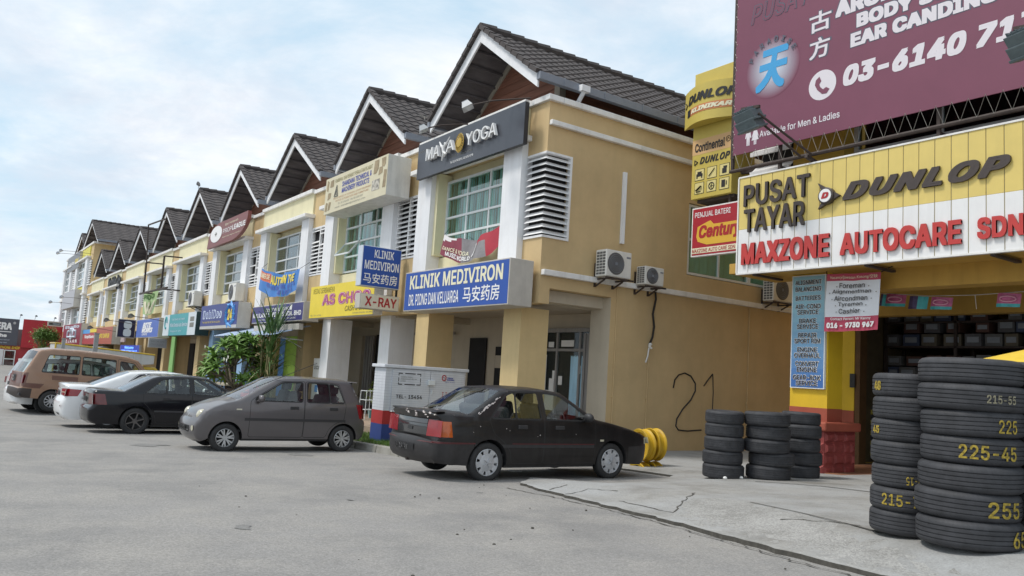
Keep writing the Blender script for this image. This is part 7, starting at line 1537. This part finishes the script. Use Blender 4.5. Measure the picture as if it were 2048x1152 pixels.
for a, c, d, e in ((8.2, 8.3, 1.44, 1.46), (8.36, 8.62, 1.44, 1.46), (8.66, 8.76, 1.44, 1.46), (8.2, 8.3, 1.20, 1.22), (8.36, 8.62, 1.20, 1.22), (8.66, 8.76, 1.20, 1.22), (8.2, 8.215, 1.40, 1.46), (8.2, 8.215, 1.27, 1.36), (8.2, 8.215, 1.20, 1.25), (8.745, 8.76, 1.40, 1.46), (8.745, 8.76, 1.27, 1.36), (8.745, 8.76, 1.20, 1.25)): b.box(xe, xe+.003, a, c, d, e)
b.build('stencil_border', BK, r); text('DILARANG TAMPAL', 'X', xe, 8.26, 8.55, 1.36, 1.39, GI, r); text('SEBARANG IKLAN', 'X', xe, 8.26, 8.66, 1.315, 1.345, GI, r); text('DISINI', 'X', xe, 8.26, 8.38, 1.27, 1.30, GI, r)
b = MB(); b.tube([(xe+.004, 9.36+.055*math.sin(t)*(1 if abs(math.sin(t)) < .9 else .9), 1.40+.06*math.cos(t)) for t in np.linspace(0, 2*PI, 12, endpoint=False)], .012, 4, close=True); b.bar((xe+.004, 9.33, 1.42), (xe+.004, 9.39, 1.39), .02, .005); b.build('red_emblem', RI, r)
text('TENAGA', 'X', xe, 9.44, 9.60, 1.385, 1.415, BI, r, bold=.04); text('NASIONAL', 'X', xe, 9.44, 9.64, 1.345, 1.375, BI, r, bold=.04); text('Better. Brighter.', 'X', xe, 9.40, 9.66, 1.295, 1.32, BI, r); text('I I', 'X', xe, 9.33, 9.46, .98, 1.08, RI, r)

# plants
def leafmat(n, c, c2):
    m = mat(n, c, .45, .35, 7., spec=.4); return m
LF = leafmat('frangipani_leaf', (.15, .27, .055), None); BARK = mat('grey_bark', (.20, .17, .13), .85, .3, 12.); FLW = mat('white_petal', (.8, .8, .72), .6, .05, 9.)
def leaf(b, o, d, up, ln, wd, droop=.3, n=4, mi=0):
    o, d, up = (np.array(q, float) for q in (o, d, up)); d /= np.linalg.norm(d); sd = np.cross(d, up); sd /= np.linalg.norm(sd)+1e-9; up = np.cross(sd, d); vs = []
    for k in range(n+1):
        t = k/n; w_ = wd*math.sin(PI*min(.97, .12+.86*t))**.8/2 if t < 1 else .002; c = o+d*ln*t+up*ln*(.12*math.sin(PI*t)-droop*t*t); vs += [c+sd*w_+up*w_*.35, c, c-sd*w_+up*w_*.35]
    b.add(vs, [f for k in range(n) for f in ((3*k, 3*k+1, 3*k+4, 3*k+3), (3*k+1, 3*k+2, 3*k+5, 3*k+4))], mi)
random.seed(21)
fx, fy = -28.3, 8.3; fz = vz(-28)
r = thing('frangipani_tree', 'low frangipani tree with pointed leaf rosettes and a few white flowers, between two parked cars', 'tree', (fx, fy, fz))
tips = []; b = MB(); cr_b = MB(); fl = MB()
b.tube([(fx, fy, fz), (fx-.05, fy, .25), (fx-.05, fy+.05, .6)], [.10, .085, .075], 8)
for k in range(56):
    a = 2.4*k; el = -.45+1.95*((k*.7548) % 1); rr = random.uniform(.62, 1.08)
    tips.append(np.array((fx-.1+1.25*rr*math.cos(el)*math.cos(a), fy+1.25*rr*math.cos(el)*math.sin(a)*.9, 1.15+1.12*rr*math.sin(el))))
limbs = []
for k in range(8):
    a = 2*PI*k/8+.3; e = np.array((fx-.05+.55*math.cos(a), fy+.5*math.sin(a), 1.0+.35*(k % 3))); limbs.append(e); b.tube([(fx-.05, fy+.05, .5), (fx-.05+.25*math.cos(a), fy+.22*math.sin(a), .72), e], [.055, .045, .032], 6)
for t in tips:
    e = min(limbs, key=lambda q: np.linalg.norm(q-t)); b.tube([e, (e+t)/2+np.array((0, 0, -.05)), t], [.028, .024, .020], 5)
    ax = t-np.array((fx, fy, .6)); ax /= np.linalg.norm(ax); ax = ax*.6+np.array((0, 0, .7)); ax /= np.linalg.norm(ax); u = np.cross(ax, (.3, .9, .1)); u /= np.linalg.norm(u); v = np.cross(ax, u)
    for j in range(19):
        th = j*2.4; lay = j/19; d = (u*math.cos(th)+v*math.sin(th))*(1-.55*lay)+ax*(.05+.75*lay); leaf(cr_b, t, d, ax, random.uniform(.34, .50), random.uniform(.085, .12), random.uniform(.0, .3))
for t in (tips[3], tips[9]):
    pass
for px_, py_ in ((450, 718), (458, 714), (455, 720), (412, 693)):
    c = at(px_, py_, 'Y', 7.15); 
    for j in range(5): a = 2*PI*j/5; leaf(fl, c, (math.cos(a), -.4, math.sin(a)), (0, -1, .2), .075, .05, .0, 2)
b.build('trunk', BARK, r, True); cr_b.build('crown', LF, r, fix=False); fl.build('flowers', FLW, r, fix=False)
CN = mat('cane_leaf', (.085, .165, .05), .5, .35, 6.); CD = mat('cane_dry', (.26, .20, .10), .7, .3, 8.); CS = mat('cane_stalk', (.22, .20, .09), .6, .3, 9.)
cx_, cy_ = -27.2, 9.0; cz_ = vz(-27)
r = thing('sugar_cane', 'tall sugar cane clump with long arching blades before the dark blue pets sign', 'plant', (cx_, cy_, cz_)); st, lv = MB(), MB()
for k in range(11):
    x, y = cx_+random.gauss(0, .35), cy_+random.gauss(0, .18); h = random.uniform(1.9, 3.0); lx, ly = random.gauss(0, .22), random.gauss(0, .12); top = np.array((x+lx, y+ly, cz_+h)); base = np.array((x, y, cz_))
    st.tube([base+(top-base)*q for q in np.linspace(0, 1, 6)], [.026]*5+[.018], 6)
    for j in range(12):
        t = random.uniform(.35, 1.) if j > 5 else 1.; o = base+(top-base)*t; a = random.uniform(0, 2*PI); ln = random.uniform(1.1, 2.0); upw = random.uniform(.9, 2.4) if t > .85 else random.uniform(.3, 1.0); d0 = np.array((math.cos(a), math.sin(a)*.8, upw)); d0 /= np.linalg.norm(d0)
        vs = []; n = 8; sd = np.array((-math.sin(a), math.cos(a), 0)); cur = o.copy(); dd = d0*ln/n; dr = random.uniform(.03, .085) if t < .85 else random.uniform(.01, .06)
        for q in range(n+1): w_ = .030*(1-(q/n)**2)+.002; vs += [cur+sd*w_, cur-sd*w_]; cur = cur+dd; dd = dd+np.array((0, 0, -dr*ln*.16*(1+q*.3)))
        lv.add(vs, [(2*q, 2*q+1, 2*q+3, 2*q+2) for q in range(n)], 1 if t < .6 and random.random() < .6 else 0)
st.build('stalks', CS, r, True); lv.build('blades', [CN, CD], r, fix=False)
# potted plant, stool, crate, table, awning and drinks fridge under the row
def plant(c, h, label):
    r = thing('potted_plant', label, 'plant', c); b = MB(); b.lathe([(.001, 0), (.13, 0), (.17, .26), (.15, .26), (.13, .22), (.001, .2)], c, 18); b.build('pot', mat('pot_teal', (.05, .20, .20), .5, .1, 5.), r, True, auto=40); b, s_ = MB(), MB()
    for k in range(14):
        a = random.uniform(0, 2*PI); q = random.uniform(.3, 1.); tp = np.array((c[0]+.12*math.cos(a), c[1]+.12*math.sin(a), c[2]+.25+(h-.3)*q)); s_.tube([(c[0], c[1], c[2]+.2), tp], .008, 4)
        for j in range(6): aa = a+random.gauss(0, 1.2); leaf(b, tp, (math.cos(aa), math.sin(aa), random.uniform(-.1, .7)), (0, 0, 1), random.uniform(.16, .3), .07, .6)
    s_.build('stem', mat('pale_stem', (.45, .45, .32), .7, .2, 9.), r); b.build('leaves', mat('lime_leaf', (.20, .28, .05), .5, .3, 9.), r, fix=False)
c = gp(745, 836, .02); plant((c[0], c[1], .02), 1.15, 'lime green potted plant left of the white utility cabinet')
c = gp(733, 838, .02); r = thing('wire_stand', 'thin metal wire stand beside the lime green potted plant', 'stand', (c[0], c[1], .02)); b = MB(); x, y = c
for s1 in (-.2, .2):
    for s2 in (-.15, .15): b.tube([(x+s1*1.2, y+s2*1.2, .02), (x+s1, y+s2, .85)], .012, 5)
b.build('legs', M['alu'], r); b = MB()
for z in (.3, .58, .85):
    b.tube([(x-.2, y-.15, z), (x+.2, y-.15, z), (x+.2, y+.15, z), (x-.2, y+.15, z)], .012, 5, close=True)
    for q in np.linspace(-.15, .15, 5): b.tube([(x+q, y-.15, z), (x+q, y+.15, z)], .006, 4)
b.build('wire_shelves', M['alu'], r)
x0 = at(628, 715, 'Y', 10.3)[0]; x1 = at(641, 765, 'Y', 10.3)[0]; r = thing('drinks_fridge', 'tall white fridge with blue marks beside a tan column', 'fridge', ((x0+x1)/2, 10.6, .02)); b = MB(); b.box(x0, x1, 10.3, 10.9, .08, 1.75); b.build('cabinet', M['ac'], r, bevel=.02); b = MB(); b.box(x0+.1, x1-.1, 10.36, 10.84, .02, .08); b.build('plinth', M['plastic'], r)
text('ICE', 'Y', 10.3, x0+.1, x1-.1, 1.38, 1.5, GI, r, bold=.03); b = MB(); b.box(x0+.08, x1-.3, 10.294, 10.299, .9, 1.08); b.build('blue_mark', BI, r); b = MB(); b.box(x0+.3, x1-.06, 10.294, 10.299, .62, .85); b.build('blue_mark', SW, r)
c = at(502, 775, 'Y', 9.3); r = thing('crate', 'red plastic crate between the frangipani and the sugar cane', 'crate', (c[0], 9.4, vz(-29))); z0 = vz(-29); b = MB(); CR = mat('crate_red', (.50, .03, .03), .45, .08, 6.)
x, y = c[0], 9.4
for k in range(4): b.box(x-.5, x+.5, y-.3, y-.27, z0+.06+k*.22, z0+.22+k*.22); b.box(x-.5, x+.5, y+.27, y+.3, z0+.06+k*.22, z0+.22+k*.22); b.box(x-.5, x-.47, y-.27, y+.27, z0+.06+k*.22, z0+.22+k*.22); b.box(x+.47, x+.5, y-.27, y+.27, z0+.06+k*.22, z0+.22+k*.22)
for s1 in (-.48, .48):
    for s2 in (-.28, .28): b.box(x+s1-.04, x+s1+.04, y+s2-.04, y+s2+.04, z0, z0+.95)
b.box(x-.47, x+.47, y-.27, y+.27, z0+.04, z0+.08); b.build('slatted_sides', CR, r)
c = at(445, 768, 'Y', 9.1); r = thing('table', 'pale topped trestle table behind the frangipani tree', 'table', (c[0], 9.2, vz(-33))); x = c[0]; b = MB(); b.box(x-1.5, x+1.2, 8.85, 9.55, c[2]-.03, c[2]+.03); b.build('table_top', mat('pale_wood', (.42, .38, .30), .7, .2, 6.), r); b = MB()
for s1 in (-1.4, 1.1):
    for s2 in (8.92, 9.48): b.box(x+s1-.03, x+s1+.03, s2-.03, s2+.03, vz(-33), c[2]-.03)
b.build('legs', M['rust'], r)
b = MB(); n = 48
for k in range(n):
    a, c_ = -33.6+7.2*k/n, -33.6+7.2*(k+1)/n; h = .03*(k % 2); h2 = .03*((k+1) % 2); b.add([(a, 8.75, 2.42+h), (c_, 8.75, 2.42+h2), (c_, 10.1, 2.83+h2), (a, 10.1, 2.83+h)], [(0, 1, 2, 3)])
r = thing('awning', 'pale blue corrugated awning over the light blue shopfront', 'awning', (-30, 9.4, 2.4)); b.build('corrugated_sheet', mat('awning_blue', (.40, .50, .68), .4, .1, 4.), r, fix=False); b = MB()
for x in (-33.4, -30.2, -27.2): b.bar((x, 8.8, 2.40), (x, 10.13, 2.35), .04); b.bar((x, 10.1, 2.1), (x, 9.2, 2.5), .02)
b.build('brackets', M['alu'], r)

# the block across the far end
XF = -100
def fz_(px_, py_): p = at(px_, py_, 'X', XF); return p[1], p[2]
fb = thing('far_shop_block', 'low red fronted shop block at the far left with large hoardings above', 'building', (XF-6, 4, -1.2))
b = MB(); b.box(XF-14, XF-.3, -40, 22, -1.2, 1.65); b.build('wall', mat('far_red_wall', (.36, .04, .05), .7, .15, 1.), fb); b = MB(); b.box(XF-14, XF-.9, -40, 22, 1.65, 3.4); b.build('upper_wall', mat('far_grey_wall', (.32, .31, .31), .8, .15, .8), fb)
for y0, y1, m_ in ((3.9, 4.7, 'darkglass'), (5.0, 6.05, 'darkglass'), (-2, 2.5, 'darkglass')): window(fb, y0, y1, -.75, 1.15, XF-.28, 1, (.5,), 'blind2', m_, .10, axis='X')
b = MB(); b.box(XF-.29, XF-.2, 4.4, 4.95, -.8, 1.2); b.build('white_panel', M['white'], fb); text('PHONE SHOP', 'X', XF-.28, 4.6, 6.4, 1.25, 1.55, YI, fb, bold=.03)
y1, z1 = fz_(40, 639); y0_, z0 = fz_(37, 692)
r = thing('hoarding', 'dark grey hoarding with white letters ending in ERA at the left edge', 'hoarding', (XF, y1-5, z0)); b = MB(); b.box(XF-.3, XF, y1-12, y1, z0, z1); b.build('board', flat('hoarding_slate', (.085, .09, .115)), r)
text('CAMERA', 'X', XF, y1-3.75, y1-.62, z0+1.62, z1-.42, WI, r, bold=.045); text('®', 'X', XF, y1-.55, y1-.32, z1-.55, z1-.3, WI, r); panel('X', XF, y1-4, y1-.65, z0+1.38, z0+1.46, WI, r, 'rule', .01); text('the', 'X', XF, y1-1.85, y1-1.0, z0+.85, z0+1.2, WI, r, bold=.05); text('photo specialist', 'X', XF, y1-2.6, y1-.7, z0+.5, z0+.62, DB, r); text('open every day', 'X', XF, y1-2.4, y1-.9, z0+.2, z0+.34, DB, r)
y0_, z1 = fz_(48, 639); _, z0 = fz_(45, 695)
r = thing('hoarding', 'large plain red hoarding with a pale house outline, behind the round tree', 'hoarding', (XF, y0_+2.5, z0)); b = MB(); b.box(XF-.3, XF, y0_, y0_+7, z0, z1+.05); b.build('board', flat('hoarding_red', (.42, .02, .035)), r); b = MB(); c0, c1 = y0_+1.1, y0_+2.6
b.bar((XF+.02, c0, z0+1.7), (XF+.02, (c0+c1)/2, z0+2.2), .15, .03); b.bar((XF+.02, (c0+c1)/2, z0+2.2), (XF+.02, c1, z0+1.7), .15, .03); b.box(XF, XF+.03, c0+.1, c0+.35, z0+1.1, z0+1.7); b.box(XF, XF+.03, c1-.35, c1-.1, z0+1.1, z0+1.7); b.build('house_outline', CRI, r)
for k, (px_, py_) in enumerate(((40, 635), (70, 637), (108, 641))):
    y, z = fz_(px_, py_); t = at(px_+3, py_-5, 'X', XF+.5); flood('small lamp on a stalk above '+['the dark grey hoarding', 'the middle of the red hoarding', 'the right of the red hoarding'][k], (XF-.2, y, z-.1), t, .12, M['black'], 'lamps above the far hoardings')
b = MB(); b.prism([(6.6, 1.15), (9.6, 1.95), (9.8, 1.9), (9.8, 1.2)], lambda u, v, q: (-72+q, u, v), 6); tag(b.build('shed_roof', mat('shed_grey', (.24, .24, .25), .6, .2, 2.)), 'grey sloping shed roof beyond the brown van', 'roof')
o = bpy.data.objects['shed_roof']
random.seed(5)
tx_, ty2 = -80., 6.85; r = thing('round_tree', 'small round leafed tree before the far red hoarding', 'tree', (tx_, ty2, -.45)); b = MB(); b.tube([(tx_, ty2, -.45), (tx_+.1, ty2, .8), (tx_, ty2+.1, 1.6)], [.14, .11, .07], 7); lv = MB()
for k in range(9): a = random.uniform(0, 2*PI); b.tube([(tx_, ty2, .9+.08*k), (tx_+1.0*math.cos(a), ty2+1.0*math.sin(a), 1.7+random.uniform(0, 1.0))], [.05, .015], 5)
for k in range(2600):
    cl_ = k % 26; rs = random.Random(cl_); ca, ce, cr2 = rs.uniform(0, 2*PI), rs.uniform(-.5, 1.4), rs.uniform(.5, 1.05); c = np.array((tx_+1.25*cr2*math.cos(ca)*math.cos(ce), ty2+1.25*cr2*math.sin(ca)*math.cos(ce), 1.95+1.15*cr2*math.sin(ce)))
    p = c+np.array([random.gauss(0, .22) for _ in range(3)]); a = random.uniform(0, 2*PI); leaf(lv, p, (math.cos(a), math.sin(a), random.uniform(-.6, .6)), (0, 0, 1), .34, .20, .2, 1)
b.build('trunk', BARK, r); lv.build('crown', mat('round_leaf', (.17, .28, .07), .6, .35, 2.5), r, fix=False)
